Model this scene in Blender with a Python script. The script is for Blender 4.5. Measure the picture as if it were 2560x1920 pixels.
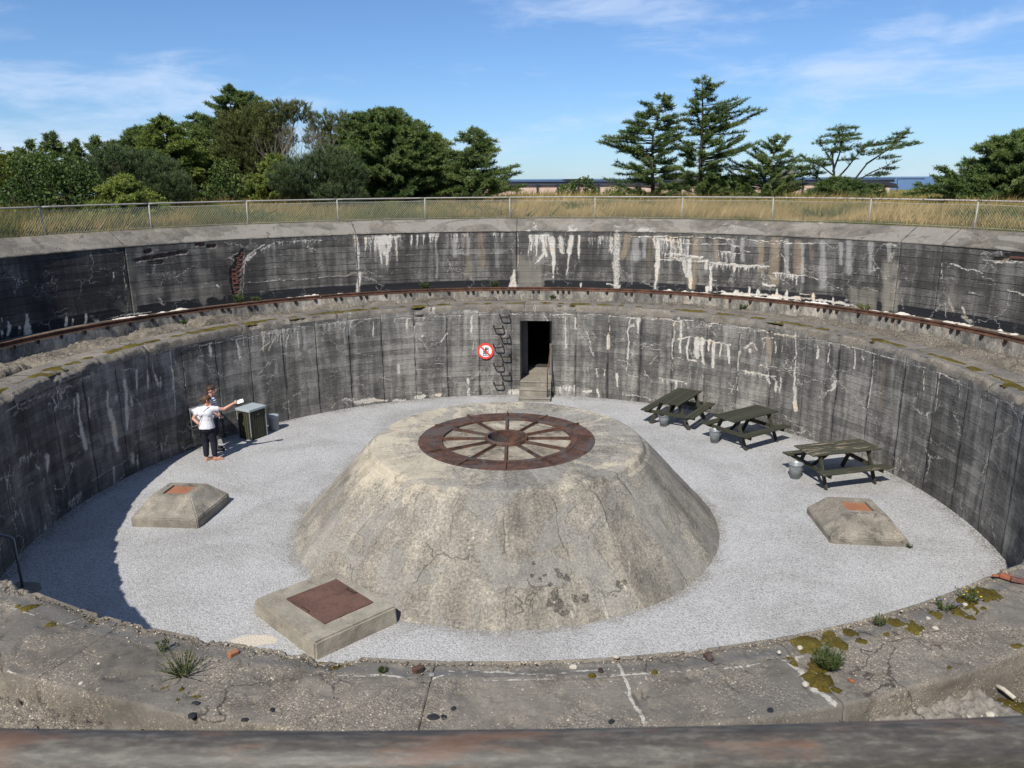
import bpy, bmesh, math, random
import numpy as np
from mathutils import Vector, Matrix
for o in list(bpy.data.objects): bpy.data.objects.remove(o)
SC = bpy.context.scene
COL = SC.collection
rad = math.radians
# ------------------------------------------------------------------ camera
CAMZ = 6.8
FPX, PITCH, ROLL = 1935.0, 0.258976, 0.0069426
cd = bpy.data.cameras.new('camera'); cam = bpy.data.objects.new('camera', cd); COL.objects.link(cam)
cd.sensor_width = 36.0; cd.lens = 36.0*FPX/2560.0; cd.clip_start = 0.05; cd.clip_end = 90000
cd.dof.use_dof = True; cd.dof.focus_distance = 15.0; cd.dof.aperture_fstop = 11.0
_c, _s = math.cos(ROLL), math.sin(ROLL)
_F = Vector((0, math.cos(PITCH), -math.sin(PITCH))); _D = Vector((0, -math.sin(PITCH), -math.cos(PITCH))); _X = Vector((1, 0, 0))
_R = _c*_X + _s*_D; _U = -(-_s*_X + _c*_D)
cam.matrix_world = Matrix(((_R.x, _U.x, -_F.x, 0), (_R.y, _U.y, -_F.y, 0), (_R.z, _U.z, -_F.z, CAMZ), (0, 0, 0, 1)))
SC.camera = cam
# ------------------------------------------------------------------ world and sun
SUNV = Vector((-1.02, -2.54, 2.95)).normalized()
SUN_EL = math.asin(SUNV.z); SUN_AZ = math.atan2(SUNV.x, SUNV.y)
W = bpy.data.worlds.new('World'); SC.world = W; W.use_nodes = True
def N(nt, typ, ins=None, **props):
    n = nt.nodes.new(typ)
    for k, v in props.items(): setattr(n, k, v)
    for k, v in (ins or {}).items():
        s = n.inputs[k]
        if isinstance(v, bpy.types.NodeSocket): nt.links.new(v, s)
        else: s.default_value = v
    return n
def mth(nt, op, a, b=None, c=None, clamp=False):
    n = nt.nodes.new('ShaderNodeMath'); n.operation = op; n.use_clamp = clamp
    for i, v in enumerate((a, b, c)):
        if v is None: continue
        if isinstance(v, bpy.types.NodeSocket): nt.links.new(v, n.inputs[i])
        else: n.inputs[i].default_value = v
    return n.outputs[0]
def vmth(nt, op, a, b=None):
    n = nt.nodes.new('ShaderNodeVectorMath'); n.operation = op
    for i, v in enumerate((a, b)):
        if v is None: continue
        if isinstance(v, bpy.types.NodeSocket): nt.links.new(v, n.inputs[i])
        else: n.inputs[i].default_value = v
    return n.outputs[0]
def sstep(nt, x, lo, hi):
    n = nt.nodes.new('ShaderNodeMapRange'); n.interpolation_type = 'SMOOTHSTEP'; n.clamp = True
    nt.links.new(x, n.inputs[0]); n.inputs[1].default_value = lo; n.inputs[2].default_value = hi
    return n.outputs[0]
def c4(c): return (c[0], c[1], c[2], 1.0)
def mix(nt, fac, a, b, blend='MIX'):
    n = nt.nodes.new('ShaderNodeMix'); n.data_type = 'RGBA'; n.blend_type = blend
    for i, v in ((0, fac), (6, a), (7, b)):
        if isinstance(v, bpy.types.NodeSocket): nt.links.new(v, n.inputs[i])
        else: n.inputs[i].default_value = c4(v) if i else v
    return n.outputs[2]
def ramp(nt, fac, stops, interp='LINEAR'):
    n = nt.nodes.new('ShaderNodeValToRGB'); cr = n.color_ramp; cr.interpolation = interp
    while len(cr.elements) < len(stops): cr.elements.new(0.5)
    for e, (p, c) in zip(cr.elements, stops): e.position = p; e.color = c4(c)
    nt.links.new(fac, n.inputs[0]); return n.outputs[0]
def noise(nt, vec, scale, detail=4.0, rough=0.55, dist=0.0, out=0):
    n = N(nt, 'ShaderNodeTexNoise', {'Vector': vec, 'Scale': scale, 'Detail': detail, 'Roughness': rough, 'Distortion': dist})
    return n.outputs[out]
def voro(nt, vec, scale, feature='F1', out='Distance', rnd=1.0):
    n = N(nt, 'ShaderNodeTexVoronoi', {'Vector': vec, 'Scale': scale, 'Randomness': rnd}, feature=feature); return n.outputs[out]
def scl(nt, vec, s): return vmth(nt, 'MULTIPLY', vec, s)

nt = W.node_tree; nt.nodes.clear()
sky = N(nt, 'ShaderNodeTexSky', sky_type='NISHITA', sun_disc=False, sun_elevation=SUN_EL, sun_rotation=SUN_AZ, altitude=0.0, air_density=1.0, dust_density=0.1, ozone_density=2.2)
SKY_STRENGTH = 0.072
geo = N(nt, 'ShaderNodeTexCoord').outputs['Generated']
sep = N(nt, 'ShaderNodeSeparateXYZ', {0: geo})
zz = mth(nt, 'ADD', mth(nt, 'MAXIMUM', sep.outputs[2], 0.0), 0.07)
cv = N(nt, 'ShaderNodeCombineXYZ', {0: mth(nt, 'DIVIDE', sep.outputs[0], zz), 1: mth(nt, 'DIVIDE', sep.outputs[1], zz), 2: 0.0}).outputs[0]
cw0 = vmth(nt, 'ADD', cv, scl(nt, N(nt, 'ShaderNodeTexNoise', {'Vector': cv, 'Scale': 0.35, 'Detail': 3.0}).outputs[1], (1.6, 0.6, 0)))
g2 = vmth(nt, 'ADD', geo, scl(nt, vmth(nt, 'SUBTRACT', N(nt, 'ShaderNodeTexNoise', {'Vector': scl(nt, geo, (3, 3, 9)), 'Scale': 1.0, 'Detail': 4.0}).outputs[1], (0.5, 0.5, 0.5)), (0.25, 0.25, 0.05)))
c1 = noise(nt, scl(nt, vmth(nt, 'ADD', g2, (3.7, 1.9, 0.215)), (1.3, 1.3, 7.5)), 1.0, 6.0, 0.55)
c2 = noise(nt, scl(nt, vmth(nt, 'ADD', g2, (5.3, 1.4, 0.1)), (4.5, 4.5, 22.0)), 1.0, 6.0, 0.62)
c3 = noise(nt, scl(nt, vmth(nt, 'ADD', g2, (1.3, 3.4, 0.7)), (16.0, 16.0, 50.0)), 1.0, 5.0, 0.6)
cm = mth(nt, 'ADD', mth(nt, 'MULTIPLY', c1, 0.58), mth(nt, 'ADD', mth(nt, 'MULTIPLY', c2, 0.40), mth(nt, 'MULTIPLY', c3, 0.16)))
cmask = mth(nt, 'MULTIPLY', sstep(nt, cm, 0.525, 0.70), 0.62)
hz = mth(nt, 'POWER', mth(nt, 'SUBTRACT', 1.0, mth(nt, 'MAXIMUM', sep.outputs[2], 0.0)), 7.0)
tint = mix(nt, hz, (0.80, 1.02, 1.32), (0.62, 0.90, 1.42))
skyc = mix(nt, 1.0, sky.outputs[0], tint, 'MULTIPLY')
col = mix(nt, cmask, skyc, (8.2, 9.6, 12.0))
bg = N(nt, 'ShaderNodeBackground', {'Color': col, 'Strength': SKY_STRENGTH})
N(nt, 'ShaderNodeOutputWorld', {'Surface': bg.outputs[0]})
sl = bpy.data.lights.new('sun', 'SUN'); sl.energy = 5.0; sl.angle = rad(0.53); sl.color = (1.0, 0.95, 0.87)
so = bpy.data.objects.new('sun', sl); COL.objects.link(so); so.location = (-10, -25, 40)
so.rotation_euler = (-SUNV).to_track_quat('-Z', 'Y').to_euler()
SC.cycles.max_bounces = 4; SC.cycles.diffuse_bounces = 2; SC.cycles.glossy_bounces = 2; SC.cycles.transmission_bounces = 3; SC.cycles.caustics_reflective = False; SC.cycles.caustics_refractive = False
vs = SC.view_settings; vs.view_transform = 'Standard'; vs.look = 'None'; vs.exposure = 0.30; vs.gamma = 1.0; vs.use_curve_mapping = False

# ------------------------------------------------------------------ survey: the pit's centre and photo measurements
CX, CY = -0.1155, 14.9515
R_IN, Z_LEDGE = 9.35, 2.95
R_SLAB, Z_GULLY = 10.25, 2.66
R_STEP, R_RAIL, Z_STEP = 12.45, 12.6, 2.965
R_OUT, Z_OUT = 13.4, 5.0
R_COP, Z_COP = 14.12, 5.40
R_FENCE, Z_FENCE = 14.2, 6.150
def PT(az, r, z): return (CX+r*math.sin(rad(az)), CY+r*math.cos(rad(az)), z)
def ray(x, y):
    u = (x-1280.0)/FPX; v = (y-960.0)/FPX
    u, v = _c*u-_s*v, _s*u+_c*v
    return Vector((u, math.cos(PITCH)-v*math.sin(PITCH), -(math.sin(PITCH)+v*math.cos(PITCH))))
def on_z(x, y, z):
    r = ray(x, y); t = (z-CAMZ)/r.z; return Vector((r.x*t, r.y*t, z))
def on_cyl(x, y, R):
    r = ray(x, y); a = r.x**2+r.y**2; b = -2*(r.x*CX+r.y*CY); c = CX*CX+CY*CY-R*R
    t = (-b+math.sqrt(max(0, b*b-4*a*c)))/(2*a)
    return math.degrees(math.atan2(r.x*t-CX, r.y*t-CY)), CAMZ+r.z*t
def on_Y(x, y, Y):
    r = ray(x, y); t = Y/r.y; return Vector((r.x*t, Y, CAMZ+r.z*t))
def polar(p): return math.degrees(math.atan2(p[0]-CX, p[1]-CY)), math.hypot(p[0]-CX, p[1]-CY)

# ------------------------------------------------------------------ helpers
def hsh(i, j, seed):
    n = (np.asarray(i).astype(np.int64)*374761393 + np.asarray(j).astype(np.int64)*668265263 + seed*1442695041) & 0x7fffffff
    n = ((n ^ (n >> 13))*1274126177) & 0x7fffffff
    return ((n ^ (n >> 16)) & 0xffff)/65535.0
def vnoise(x, y, seed=0):
    x = np.asarray(x, float); y = np.asarray(y, float)
    i = np.floor(x); j = np.floor(y); fx = x-i; fy = y-j
    fx = fx*fx*(3-2*fx); fy = fy*fy*(3-2*fy)
    a = hsh(i, j, seed); b = hsh(i+1, j, seed); c = hsh(i, j+1, seed); d = hsh(i+1, j+1, seed)
    return (a*(1-fx)+b*fx)*(1-fy)+(c*(1-fx)+d*fx)*fy
def fbm(x, y, seed=0, oct=4):
    s = 0; a = 0.5; x = np.asarray(x, float); y = np.asarray(y, float)
    for k in range(oct):
        s = s+a*vnoise(x, y, seed+k*17); a *= 0.5; x = x*2.03; y = y*2.03
    return s/(1-0.5**oct)
def tag(o, label=None, cat=None, group=None, kind=None):
    if label: o['label'] = label
    if cat: o['category'] = cat
    if group: o['group'] = group
    if kind: o['kind'] = kind
    return o
def empty(name, loc=(0, 0, 0), rz=0.0):
    o = bpy.data.objects.new(name, None); COL.objects.link(o); o.location = loc; o.rotation_euler = (0, 0, rz); o.empty_display_size = 0.2; return o
def link(name, me, parent=None, loc=None, rot=None):
    o = bpy.data.objects.new(name, me); COL.objects.link(o)
    if parent is not None: o.parent = parent
    if loc is not None: o.location = loc
    if rot is not None: o.rotation_euler = rot
    return o
def pydata(name, V, F, m, parent=None, smooth=False, attrs=None):
    me = bpy.data.meshes.new(name); me.from_pydata([tuple(v) for v in V], [], [tuple(f) for f in F])
    if m is not None: me.materials.append(m)
    if smooth: me.polygons.foreach_set('use_smooth', [True]*len(me.polygons))
    for k, a in (attrs or {}).items():
        a = np.asarray(a, np.float32)
        if a.ndim == 1: t = me.attributes.new(k, 'FLOAT', 'POINT'); t.data.foreach_set('value', a)
        else: t = me.attributes.new(k, 'FLOAT_VECTOR', 'POINT'); t.data.foreach_set('vector', a.ravel())
    me.update(); return link(name, me, parent)
def gridmesh(name, V, m, parent=None, attrs=None, flip=False, smooth=True, closed=False):
    n, k, _ = V.shape
    idx = np.arange(n*k).reshape(n, k)
    a, b, c, d = idx[:-1, :-1], idx[1:, :-1], idx[1:, 1:], idx[:-1, 1:]
    if closed:
        e = np.vstack([idx, idx[:1]]); a, b, c, d = e[:-1, :-1], e[1:, :-1], e[1:, 1:], e[:-1, 1:]
    q = np.stack([a, d, c, b] if flip else [a, b, c, d], -1).reshape(-1, 4)
    me = bpy.data.meshes.new(name)
    me.vertices.add(n*k); me.vertices.foreach_set('co', V.reshape(-1).astype(np.float32))
    me.loops.add(q.size); me.loops.foreach_set('vertex_index', q.reshape(-1).astype(np.int32))
    me.polygons.add(len(q)); me.polygons.foreach_set('loop_start', np.arange(0, q.size, 4, dtype=np.int32))
    me.polygons.foreach_set('use_smooth', np.full(len(q), smooth))
    me.update(calc_edges=True); me.validate()
    if m is not None: me.materials.append(m)
    for kk, at in (attrs or {}).items():
        at = np.asarray(at, np.float32)
        if at.ndim == 2: t = me.attributes.new(kk, 'FLOAT', 'POINT'); t.data.foreach_set('value', at.ravel())
        else: t = me.attributes.new(kk, 'FLOAT_VECTOR', 'POINT'); t.data.foreach_set('vector', at.ravel())
    return link(name, me, parent)
def ring(azs, prof):
    """polar sweep: azs degrees (n), prof arrays R[n,k] or [k], Z likewise"""
    azs = np.asarray(azs, float); Rr, Zz = [np.asarray(a, float) for a in prof]
    if Rr.ndim == 1: Rr = np.repeat(Rr[None], len(azs), 0)
    if Zz.ndim == 1: Zz = np.repeat(Zz[None], len(azs), 0)
    a = np.radians(azs)[:, None]
    return np.stack([CX+Rr*np.sin(a), CY+Rr*np.cos(a), Zz], -1)
class MB:
    """collects boxes, tubes and prisms into one mesh"""
    def __init__(s): s.V = []; s.F = []
    def add(s, V, F):
        o = len(s.V); s.V += [tuple(v) for v in V]; s.F += [tuple(i+o for i in f) for f in F]; return s
    def box(s, c, d, M=None, taper=1.0):
        x, y, z = [k/2 for k in d]
        P = [Vector((sx*x*(taper if sz > 0 else 1), sy*y*(taper if sz > 0 else 1), sz*z)) for sz in (-1, 1) for sx, sy in ((-1, -1), (1, -1), (1, 1), (-1, 1))]
        if M is not None: P = [M @ p for p in P]
        P = [p+Vector(c) for p in P]
        return s.add(P, [(3, 2, 1, 0), (4, 5, 6, 7), (0, 1, 5, 4), (1, 2, 6, 5), (2, 3, 7, 6), (3, 0, 4, 7)])
    def tube(s, pts, r, n=6, caps=True):
        pts = [Vector(p) for p in pts]; rs = r if isinstance(r, (list, tuple)) else [r]*len(pts)
        V = []; F = []; up = None
        for i, p in enumerate(pts):
            t = (pts[min(i+1, len(pts)-1)]-pts[max(i-1, 0)])
            if t.length < 1e-9: t = Vector((0, 0, 1))
            t.normalize()
            if up is None or abs(up.dot(t)) > 0.95: up = Vector((0, 0, 1)) if abs(t.z) < 0.9 else Vector((1, 0, 0))
            a = t.cross(up).normalized(); b = a.cross(t).normalized(); up = b
            for k in range(n):
                an = 2*math.pi*k/n; V.append(p+(a*math.cos(an)+b*math.sin(an))*rs[i])
        for i in range(len(pts)-1):
            for k in range(n): F.append((i*n+k, i*n+(k+1) % n, (i+1)*n+(k+1) % n, (i+1)*n+k))
        if caps: F.append(tuple(range(n-1, -1, -1))); F.append(tuple((len(pts)-1)*n+k for k in range(n)))
        return s.add(V, F)
    def lathe(s, prof, n=24, c=(0, 0, 0), cap0=True, cap1=True):
        V = []; F = []
        for r, z in prof:
            for k in range(n): V.append((c[0]+r*math.cos(2*math.pi*k/n), c[1]+r*math.sin(2*math.pi*k/n), c[2]+z))
        for i in range(len(prof)-1):
            for k in range(n): F.append((i*n+k, i*n+(k+1) % n, (i+1)*n+(k+1) % n, (i+1)*n+k))
        if cap0: F.append(tuple(range(n-1, -1, -1)))
        if cap1: F.append(tuple((len(prof)-1)*n+k for k in range(n)))
        return s.add(V, F)
    def ball(s, c, r, n=10, m=7, sc=(1, 1, 1)):
        prof = []; V = []; F = []
        for i in range(m+1):
            th = math.pi*i/m
            for k in range(n):
                V.append((c[0]+r*sc[0]*math.sin(th)*math.cos(2*math.pi*k/n), c[1]+r*sc[1]*math.sin(th)*math.sin(2*math.pi*k/n), c[2]-r*sc[2]*math.cos(th)))
        for i in range(m):
            for k in range(n): F.append((i*n+k, i*n+(k+1) % n, (i+1)*n+(k+1) % n, (i+1)*n+k))
        return s.add(V, F)
    def build(s, name, m, parent=None, smooth=False, bevel=0.0):
        o = pydata(name, s.V, s.F, m, parent, smooth)
        if bevel:
            bm = bmesh.new(); bm.from_mesh(o.data)
            bmesh.ops.bevel(bm, geom=[e for e in bm.edges], offset=bevel, segments=1, affect='EDGES', clamp_overlap=True)
            bm.to_mesh(o.data); bm.free()
        return o
def rock_mesh(name, m, rx, ry, rz, seed, sub=2, amp=0.25, freq=2.0):
    bm = bmesh.new(); bmesh.ops.create_icosphere(bm, subdivisions=sub, radius=1.0)
    for v in bm.verts:
        p = v.co.copy()
        d = 1+amp*(2*float(fbm(p.x*freq+5+p.z*1.3, p.y*freq+3-p.z*freq, seed, 3))-1)
        v.co = Vector((p.x*rx*d, p.y*ry*d, p.z*rz*d))
    me = bpy.data.meshes.new(name); bm.to_mesh(me); bm.free(); me.materials.append(m); return me
# ------------------------------------------------------------------ materials
def newmat(name, rough=0.85, spec=0.25, metal=0.0):
    m = bpy.data.materials.new(name); m.use_nodes = True; nt = m.node_tree; nt.nodes.clear()
    b = N(nt, 'ShaderNodeBsdfPrincipled', {'Roughness': rough, 'Metallic': metal}); b.inputs['Specular IOR Level'].default_value = spec
    N(nt, 'ShaderNodeOutputMaterial', {'Surface': b.outputs[0]})
    return m, nt, b
def setc(nt, b, col):
    if isinstance(col, bpy.types.NodeSocket): nt.links.new(col, b.inputs['Base Color'])
    else: b.inputs['Base Color'].default_value = c4(col)
def bump(nt, b, h, strength=0.4, dist=0.01):
    n = N(nt, 'ShaderNodeBump', {'Height': h, 'Strength': strength, 'Distance': dist}); nt.links.new(n.outputs[0], b.inputs['Normal']); return n
def attr(nt, name, out='Fac'): return N(nt, 'ShaderNodeAttribute', attribute_name=name).outputs[out]
def wpos(nt): return N(nt, 'ShaderNodeNewGeometry').outputs['Position']
def opos(nt): return N(nt, 'ShaderNodeTexCoord').outputs['Object']
def add(nt, *a):
    r = a[0]
    for x in a[1:]: r = mth(nt, 'ADD', r, x)
    return r
def mul(nt, a, b): return mth(nt, 'MULTIPLY', a, b)

def wall_mat(name, darkc, midc, lightc, white, crackamt, board, boardline):
    m, nt, b = newmat(name, 0.9, 0.2)
    wc = attr(nt, 'wc', 'Vector')
    warp = N(nt, 'ShaderNodeTexNoise', {'Vector': wc, 'Scale': 1.7, 'Detail': 3.0}).outputs[1]
    wcw = vmth(nt, 'ADD', wc, scl(nt, vmth(nt, 'SUBTRACT', warp, (0.5, 0.5, 0.5)), (0.25, 0.12, 0)))
    streak = noise(nt, scl(nt, wcw, (4.6, 0.20, 1)), 1.0, 6.0, 0.65)
    broad = noise(nt, scl(nt, wcw, (0.75, 0.16, 1)), 1.0, 3.0, 0.5)
    blotch = noise(nt, wc, 1.6, 7.0, 0.65)
    fine = noise(nt, scl(nt, wc, (6, 38, 1)), 1.0, 6.0, 0.75)
    grit = noise(nt, wc, 42.0, 4.0, 0.7)
    z = N(nt, 'ShaderNodeSeparateXYZ', {0: wc}).outputs[1]
    x = N(nt, 'ShaderNodeSeparateXYZ', {0: wc}).outputs[0]
    zb = add(nt, mth(nt, 'DIVIDE', z, board), mul(nt, noise(nt, scl(nt, wc, (0.9, 3, 1)), 1.0, 2.0), 0.25))
    bi = mth(nt, 'FLOOR', zb); fr = mth(nt, 'FRACT', zb)
    rowtone = N(nt, 'ShaderNodeTexWhiteNoise', {'Vector': N(nt, 'ShaderNodeCombineXYZ', {0: bi, 1: mth(nt, 'FLOOR', mth(nt, 'DIVIDE', x, 2.6)), 2: 0.0}).outputs[0]}, noise_dimensions='2D').outputs[0]
    t = add(nt, mul(nt, streak, 0.62), mul(nt, broad, 0.45), mul(nt, blotch, 0.45), mul(nt, fine, 0.50), mul(nt, rowtone, 0.10))
    t = sstep(nt, t, 0.78, 1.34)
    colr = ramp(nt, t, [(0.0, darkc), (0.5, midc), (1.0, lightc)])
    # joint between boards
    ln = mth(nt, 'ABSOLUTE', mth(nt, 'SUBTRACT', fr, 0.5)); ln = sstep(nt, ln, 0.445, 0.49)
    lnm = mul(nt, ln, sstep(nt, noise(nt, scl(nt, wc, (1.3, 6, 1)), 1.0, 4.0, 0.7), 0.36, 0.56))
    colr = mix(nt, mul(nt, lnm, boardline), colr, tuple(c*0.45 for c in darkc))
    lite = mul(nt, attr(nt, 'lite'), sstep(nt, blotch, 0.2, 0.5))
    colr = mix(nt, lite, colr, (0.20, 0.185, 0.155))
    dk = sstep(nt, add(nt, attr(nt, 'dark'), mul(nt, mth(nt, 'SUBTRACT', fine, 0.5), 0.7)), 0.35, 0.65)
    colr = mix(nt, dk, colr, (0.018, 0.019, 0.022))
    tn = add(nt, attr(nt, 'tan'), mul(nt, mth(nt, 'SUBTRACT', noise(nt, scl(nt, wcw, (22, 1.2, 1)), 1.0, 5.0, 0.65), 0.5), 0.9))
    colr = mix(nt, mul(nt, sstep(nt, tn, 0.15, 1.2), 0.75), colr, (0.30, 0.235, 0.16))
    # soft pale run-off under the crust
    sf = add(nt, attr(nt, 'soft'), mul(nt, mth(nt, 'SUBTRACT', noise(nt, scl(nt, wcw, (26, 1.4, 1)), 1.0, 5.0, 0.7), 0.5), 1.0))
    colr = mix(nt, mul(nt, sstep(nt, sf, 0.20, 1.2), 0.62), colr, (0.44, 0.435, 0.42))
    # fine white cracks
    cw2 = vmth(nt, 'ADD', wc, scl(nt, vmth(nt, 'SUBTRACT', N(nt, 'ShaderNodeTexNoise', {'Vector': wc, 'Scale': 3.5, 'Detail': 5.0, 'Roughness': 0.7}).outputs[1], (0.5, 0.5, 0.5)), (0.55, 0.55, 0)))
    ve = voro(nt, scl(nt, cw2, (1.0, 1.45, 1)), 0.95, 'DISTANCE_TO_EDGE')
    ve2 = voro(nt, scl(nt, cw2, (1.2, 2.2, 1)), 2.3, 'DISTANCE_TO_EDGE')
    k1 = mul(nt, mth(nt, 'SUBTRACT', 1.0, sstep(nt, ve, 0.001, 0.011)), sstep(nt, noise(nt, wc, 0.9, 3.0), 0.50, 0.60))
    k2 = mul(nt, mth(nt, 'SUBTRACT', 1.0, sstep(nt, ve2, 0.002, 0.014)), sstep(nt, noise(nt, vmth(nt, 'ADD', wc, (31, 7, 0)), 1.3, 3.0), 0.54, 0.64))
    ck = mul(nt, mth(nt, 'MAXIMUM', k1, mul(nt, k2, 0.8)), crackamt)
    colr = mix(nt, mul(nt, ck, 0.85), colr, white)
    wn = add(nt, attr(nt, 'white'), mul(nt, mth(nt, 'SUBTRACT', noise(nt, scl(nt, wc, (26, 13, 1)), 1.0, 6.0, 0.75), 0.5), 1.9))
    wm = mul(nt, mul(nt, sstep(nt, wn, 0.34, 0.86), sstep(nt, attr(nt, 'white'), 0.02, 0.2)), sstep(nt, noise(nt, scl(nt, wc, (5, 3, 1)), 1.0, 5.0, 0.7), 0.08, 0.46))
    wcol = ramp(nt, noise(nt, scl(nt, wc, (9, 5, 1)), 1.0, 5.0, 0.6), [(0.3, (white[0]*0.72, white[1]*0.70, white[2]*0.66)), (0.7, white)])
    wcol = mix(nt, sstep(nt, noise(nt, scl(nt, wc, (1.1, 2.0, 1)), 1.0, 4.0), 0.52, 0.68), wcol, (0.60, 0.50, 0.38))
    colr = mix(nt, wm, colr, wcol)
    colr = mix(nt, 0.75, colr, ramp(nt, grit, [(0.3, (0.55, 0.55, 0.55)), (0.7, (1.42, 1.42, 1.42))]), 'MULTIPLY')
    setc(nt, b, colr)
    h = add(nt, mul(nt, wm, 1.3), mul(nt, fine, 0.7), mul(nt, ln, -0.8), mul(nt, blotch, 0.6), mul(nt, grit, 0.15))
    bump(nt, b, h, 0.55, 0.02)
    return m
M = {}
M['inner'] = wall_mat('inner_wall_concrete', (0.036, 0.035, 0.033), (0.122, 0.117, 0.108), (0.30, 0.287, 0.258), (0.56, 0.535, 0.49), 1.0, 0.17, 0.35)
M['outer'] = wall_mat('outer_wall_concrete', (0.030, 0.029, 0.029), (0.072, 0.069, 0.064), (0.20, 0.19, 0.172), (0.58, 0.555, 0.51), 0.75, 0.21, 1.0)

def concrete(name, darkc, midc, lightc, aggr=0.5, bumps=0.6, speck=True, patch=1.0, coords='W', lichen=0.0):
    m, nt, b = newmat(name, 0.92, 0.2)
    p = wpos(nt) if coords == 'W' else opos(nt)
    big = noise(nt, p, 0.55*patch, 5.0, 0.6, 0.4); med = noise(nt, p, 3.1, 7.0, 0.68); fine = noise(nt, p, 38.0, 4.0, 0.65)
    t = sstep(nt, add(nt, mul(nt, big, 0.55), mul(nt, med, 0.5), mul(nt, fine, 0.25)), 0.40, 0.92)
    colr = ramp(nt, t, [(0.0, darkc), (0.5, midc), (1.0, lightc)])
    v = N(nt, 'ShaderNodeTexVoronoi', {'Vector': p, 'Scale': 58.0}); peb = v.outputs['Color']; vd = v.outputs['Distance']
    v2 = N(nt, 'ShaderNodeTexVoronoi', {'Vector': p, 'Scale': 120.0}); peb2 = v2.outputs['Color']
    pr = N(nt, 'ShaderNodeSeparateXYZ', {0: peb}); pr2 = N(nt, 'ShaderNodeSeparateXYZ', {0: peb2})
    pc = ramp(nt, pr.outputs[0], [(0.0, (0.055, 0.048, 0.040)), (0.35, (0.16, 0.135, 0.105)), (0.7, (0.27, 0.225, 0.165)), (0.9, (0.42, 0.36, 0.28)), (1.0, (0.62, 0.58, 0.52))])
    pm = mul(nt, sstep(nt, pr.outputs[1], 0.45, 0.5), sstep(nt, vd, 0.52, 0.36))
    pc2 = ramp(nt, pr2.outputs[0], [(0.0, (0.06, 0.052, 0.045)), (0.6, (0.20, 0.17, 0.13)), (1.0, (0.44, 0.39, 0.31))])
    am = mul(nt, sstep(nt, add(nt, noise(nt, p, 1.1, 6.0, 0.65), mul(nt, noise(nt, p, 6.0, 3.0), 0.25)), 0.66-0.12*aggr, 0.84-0.1*aggr), 0.85)
    colr = mix(nt, mul(nt, am, mul(nt, sstep(nt, pr2.outputs[1], 0.35, 0.4), 0.75)), colr, pc2)
    colr = mix(nt, mul(nt, am, pm), colr, pc)
    if speck:
        w = N(nt, 'ShaderNodeTexVoronoi', {'Vector': p, 'Scale': 30.0}); wr = N(nt, 'ShaderNodeSeparateXYZ', {0: w.outputs['Color']})
        colr = mix(nt, mul(nt, sstep(nt, wr.outputs[0], 0.90, 0.91), sstep(nt, add(nt, w.outputs['Distance'], mul(nt, fine, 0.5)), 0.50, 0.38)), colr, (0.40, 0.37, 0.32))
    if name == 'ledge_concrete':
        sb2 = mul(nt, attr(nt, 'smooth'), sstep(nt, add(nt, med, mul(nt, fine, 0.3)), 0.40, 0.62))
        colr = mix(nt, mul(nt, sb2, 0.85), colr, ramp(nt, fine, [(0.2, (0.085, 0.082, 0.078)), (0.8, (0.135, 0.13, 0.122))]))
    if name == 'coping_concrete':
        hp = sstep(nt, add(nt, noise(nt, scl(nt, p, (0.42, 0.42, 1)), 1.0, 3.0, 0.5, 1.0), mul(nt, fine, 0.06)), 0.545, 0.56)
        colr = mix(nt, mul(nt, hp, 0.75), colr, ramp(nt, fine, [(0.25, (0.145, 0.134, 0.116)), (0.75, (0.28, 0.26, 0.226))]))
    if name == 'ledge_concrete' or name == 'coping_concrete':
        wv = add(nt, attr(nt, 'white'), mul(nt, mth(nt, 'SUBTRACT', noise(nt, p, 22.0, 5.0, 0.8), 0.5), 2.6))
        colr = mix(nt, mul(nt, mul(nt, sstep(nt, wv, 0.45, 0.85), sstep(nt, attr(nt, 'white'), 0.02, 0.2)), 0.75), colr, (0.46, 0.435, 0.39))
        gm = sstep(nt, add(nt, mul(nt, noise(nt, p, 1.9, 6.0, 0.72, 0.6), 0.8), mul(nt, fine, 0.2)), 0.50, 0.66)
        colr = mix(nt, mul(nt, gm, 0.55), colr, (0.058, 0.050, 0.040))
        pw3 = vmth(nt, 'ADD', p, scl(nt, vmth(nt, 'SUBTRACT', N(nt, 'ShaderNodeTexNoise', {'Vector': p, 'Scale': 5.0, 'Detail': 4.0}).outputs[1], (0.5, 0.5, 0.5)), (0.35, 0.35, 0.2)))
        ce = mul(nt, mth(nt, 'SUBTRACT', 1.0, sstep(nt, voro(nt, pw3, 0.9, 'DISTANCE_TO_EDGE'), 0.002, 0.010)), sstep(nt, noise(nt, p, 1.2, 2.0), 0.50, 0.56))
        colr = mix(nt, mul(nt, ce, 0.75), colr, (0.035, 0.030, 0.025))
    if lichen:
        l = sstep(nt, add(nt, noise(nt, p, 5.0, 6.0, 0.75), mul(nt, noise(nt, p, 0.8, 2.0), 0.5)), 0.80, 0.90)
        colr = mix(nt, mul(nt, l, lichen), colr, (0.055, 0.05, 0.045))
    setc(nt, b, colr)
    bump(nt, b, add(nt, mul(nt, fine, 0.5), mul(nt, med, 1.0), mul(nt, mul(nt, am, vd), -0.5)), bumps, 0.012)
    return m
M['ledge'] = concrete('ledge_concrete', (0.082, 0.074, 0.064), (0.150, 0.136, 0.116), (0.25, 0.222, 0.182), 1.15, 1.0)
M['coping'] = concrete('coping_concrete', (0.078, 0.071, 0.062), (0.130, 0.119, 0.103), (0.235, 0.216, 0.185), 0.8, 0.9, patch=0.8)
M['rubble'] = concrete('rubble_concrete', (0.050, 0.043, 0.034), (0.105, 0.093, 0.075), (0.20, 0.18, 0.148), 1.2, 1.0, lichen=0.6)
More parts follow.
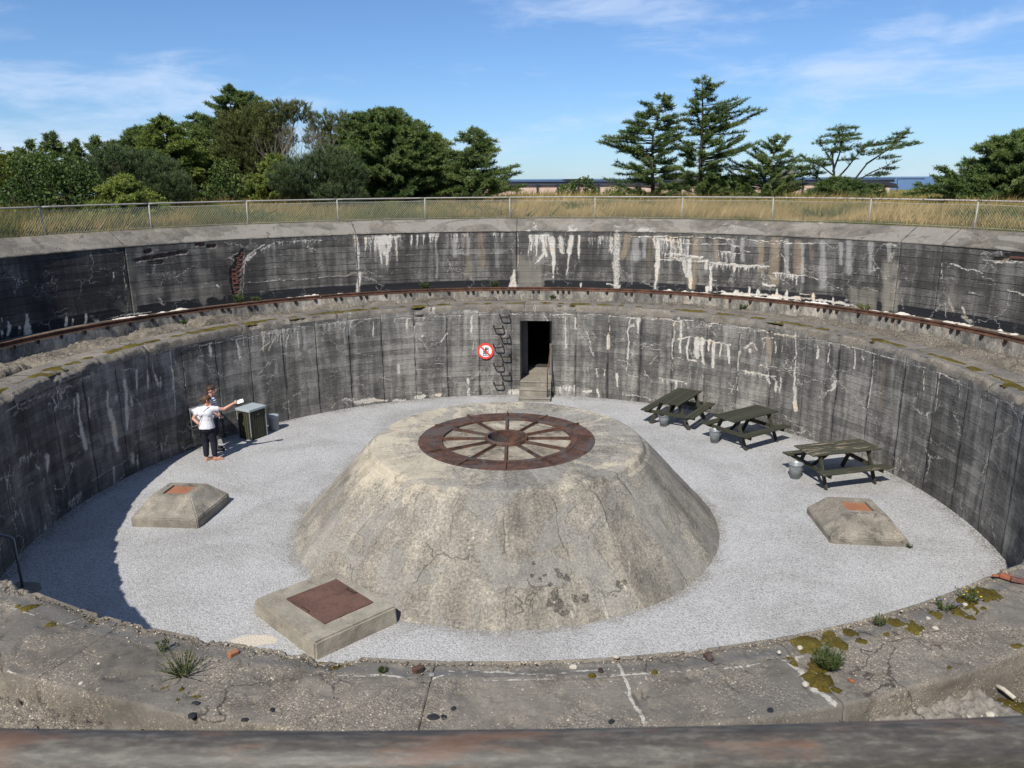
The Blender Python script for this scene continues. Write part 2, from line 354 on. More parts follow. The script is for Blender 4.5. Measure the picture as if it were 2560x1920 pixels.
M['gully'] = concrete('gully_concrete', (0.050, 0.043, 0.033), (0.105, 0.092, 0.073), (0.18, 0.162, 0.133), 1.1, 0.9, lichen=0.5)
M['hatchconc'] = concrete('hatch_concrete', (0.115, 0.105, 0.088), (0.20, 0.183, 0.152), (0.36, 0.325, 0.265), 0.8, 1.0, lichen=0.6, patch=2.5)
M['bighatch'] = concrete('big_hatch_concrete', (0.15, 0.137, 0.115), (0.255, 0.233, 0.192), (0.40, 0.36, 0.29), 0.35, 0.8, False, lichen=0.45, patch=1.6)
M['steps'] = concrete('steps_concrete', (0.13, 0.118, 0.098), (0.21, 0.19, 0.155), (0.30, 0.275, 0.225), 0.4, 0.6)
M['blockc'] = concrete('block_concrete', (0.09, 0.085, 0.078), (0.16, 0.15, 0.135), (0.24, 0.22, 0.19), 0.8, 0.8)
M['infill'] = concrete('infill_concrete', (0.085, 0.070, 0.052), (0.26, 0.228, 0.175), (0.46, 0.415, 0.33), 0.3, 0.8, False, lichen=0.8, patch=2.5)

# painted step under the rail: pale lime wash, running rust
def step_mat():
    m, nt, b = newmat('rail_step_plaster', 0.9); wc = attr(nt, 'wc', 'Vector')
    n1 = noise(nt, scl(nt, wc, (4, 1.0, 1)), 1.0, 5.0, 0.65); n2 = noise(nt, scl(nt, wc, (18, 9, 1)), 1.0, 5.0, 0.7); n3 = noise(nt, scl(nt, wc, (0.5, 0.2, 1)), 1.0, 3.0)
    t = sstep(nt, add(nt, mul(nt, n1, 0.6), mul(nt, n2, 0.4), mul(nt, n3, 0.5)), 0.50, 1.0)
    c = ramp(nt, t, [(0, (0.045, 0.045, 0.046)), (0.4, (0.15, 0.142, 0.125)), (0.7, (0.30, 0.275, 0.23)), (1, (0.50, 0.47, 0.41))])
    c = mix(nt, mul(nt, sstep(nt, noise(nt, scl(nt, vmth(nt, 'ADD', wc, (9, 3, 0)), (11, 0.8, 1)), 1.0, 3.0), 0.60, 0.72), 0.6), c, (0.30, 0.17, 0.08))
    setc(nt, b, c); bump(nt, b, add(nt, n2, n1), 0.5, 0.015); return m
M['step'] = step_mat()

def cone_mat():
    m, nt, b = newmat('pedestal_concrete', 0.92, 0.2)
    wc = attr(nt, 'wc', 'Vector'); p = wpos(nt)
    big = noise(nt, p, 0.62, 6.0, 0.62, 0.8); med = noise(nt, p, 2.6, 7.0, 0.68, 0.4); fine = noise(nt, p, 24.0, 5.0, 0.72); st = noise(nt, scl(nt, wc, (5.5, 0.55, 1)), 1.0, 6.0, 0.68); st2 = noise(nt, scl(nt, vmth(nt, 'ADD', wc, (3, 8, 0)), (1.6, 0.28, 1)), 1.0, 4.0, 0.6)
    t = sstep(nt, add(nt, mul(nt, st2, 0.40), mul(nt, med, 0.32), mul(nt, fine, 0.62), mul(nt, st, 0.18)), 0.52, 1.0)
    c = ramp(nt, t, [(0, (0.100, 0.092, 0.078)), (0.4, (0.205, 0.189, 0.158)), (0.75, (0.325, 0.298, 0.248)), (1, (0.52, 0.47, 0.375))])
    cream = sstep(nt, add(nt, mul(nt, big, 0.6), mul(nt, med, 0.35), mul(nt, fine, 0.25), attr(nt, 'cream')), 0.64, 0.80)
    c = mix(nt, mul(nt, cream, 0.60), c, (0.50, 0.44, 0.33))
    # newer grey patches of render with a hard edge
    g = sstep(nt, add(nt, noise(nt, scl(nt, vmth(nt, 'ADD', p, (4, 9, 2)), (1.0, 1.0, 0.5)), 0.95, 4.0, 0.55, 0.8), mul(nt, fine, 0.05)), 0.555, 0.57)
    c = mix(nt, mul(nt, g, 0.6), c, ramp(nt, fine, [(0.2, (0.165, 0.160, 0.148)), (0.8, (0.30, 0.288, 0.262))]))
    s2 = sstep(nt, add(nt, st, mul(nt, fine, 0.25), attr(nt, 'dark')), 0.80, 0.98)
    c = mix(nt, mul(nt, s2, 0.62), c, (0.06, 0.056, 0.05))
    hol = sstep(nt, add(nt, attr(nt, 'hole'), mul(nt, mth(nt, 'SUBTRACT', noise(nt, p, 13.0, 5.0, 0.8), 0.5), 2.4)), 0.62, 0.80)
    c = mix(nt, mul(nt, hol, 0.62), c, (0.075, 0.067, 0.057))
    # cracks
    pw = vmth(nt, 'ADD', p, scl(nt, vmth(nt, 'SUBTRACT', N(nt, 'ShaderNodeTexNoise', {'Vector': p, 'Scale': 2.5, 'Detail': 5.0}).outputs[1], (0.5, 0.5, 0.5)), (0.7, 0.7, 0.7)))
    ve = voro(nt, pw, 0.55, 'DISTANCE_TO_EDGE')
    ck = mul(nt, mth(nt, 'SUBTRACT', 1.0, sstep(nt, ve, 0.001, 0.007)), sstep(nt, noise(nt, p, 1.1, 2.0), 0.54, 0.60))
    c = mix(nt, mul(nt, ck, 0.5), c, (0.085, 0.076, 0.062))
    xs = N(nt, 'ShaderNodeSeparateXYZ', {0: vmth(nt, 'ADD', wc, scl(nt, vmth(nt, 'SUBTRACT', N(nt, 'ShaderNodeTexNoise', {'Vector': wc, 'Scale': 1.3, 'Detail': 3.0}).outputs[1], (0.5, 0.5, 0.5)), (0.5, 0, 0)))}).outputs[0]
    bl = mth(nt, 'ABSOLUTE', mth(nt, 'SUBTRACT', mth(nt, 'FRACT', mth(nt, 'DIVIDE', xs, 0.93)), 0.5))
    blm = mul(nt, mth(nt, 'SUBTRACT', 1.0, sstep(nt, bl, 0.003, 0.013)), sstep(nt, noise(nt, scl(nt, wc, (2.0, 1.1, 1)), 1.0, 3.0), 0.50, 0.60))
    c = mix(nt, mul(nt, blm, 0.38), c, (0.10, 0.092, 0.08))
    pn = N(nt, 'ShaderNodeTexWhiteNoise', {'Vector': N(nt, 'ShaderNodeCombineXYZ', {0: mth(nt, 'FLOOR', mth(nt, 'ADD', mth(nt, 'DIVIDE', xs, 0.93), 0.5)), 1: mth(nt, 'FLOOR', mul(nt, noise(nt, wc, 0.8, 2.0), 5.0)), 2: 0.0}).outputs[0]}, noise_dimensions='2D').outputs[0]
    c = mix(nt, 0.8, c, ramp(nt, pn, [(0, (0.84, 0.84, 0.85)), (1, (1.16, 1.155, 1.14))]), 'MULTIPLY')
    wn = add(nt, attr(nt, 'white'), mul(nt, mth(nt, 'SUBTRACT', noise(nt, p, 20.0, 4.0, 0.7), 0.5), 0.9))
    c = mix(nt, mul(nt, sstep(nt, wn, 0.35, 0.85), 0.62), c, (0.52, 0.48, 0.40))
    gr = noise(nt, p, 55.0, 4.0, 0.7)
    c = mix(nt, 0.8, c, ramp(nt, gr, [(0.3, (0.6, 0.6, 0.6)), (0.7, (1.4, 1.4, 1.4))]), 'MULTIPLY')
    setc(nt, b, c)
    bump(nt, b, add(nt, mul(nt, med, 1.2), mul(nt, fine, 0.9), mul(nt, ck, -1.0), mul(nt, g, 0.35), mul(nt, hol, -1.2), mul(nt, blm, -1.0), mul(nt, gr, 0.4)), 0.85, 0.025)
    return m
M['cone'] = cone_mat()

def gravel_mat():
    m, nt, b = newmat('gravel', 0.9, 0.25); p = wpos(nt)
    v = N(nt, 'ShaderNodeTexVoronoi', {'Vector': p, 'Scale': 42.0}); r = N(nt, 'ShaderNodeSeparateXYZ', {0: v.outputs['Color']})
    v2 = N(nt, 'ShaderNodeTexVoronoi', {'Vector': p, 'Scale': 90.0}); r2 = N(nt, 'ShaderNodeSeparateXYZ', {0: v2.outputs['Color']})
    st = [(0, (0.22, 0.22, 0.22)), (0.2, (0.31, 0.309, 0.307)), (0.6, (0.385, 0.384, 0.380)), (1, (0.51, 0.508, 0.50))]
    c = mix(nt, 0.45, ramp(nt, r.outputs[0], st), ramp(nt, r2.outputs[0], st))
    c = mix(nt, sstep(nt, v.outputs['Distance'], 0.55, 0.95), c, (0.20, 0.20, 0.202))
    big = noise(nt, p, 0.45, 6.0, 0.65, 0.5)
    c = mix(nt, sstep(nt, big, 0.40, 0.70), c, mix(nt, 1.0, c, (0.78, 0.765, 0.74), 'MULTIPLY'))
    # sand showing round the pedestal and at one thin spot
    d = vmth(nt, 'SUBTRACT', p, (CX, CY, 0)); dd = N(nt, 'ShaderNodeVectorMath', {0: d}, operation='LENGTH').outputs['Value']
    e = mth(nt, 'SUBTRACT', 1.0, sstep(nt, add(nt, dd, mul(nt, noise(nt, p, 1.6, 5.0, 0.7), 0.9)), 4.72, 5.0))
    s1 = on_z(645, 1602, 0); d2 = vmth(nt, 'SUBTRACT', p, (s1.x-0.05, s1.y, 0)); l2 = N(nt, 'ShaderNodeVectorMath', {0: scl(nt, d2, (0.75, 1.7, 1))}, operation='LENGTH').outputs['Value']
    e2 = mth(nt, 'SUBTRACT', 1.0, sstep(nt, add(nt, l2, mul(nt, noise(nt, p, 5.0, 5.0, 0.75), 0.30)), 0.38, 0.44))
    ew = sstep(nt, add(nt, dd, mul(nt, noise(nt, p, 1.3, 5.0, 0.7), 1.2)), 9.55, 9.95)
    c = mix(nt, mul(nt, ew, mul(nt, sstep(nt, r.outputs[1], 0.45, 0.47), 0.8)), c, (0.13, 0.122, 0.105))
    cov = sstep(nt, r.outputs[1], 0.25, 0.27)
    c = mix(nt, mul(nt, e, mul(nt, cov, 0.7)), c, (0.17, 0.155, 0.13))
    c = mix(nt, mul(nt, e2, sstep(nt, r2.outputs[1], 0.10, 0.12)), c, (0.50, 0.44, 0.35))
    setc(nt, b, c); bump(nt, b, add(nt, mul(nt, v.outputs['Distance'], -1.0), mul(nt, v2.outputs['Distance'], -0.4)), 0.6, 0.015)
    return m
M['gravel'] = gravel_mat()

def rust_mat(name, a, bcol, c2, rough=0.8, scale=5.0, metal=0.0, flake=0.35):
    m, nt, b = newmat(name, rough, 0.3, metal); p = wpos(nt)
    n1 = noise(nt, p, scale, 7.0, 0.7, 0.5); n2 = noise(nt, p, scale*9, 4.0, 0.7); n3 = noise(nt, p, scale*0.45, 3.0)
    t = sstep(nt, add(nt, mul(nt, n1, 0.6), mul(nt, n2, 0.35), mul(nt, n3, 0.2)), 0.40, 0.76)
    c = ramp(nt, t, [(0, a), (0.5, bcol), (1, c2)])
    if name == 'rusted_steel': c = mix(nt, mul(nt, sstep(nt, add(nt, noise(nt, p, 2.1, 5.0, 0.6, 0.6), mul(nt, n2, 0.08)), 0.56, 0.60), 0.8), c, ramp(nt, n2, [(0.3, (0.045, 0.038, 0.036)), (0.7, (0.10, 0.085, 0.08))]))
    setc(nt, b, c)
    bump(nt, b, add(nt, n1, mul(nt, n2, 0.6)), flake, 0.012); return m
M['rust'] = rust_mat('rusted_steel', (0.024, 0.017, 0.015), (0.072, 0.038, 0.027), (0.135, 0.066, 0.042))
M['rustrail'] = rust_mat('rusted_rail', (0.030, 0.018, 0.014), (0.085, 0.042, 0.027), (0.16, 0.078, 0.045), 0.85, 3.0)
M['rustplate'] = rust_mat('rusted_plate', (0.055, 0.032, 0.026), (0.095, 0.053, 0.040), (0.135, 0.075, 0.054), 0.75, 2.6, 0, 0.15)
M['rustlid'] = rust_mat('orange_rust_lid', (0.20, 0.085, 0.045), (0.265, 0.115, 0.060), (0.31, 0.14, 0.075), 0.75, 2.0, 0, 0.12)
M['darkiron'] = rust_mat('dark_iron', (0.008, 0.007, 0.007), (0.016, 0.013, 0.012), (0.07, 0.036, 0.024), 0.7, 5.0)

def pipe_mat(name, base, rusty, grey):
    m, nt, b = newmat(name, 0.5, 0.4, 0.0); p = wpos(nt)
    n1 = noise(nt, scl(nt, p, (3.0, 34, 34)), 1.0, 6.0, 0.65, 0.2); n2 = noise(nt, scl(nt, p, (26, 110, 110)), 1.0, 5.0, 0.75); n3 = noise(nt, scl(nt, p, (5.5, 22, 22)), 1.0, 5.0, 0.65)
    c = ramp(nt, sstep(nt, add(nt, mul(nt, n1, 0.4), mul(nt, n2, 0.6)), 0.36, 0.64), [(0, tuple(k*(0.6 if name == 'weathered_pipe' else 0.45) for k in base)), (0.5, base), (1, grey)])
    c = mix(nt, mul(nt, sstep(nt, add(nt, mul(nt, n3, 0.7), mul(nt, n1, 0.6)), 0.64, 0.78), rusty), c, (0.115, 0.060, 0.036))
    setc(nt, b, c); nt.links.new(sstep(nt, n1, -0.3, 1.2), b.inputs['Roughness']); b.inputs['Specular IOR Level'].default_value = 0.4; bump(nt, b, n2, 0.25, 0.004); return m
M['pipe'] = pipe_mat('weathered_pipe', (0.062, 0.055, 0.046), 0.7, (0.118, 0.106, 0.088))
M['pipepale'] = pipe_mat('pale_galvanised_pipe', (0.29, 0.278, 0.25), 0.25, (0.40, 0.385, 0.35))
M['piperust'] = pipe_mat('half_rusted_pipe', (0.40, 0.36, 0.31), 1.6, (0.5, 0.48, 0.44))
def flat(name, col, rough=0.6, spec=0.3, metal=0.0, vary=0.15, scale=9.0):
    m, nt, b = newmat(name, rough, spec, metal); n = noise(nt, wpos(nt), scale, 5.0, 0.65)
    setc(nt, b, mix(nt, 1.0, ramp(nt, n, [(0.25, (1-vary,)*3), (0.75, (1+vary,)*3)]), col, 'MULTIPLY')); return m
M['wire'] = flat('fence_wire', (0.40, 0.40, 0.36), 0.5, 0.4)
M['galv'] = flat('galvanised_zinc', (0.24, 0.26, 0.268), 0.42, 0.5, 0.25, 0.22, 6.0)
M['lid'] = flat('grey_painted_metal', (0.30, 0.345, 0.36), 0.45, 0.4, 0.0, 0.06)
M['bin'] = flat('grey_bin_metal', (0.20, 0.215, 0.225), 0.5, 0.4, 0.1, 0.1)
M['steelrail'] = flat('grey_steel_rail', (0.18, 0.19, 0.20), 0.4, 0.5, 0.4, 0.15)
M['white'] = flat('white_board', (0.72, 0.72, 0.71), 0.5, 0.3, 0, 0.02)
M['red'] = flat('sign_red', (0.72, 0.055, 0.035), 0.45, 0.4, 0, 0.03)
M['black'] = flat('black_print', (0.02, 0.02, 0.022), 0.5, 0.3, 0, 0.05)
M['paper'] = flat('paper_sheet', (0.82, 0.82, 0.82), 0.6, 0.2, 0, 0.02)
M['void'] = flat('dark_passage', (0.05, 0.048, 0.045), 0.95, 0.1)
M['jamb'] = M['steps']
def wood_mat(name, a, bcol, worn, wear):
    m, nt, b = newmat(name, 0.75, 0.25); p = opos(nt)
    ob = N(nt, 'ShaderNodeObjectInfo').outputs['Random']
    pp = vmth(nt, 'ADD', p, N(nt, 'ShaderNodeCombineXYZ', {0: mul(nt, ob, 37.0), 1: mul(nt, ob, 11.0), 2: 0.0}).outputs[0])
    g = noise(nt, scl(nt, pp, (2.2, 26, 26)), 1.0, 5.0, 0.6); w = noise(nt, scl(nt, pp, (1.6, 9, 9)), 1.0, 6.0, 0.7)
    c = ramp(nt, g, [(0.25, a), (0.75, bcol)]); c = mix(nt, mul(nt, sstep(nt, w, wear, wear+0.07), 0.85), c, worn)
    c = mix(nt, 1.0, c, ramp(nt, ob, [(0, (0.85,)*3), (1, (1.15,)*3)]), 'MULTIPLY')
    setc(nt, b, c); bump(nt, b, g, 0.3, 0.004); return m
M['wood'] = wood_mat('olive_painted_wood', (0.026, 0.027, 0.018), (0.050, 0.051, 0.034), (0.22, 0.165, 0.10), 0.66)
M['woodworn'] = wood_mat('peeling_olive_wood', (0.032, 0.033, 0.023), (0.058, 0.058, 0.040), (0.26, 0.205, 0.14), 0.54)
M['slat'] = wood_mat('dark_olive_slats', (0.034, 0.034, 0.021), (0.060, 0.058, 0.037), (0.1, 0.09, 0.06), 0.75)
M['brick'] = flat('old_brick', (0.125, 0.058, 0.047), 0.9, 0.2, 0, 0.4, 14.0)
M['brickchip'] = flat('orange_brick', (0.24, 0.085, 0.045), 0.9, 0.2, 0, 0.3, 14.0)
M['mortar'] = flat('white_crust', (0.52, 0.485, 0.43), 0.9, 0.2, 0, 0.2, 20.0)
M['stone'] = flat('pale_stone', (0.40, 0.37, 0.31), 0.85, 0.2, 0, 0.2, 25.0)
M['greystone'] = concrete('grey_stone', (0.10, 0.10, 0.10), (0.2, 0.2, 0.195), (0.34, 0.33, 0.31), 0.3, 0.8, False)
def moss_mat():
    m, nt, b = newmat('moss', 0.95, 0.1); p = wpos(nt); n = noise(nt, p, 55.0, 4.0, 0.7); n2 = noise(nt, p, 3.0, 4.0)
    c = ramp(nt, add(nt, mul(nt, n, 0.6), mul(nt, n2, 0.5)), [(0.3, (0.016, 0.012, 0.005)), (0.52, (0.080, 0.062, 0.014)), (0.78, (0.18, 0.145, 0.035))])
    setc(nt, b, c); bump(nt, b, n, 1.0, 0.02); return m
M['moss'] = moss_mat()
def pebble_mat():
    m, nt, b = newmat('loose_pebbles', 0.85, 0.25); r = N(nt, 'ShaderNodeNewGeometry').outputs['Random Per Island']
    setc(nt, b, ramp(nt, r, [(0, (0.05, 0.045, 0.04)), (0.3, (0.15, 0.13, 0.10)), (0.6, (0.27, 0.21, 0.14)), (0.8, (0.31, 0.26, 0.195)), (1, (0.46, 0.42, 0.36))])); return m
M['pebble'] = pebble_mat()

def leaf_mat(name, cols, trans=0.25, rough=0.55, spec=0.25):
    m = bpy.data.materials.new(name); m.use_nodes = True; nt = m.node_tree; nt.nodes.clear()
    a = attr(nt, 'tone'); c = ramp(nt, a, cols)
    b = N(nt, 'ShaderNodeBsdfPrincipled', {'Base Color': c, 'Roughness': rough}); b.inputs['Specular IOR Level'].default_value = spec
    t = N(nt, 'ShaderNodeBsdfTranslucent', {'Color': mix(nt, 1.0, c, (1.25, 1.35, 0.7), 'MULTIPLY')})
    s = N(nt, 'ShaderNodeMixShader', {0: trans, 1: b.outputs[0], 2: t.outputs[0]}); N(nt, 'ShaderNodeOutputMaterial', {'Surface': s.outputs[0]}); return m
M['spruce'] = leaf_mat('spruce_needles', [(0, (0.024, 0.042, 0.014)), (0.45, (0.070, 0.112, 0.032)), (1, (0.19, 0.235, 0.075))])
M['spruceyellow'] = leaf_mat('yellowish_spruce_needles', [(0, (0.040, 0.060, 0.015)), (0.5, (0.115, 0.155, 0.034)), (1, (0.25, 0.29, 0.07))])
M['pine'] = leaf_mat('pine_needles', [(0, (0.026, 0.040, 0.018)), (0.5, (0.070, 0.100, 0.042)), (1, (0.16, 0.19, 0.08))])
M['pineolive'] = leaf_mat('olive_pine_needles', [(0, (0.034, 0.044, 0.014)), (0.5, (0.10, 0.112, 0.034)), (1, (0.22, 0.22, 0.08))])
M['broad'] = leaf_mat('broad_leaves', [(0, (0.022, 0.042, 0.011)), (0.45, (0.070, 0.115, 0.026)), (0.8, (0.16, 0.18, 0.055)), (1, (0.27, 0.21, 0.09))], 0.25)
M['broadyellow'] = leaf_mat('yellow_green_leaves', [(0, (0.05, 0.065, 0.010)), (0.5, (0.13, 0.14, 0.018)), (1, (0.26, 0.24, 0.03))], 0.3)
M['grass'] = leaf_mat('dry_grass', [(0, (0.055, 0.080, 0.018)), (0.3, (0.13, 0.14, 0.040)), (0.6, (0.30, 0.22, 0.085)), (1, (0.52, 0.38, 0.19))], 0.25, 0.7, 0.1)
M['weed'] = leaf_mat('weed_leaves', [(0, (0.045, 0.07, 0.022)), (0.6, (0.10, 0.12, 0.04)), (1, (0.24, 0.20, 0.10))], 0.2)
M['petal'] = flat('yellow_petal', (0.78, 0.58, 0.02), 0.6)
M['petalblue'] = flat('violet_petal', (0.25, 0.2, 0.5), 0.6)
M['bark'] = flat('bark', (0.055, 0.045, 0.036), 0.95, 0.1, 0, 0.35)
M['deadwood'] = flat('dead_grey_twigs', (0.16, 0.14, 0.115), 0.95, 0.1, 0, 0.25)
def ground_mat():
    m, nt, b = newmat('grassy_soil', 0.95, 0.1); p = wpos(nt)
    n1 = noise(nt, p, 0.35, 6.0, 0.65); n2 = noise(nt, p, 9.0, 5.0, 0.7)
    c = ramp(nt, sstep(nt, add(nt, mul(nt, n1, 0.7), mul(nt, n2, 0.4)), 0.38, 0.75), [(0, (0.065, 0.085, 0.024)), (0.45, (0.15, 0.14, 0.045)), (1, (0.30, 0.23, 0.105))])
    setc(nt, b, c); bump(nt, b, n2, 0.6, 0.05); return m
M['ground'] = ground_mat()
def sea_mat():
    m, nt, b = newmat('sea_water', 0.35, 0.5); p = wpos(nt); n = noise(nt, scl(nt, p, (0.006, 0.03, 1)), 1.0, 4.0)
    setc(nt, b, ramp(nt, n, [(0.3, (0.055, 0.10, 0.17)), (0.7, (0.075, 0.13, 0.21))])); bump(nt, b, noise(nt, p, 0.3, 4.0), 0.3, 0.5); return m
M['sea'] = sea_mat()
def pink_mat():
    m, nt, b = newmat('pink_plaster', 0.9, 0.2); p = wpos(nt); n = noise(nt, scl(nt, p, (3, 3, 0.7)), 1.0, 5.0, 0.7)
    setc(nt, b, ramp(nt, n, [(0.3, (0.36, 0.25, 0.21)), (0.5, (0.50, 0.36, 0.30)), (0.75, (0.56, 0.44, 0.37))])); return m
M['pink'] = pink_mat()
M['roofdark'] = flat('dark_roofing', (0.022, 0.024, 0.034), 0.5, 0.4, 0, 0.1)
M['bunker'] = flat('far_bunker_concrete', (0.15, 0.145, 0.135), 0.9, 0.2, 0, 0.25, 2.0)
M['skin'] = flat('skin', (0.48, 0.25, 0.175), 0.5, 0.35, 0, 0.04)
M['hairbrown'] = flat('brown_hair', (0.085, 0.045, 0.022), 0.6, 0.3, 0, 0.4, 60.0)
M['hairdark'] = flat('dark_brown_hair', (0.055, 0.028, 0.016), 0.6, 0.3, 0, 0.4, 60.0)
M['tee'] = flat('white_cotton', (0.58, 0.58, 0.62), 0.85, 0.1, 0, 0.05)
M['navy'] = flat('navy_trousers', (0.016, 0.017, 0.026), 0.85, 0.15, 0, 0.1)
M['leather'] = flat('black_leather', (0.012, 0.012, 0.013), 0.5, 0.4, 0, 0.05)
M['sandal'] = flat('tan_sandal', (0.42, 0.26, 0.17), 0.7, 0.2, 0, 0.1)
def stripe_mat():
    m, nt, b = newmat('striped_cotton', 0.85, 0.15); z = N(nt, 'ShaderNodeSeparateXYZ', {0: opos(nt)}).outputs[2]
    f = mth(nt, 'FRACT', mth(nt, 'DIVIDE', z, 0.055)); setc(nt, b, mix(nt, sstep(nt, f, 0.48, 0.52), (0.05, 0.07, 0.14), (0.66, 0.69, 0.76))); return m
M['stripe'] = stripe_mat()
# ------------------------------------------------------------------ stains measured on the two walls
CROP = {'a': (0, 500, .31646), 'b': (650, 500, .31646), 'c': (1300, 500, .31646), 'd': (1860, 500, .31646), 'l': (0, 950, .36164),
        'L1': (0, 1300, .37373), 'L2': (600, 1550, .31646), 'L3': (1200, 1550, .31646), 'L4': (1860, 1380, .32543), 'K': (700, 1100, .51989), 'p': (0, 0, 1.0)}
def cpx(c, x, y): a = CROP[c]; return a[0]+x*a[2], a[1]+y*a[2]
class Wall:
    def __init__(s, R): s.R = R; s.f = {k: [] for k in ('white', 'tan', 'soft', 'lite', 'dark', 'cut')}; s.rng = random.Random(5)
    def co(s, c, x, y):
        az, z = on_cyl(*cpx(c, x, y), s.R); return rad(az)*s.R, z
    def pxm(s, c, x, y):
        px = cpx(c, x, y); r = ray(*px); az, z = on_cyl(*px, s.R); p = PT(az, s.R, z)
        return CROP[c][2]*math.sqrt(p[0]**2+p[1]**2+(p[2]-CAMZ)**2)/FPX*0.93
    def seg(s, kind, c, x0, y0, x1, y1, w0, w1=None, st=1.0):
        a = s.co(c, x0, y0); b = s.co(c, x1, y1); k = s.pxm(c, (x0+x1)/2, (y0+y1)/2)
        s.f[kind].append((a[0], a[1], b[0], b[1], max(.012, w0*k), max(.012, (w0 if w1 is None else w1)*k), st))
    def line(s, c, pts, w=6, st=.9, kind='white', drip=0):
        for (x0, y0), (x1, y1) in zip(pts[:-1], pts[1:]):
            n = max(1, int(abs(x1-x0)/60)); px, py = x0, y0
            for i in range(1, n+1):
                t = i/n; qx = x0+(x1-x0)*t; qy = y0+(y1-y0)*t+(s.rng.uniform(-6, 6) if i < n else 0)
                s.seg(kind, c, px, py, qx, qy, w*s.rng.uniform(.5, 1.3), w*s.rng.uniform(.5, 1.3), st*s.rng.uniform(.7, 1.05)); px, py = qx, qy
            if drip: s.fringe(c, x0, y0, x1, y1, drip, max(2, int(abs(x1-x0)/22)), st*.9)
    def fringe(s, c, x0, y0, x1, y1, ln, n, st=1.0, kind='white'):
        for i in range(n):
            t = (i+s.rng.random())/n; x = x0+(x1-x0)*t; y = y0+(y1-y0)*t; l = ln*s.rng.uniform(.25, 1.15)
            s.seg(kind, c, x, y, x+s.rng.uniform(-8, 8), y+l, s.rng.uniform(8, 17), s.rng.uniform(2, 7), st*s.rng.uniform(.7, 1.05))
            s.seg('soft', c, x, y, x, y+l*1.6, 20, 12, .55*st)
    def drip(s, c, x0, y0, x1, y1, w, st=1.0, w1=None, kind='white'):
        s.seg(kind, c, x0, y0, x1, y1, w, w if w1 is None else w1, st)
        if kind == 'white': s.seg('soft', c, x0, y0, x1, y1+30, w*1.7, w*1.4, .5*st)
    def paint(s, arc, z):
        out = {}
        a0, a1, z0, z1 = arc.min()-.3, arc.max()+.3, z.min()-.3, z.max()+.3
        wa = .10*(fbm(arc*4+7, z*2.2, 91, 3)-.5)+.05*(fbm(arc*13, z*9, 92, 3)-.5); wz = .08*(fbm(arc*7+3, z*5+50, 93, 3)-.5); wf = .45+1.15*fbm(arc*5, z*3.5+20, 94, 3)
        arc0, zz0 = arc, z
        for k, L in s.f.items():
            v = np.zeros(arc.shape)
            if k == 'cut': arc, z, ww_ = arc0, zz0, 1.0
            else: arc, z, ww_ = arc0+wa*(1.0 if k != 'lite' else .3), zz0+wz, wf
            for (x0, y0, x1, y1, w0, w1, st) in L:
                w = max(w0, w1)
                if max(x0, x1)+w < a0 or min(x0, x1)-w > a1 or max(y0, y1)+w < z0 or min(y0, y1)-w > z1: continue
                dx, dy = x1-x0, y1-y0; l2 = dx*dx+dy*dy+1e-9
                t = np.clip(((arc-x0)*dx+(z-y0)*dy)/l2, 0, 1)
                d = np.hypot(arc-x0-t*dx, z-y0-t*dy); ww = (w0+(w1-w0)*t)*ww_
                v = np.maximum(v, st*np.clip(1.5*(1-d/(ww*1.15)), 0, 1))
            out[k] = v
        return out
WO = Wall(R_OUT); D = WO.drip; L = WO.line; FR = WO.fringe
# upper wall, centre left
FR('b', 820, 300, 1040, 280, 110, 14); D('b', 940, 300, 962, 500, 24, 1, 10); D('b', 1005, 300, 1003, 510, 24, 1, 12); D('b', 970, 300, 980, 420, 30)
D('b', 735, 225, 775, 400, 26, .75); D('b', 775, 400, 772, 540, 20, .75); D('b', 785, 585, 775, 712, 26, .85); L('b', [(720, 580), (850, 580)], 6, .8)
D('b', 1075, 290, 1085, 480, 15, .9, 6); FR('b', 1040, 290, 1110, 280, 60, 5)
for x, y in ((1195, 350), (1241, 360), (1290, 350)): D('b', x, 280, x, y, 13, .9, 8)
FR('b', 1330, 270, 1405, 265, 120, 6, .85); D('b', 1395, 270, 1397, 620, 18, .7, kind='soft'); FR('b', 1450, 270, 1660, 265, 60, 10, .75)
for x, y, w, s in ((1540, 440, 28, .8), (1640, 430, 22, .7), (1480, 380, 18, .6), (1600, 360, 20, .6)): D('b', x, 270, x, y, w, s, kind='soft')
FR('b', 1810, 265, 1930, 262, 50, 6, .7); D('b', 1640, 300, 1640, 600, 34, .6, kind='tan'); D('b', 1750, 290, 1750, 520, 40, .6, kind='tan'); D('b', 1870, 270, 1870, 520, 30, .6, kind='soft')
L('b', [(0, 402), (330, 405), (720, 392)], 4, .5); L('b', [(0, 645), (330, 625), (720, 592)], 6, .75); L('b', [(0, 528), (400, 518)], 4, .4); L('b', [(1410, 545), (1640, 548)], 6, .6); L('b', [(1140, 440), (1260, 420)], 4, .6)
L('b', [(0, 402), (130, 330), (300, 320), (480, 315)], 6, .8, drip=45); D('b', 2010, 560, 1990, 680, 10, .95, 30); D('b', 1995, 620, 2020, 680, 14, .95, 26)
for x in (2080, 2140, 2190): D('b', x, 500, x, 680, 60, .75, kind='lite')
L('b', [(2035, 260), (2040, 420), (2030, 560)], 8, .8)
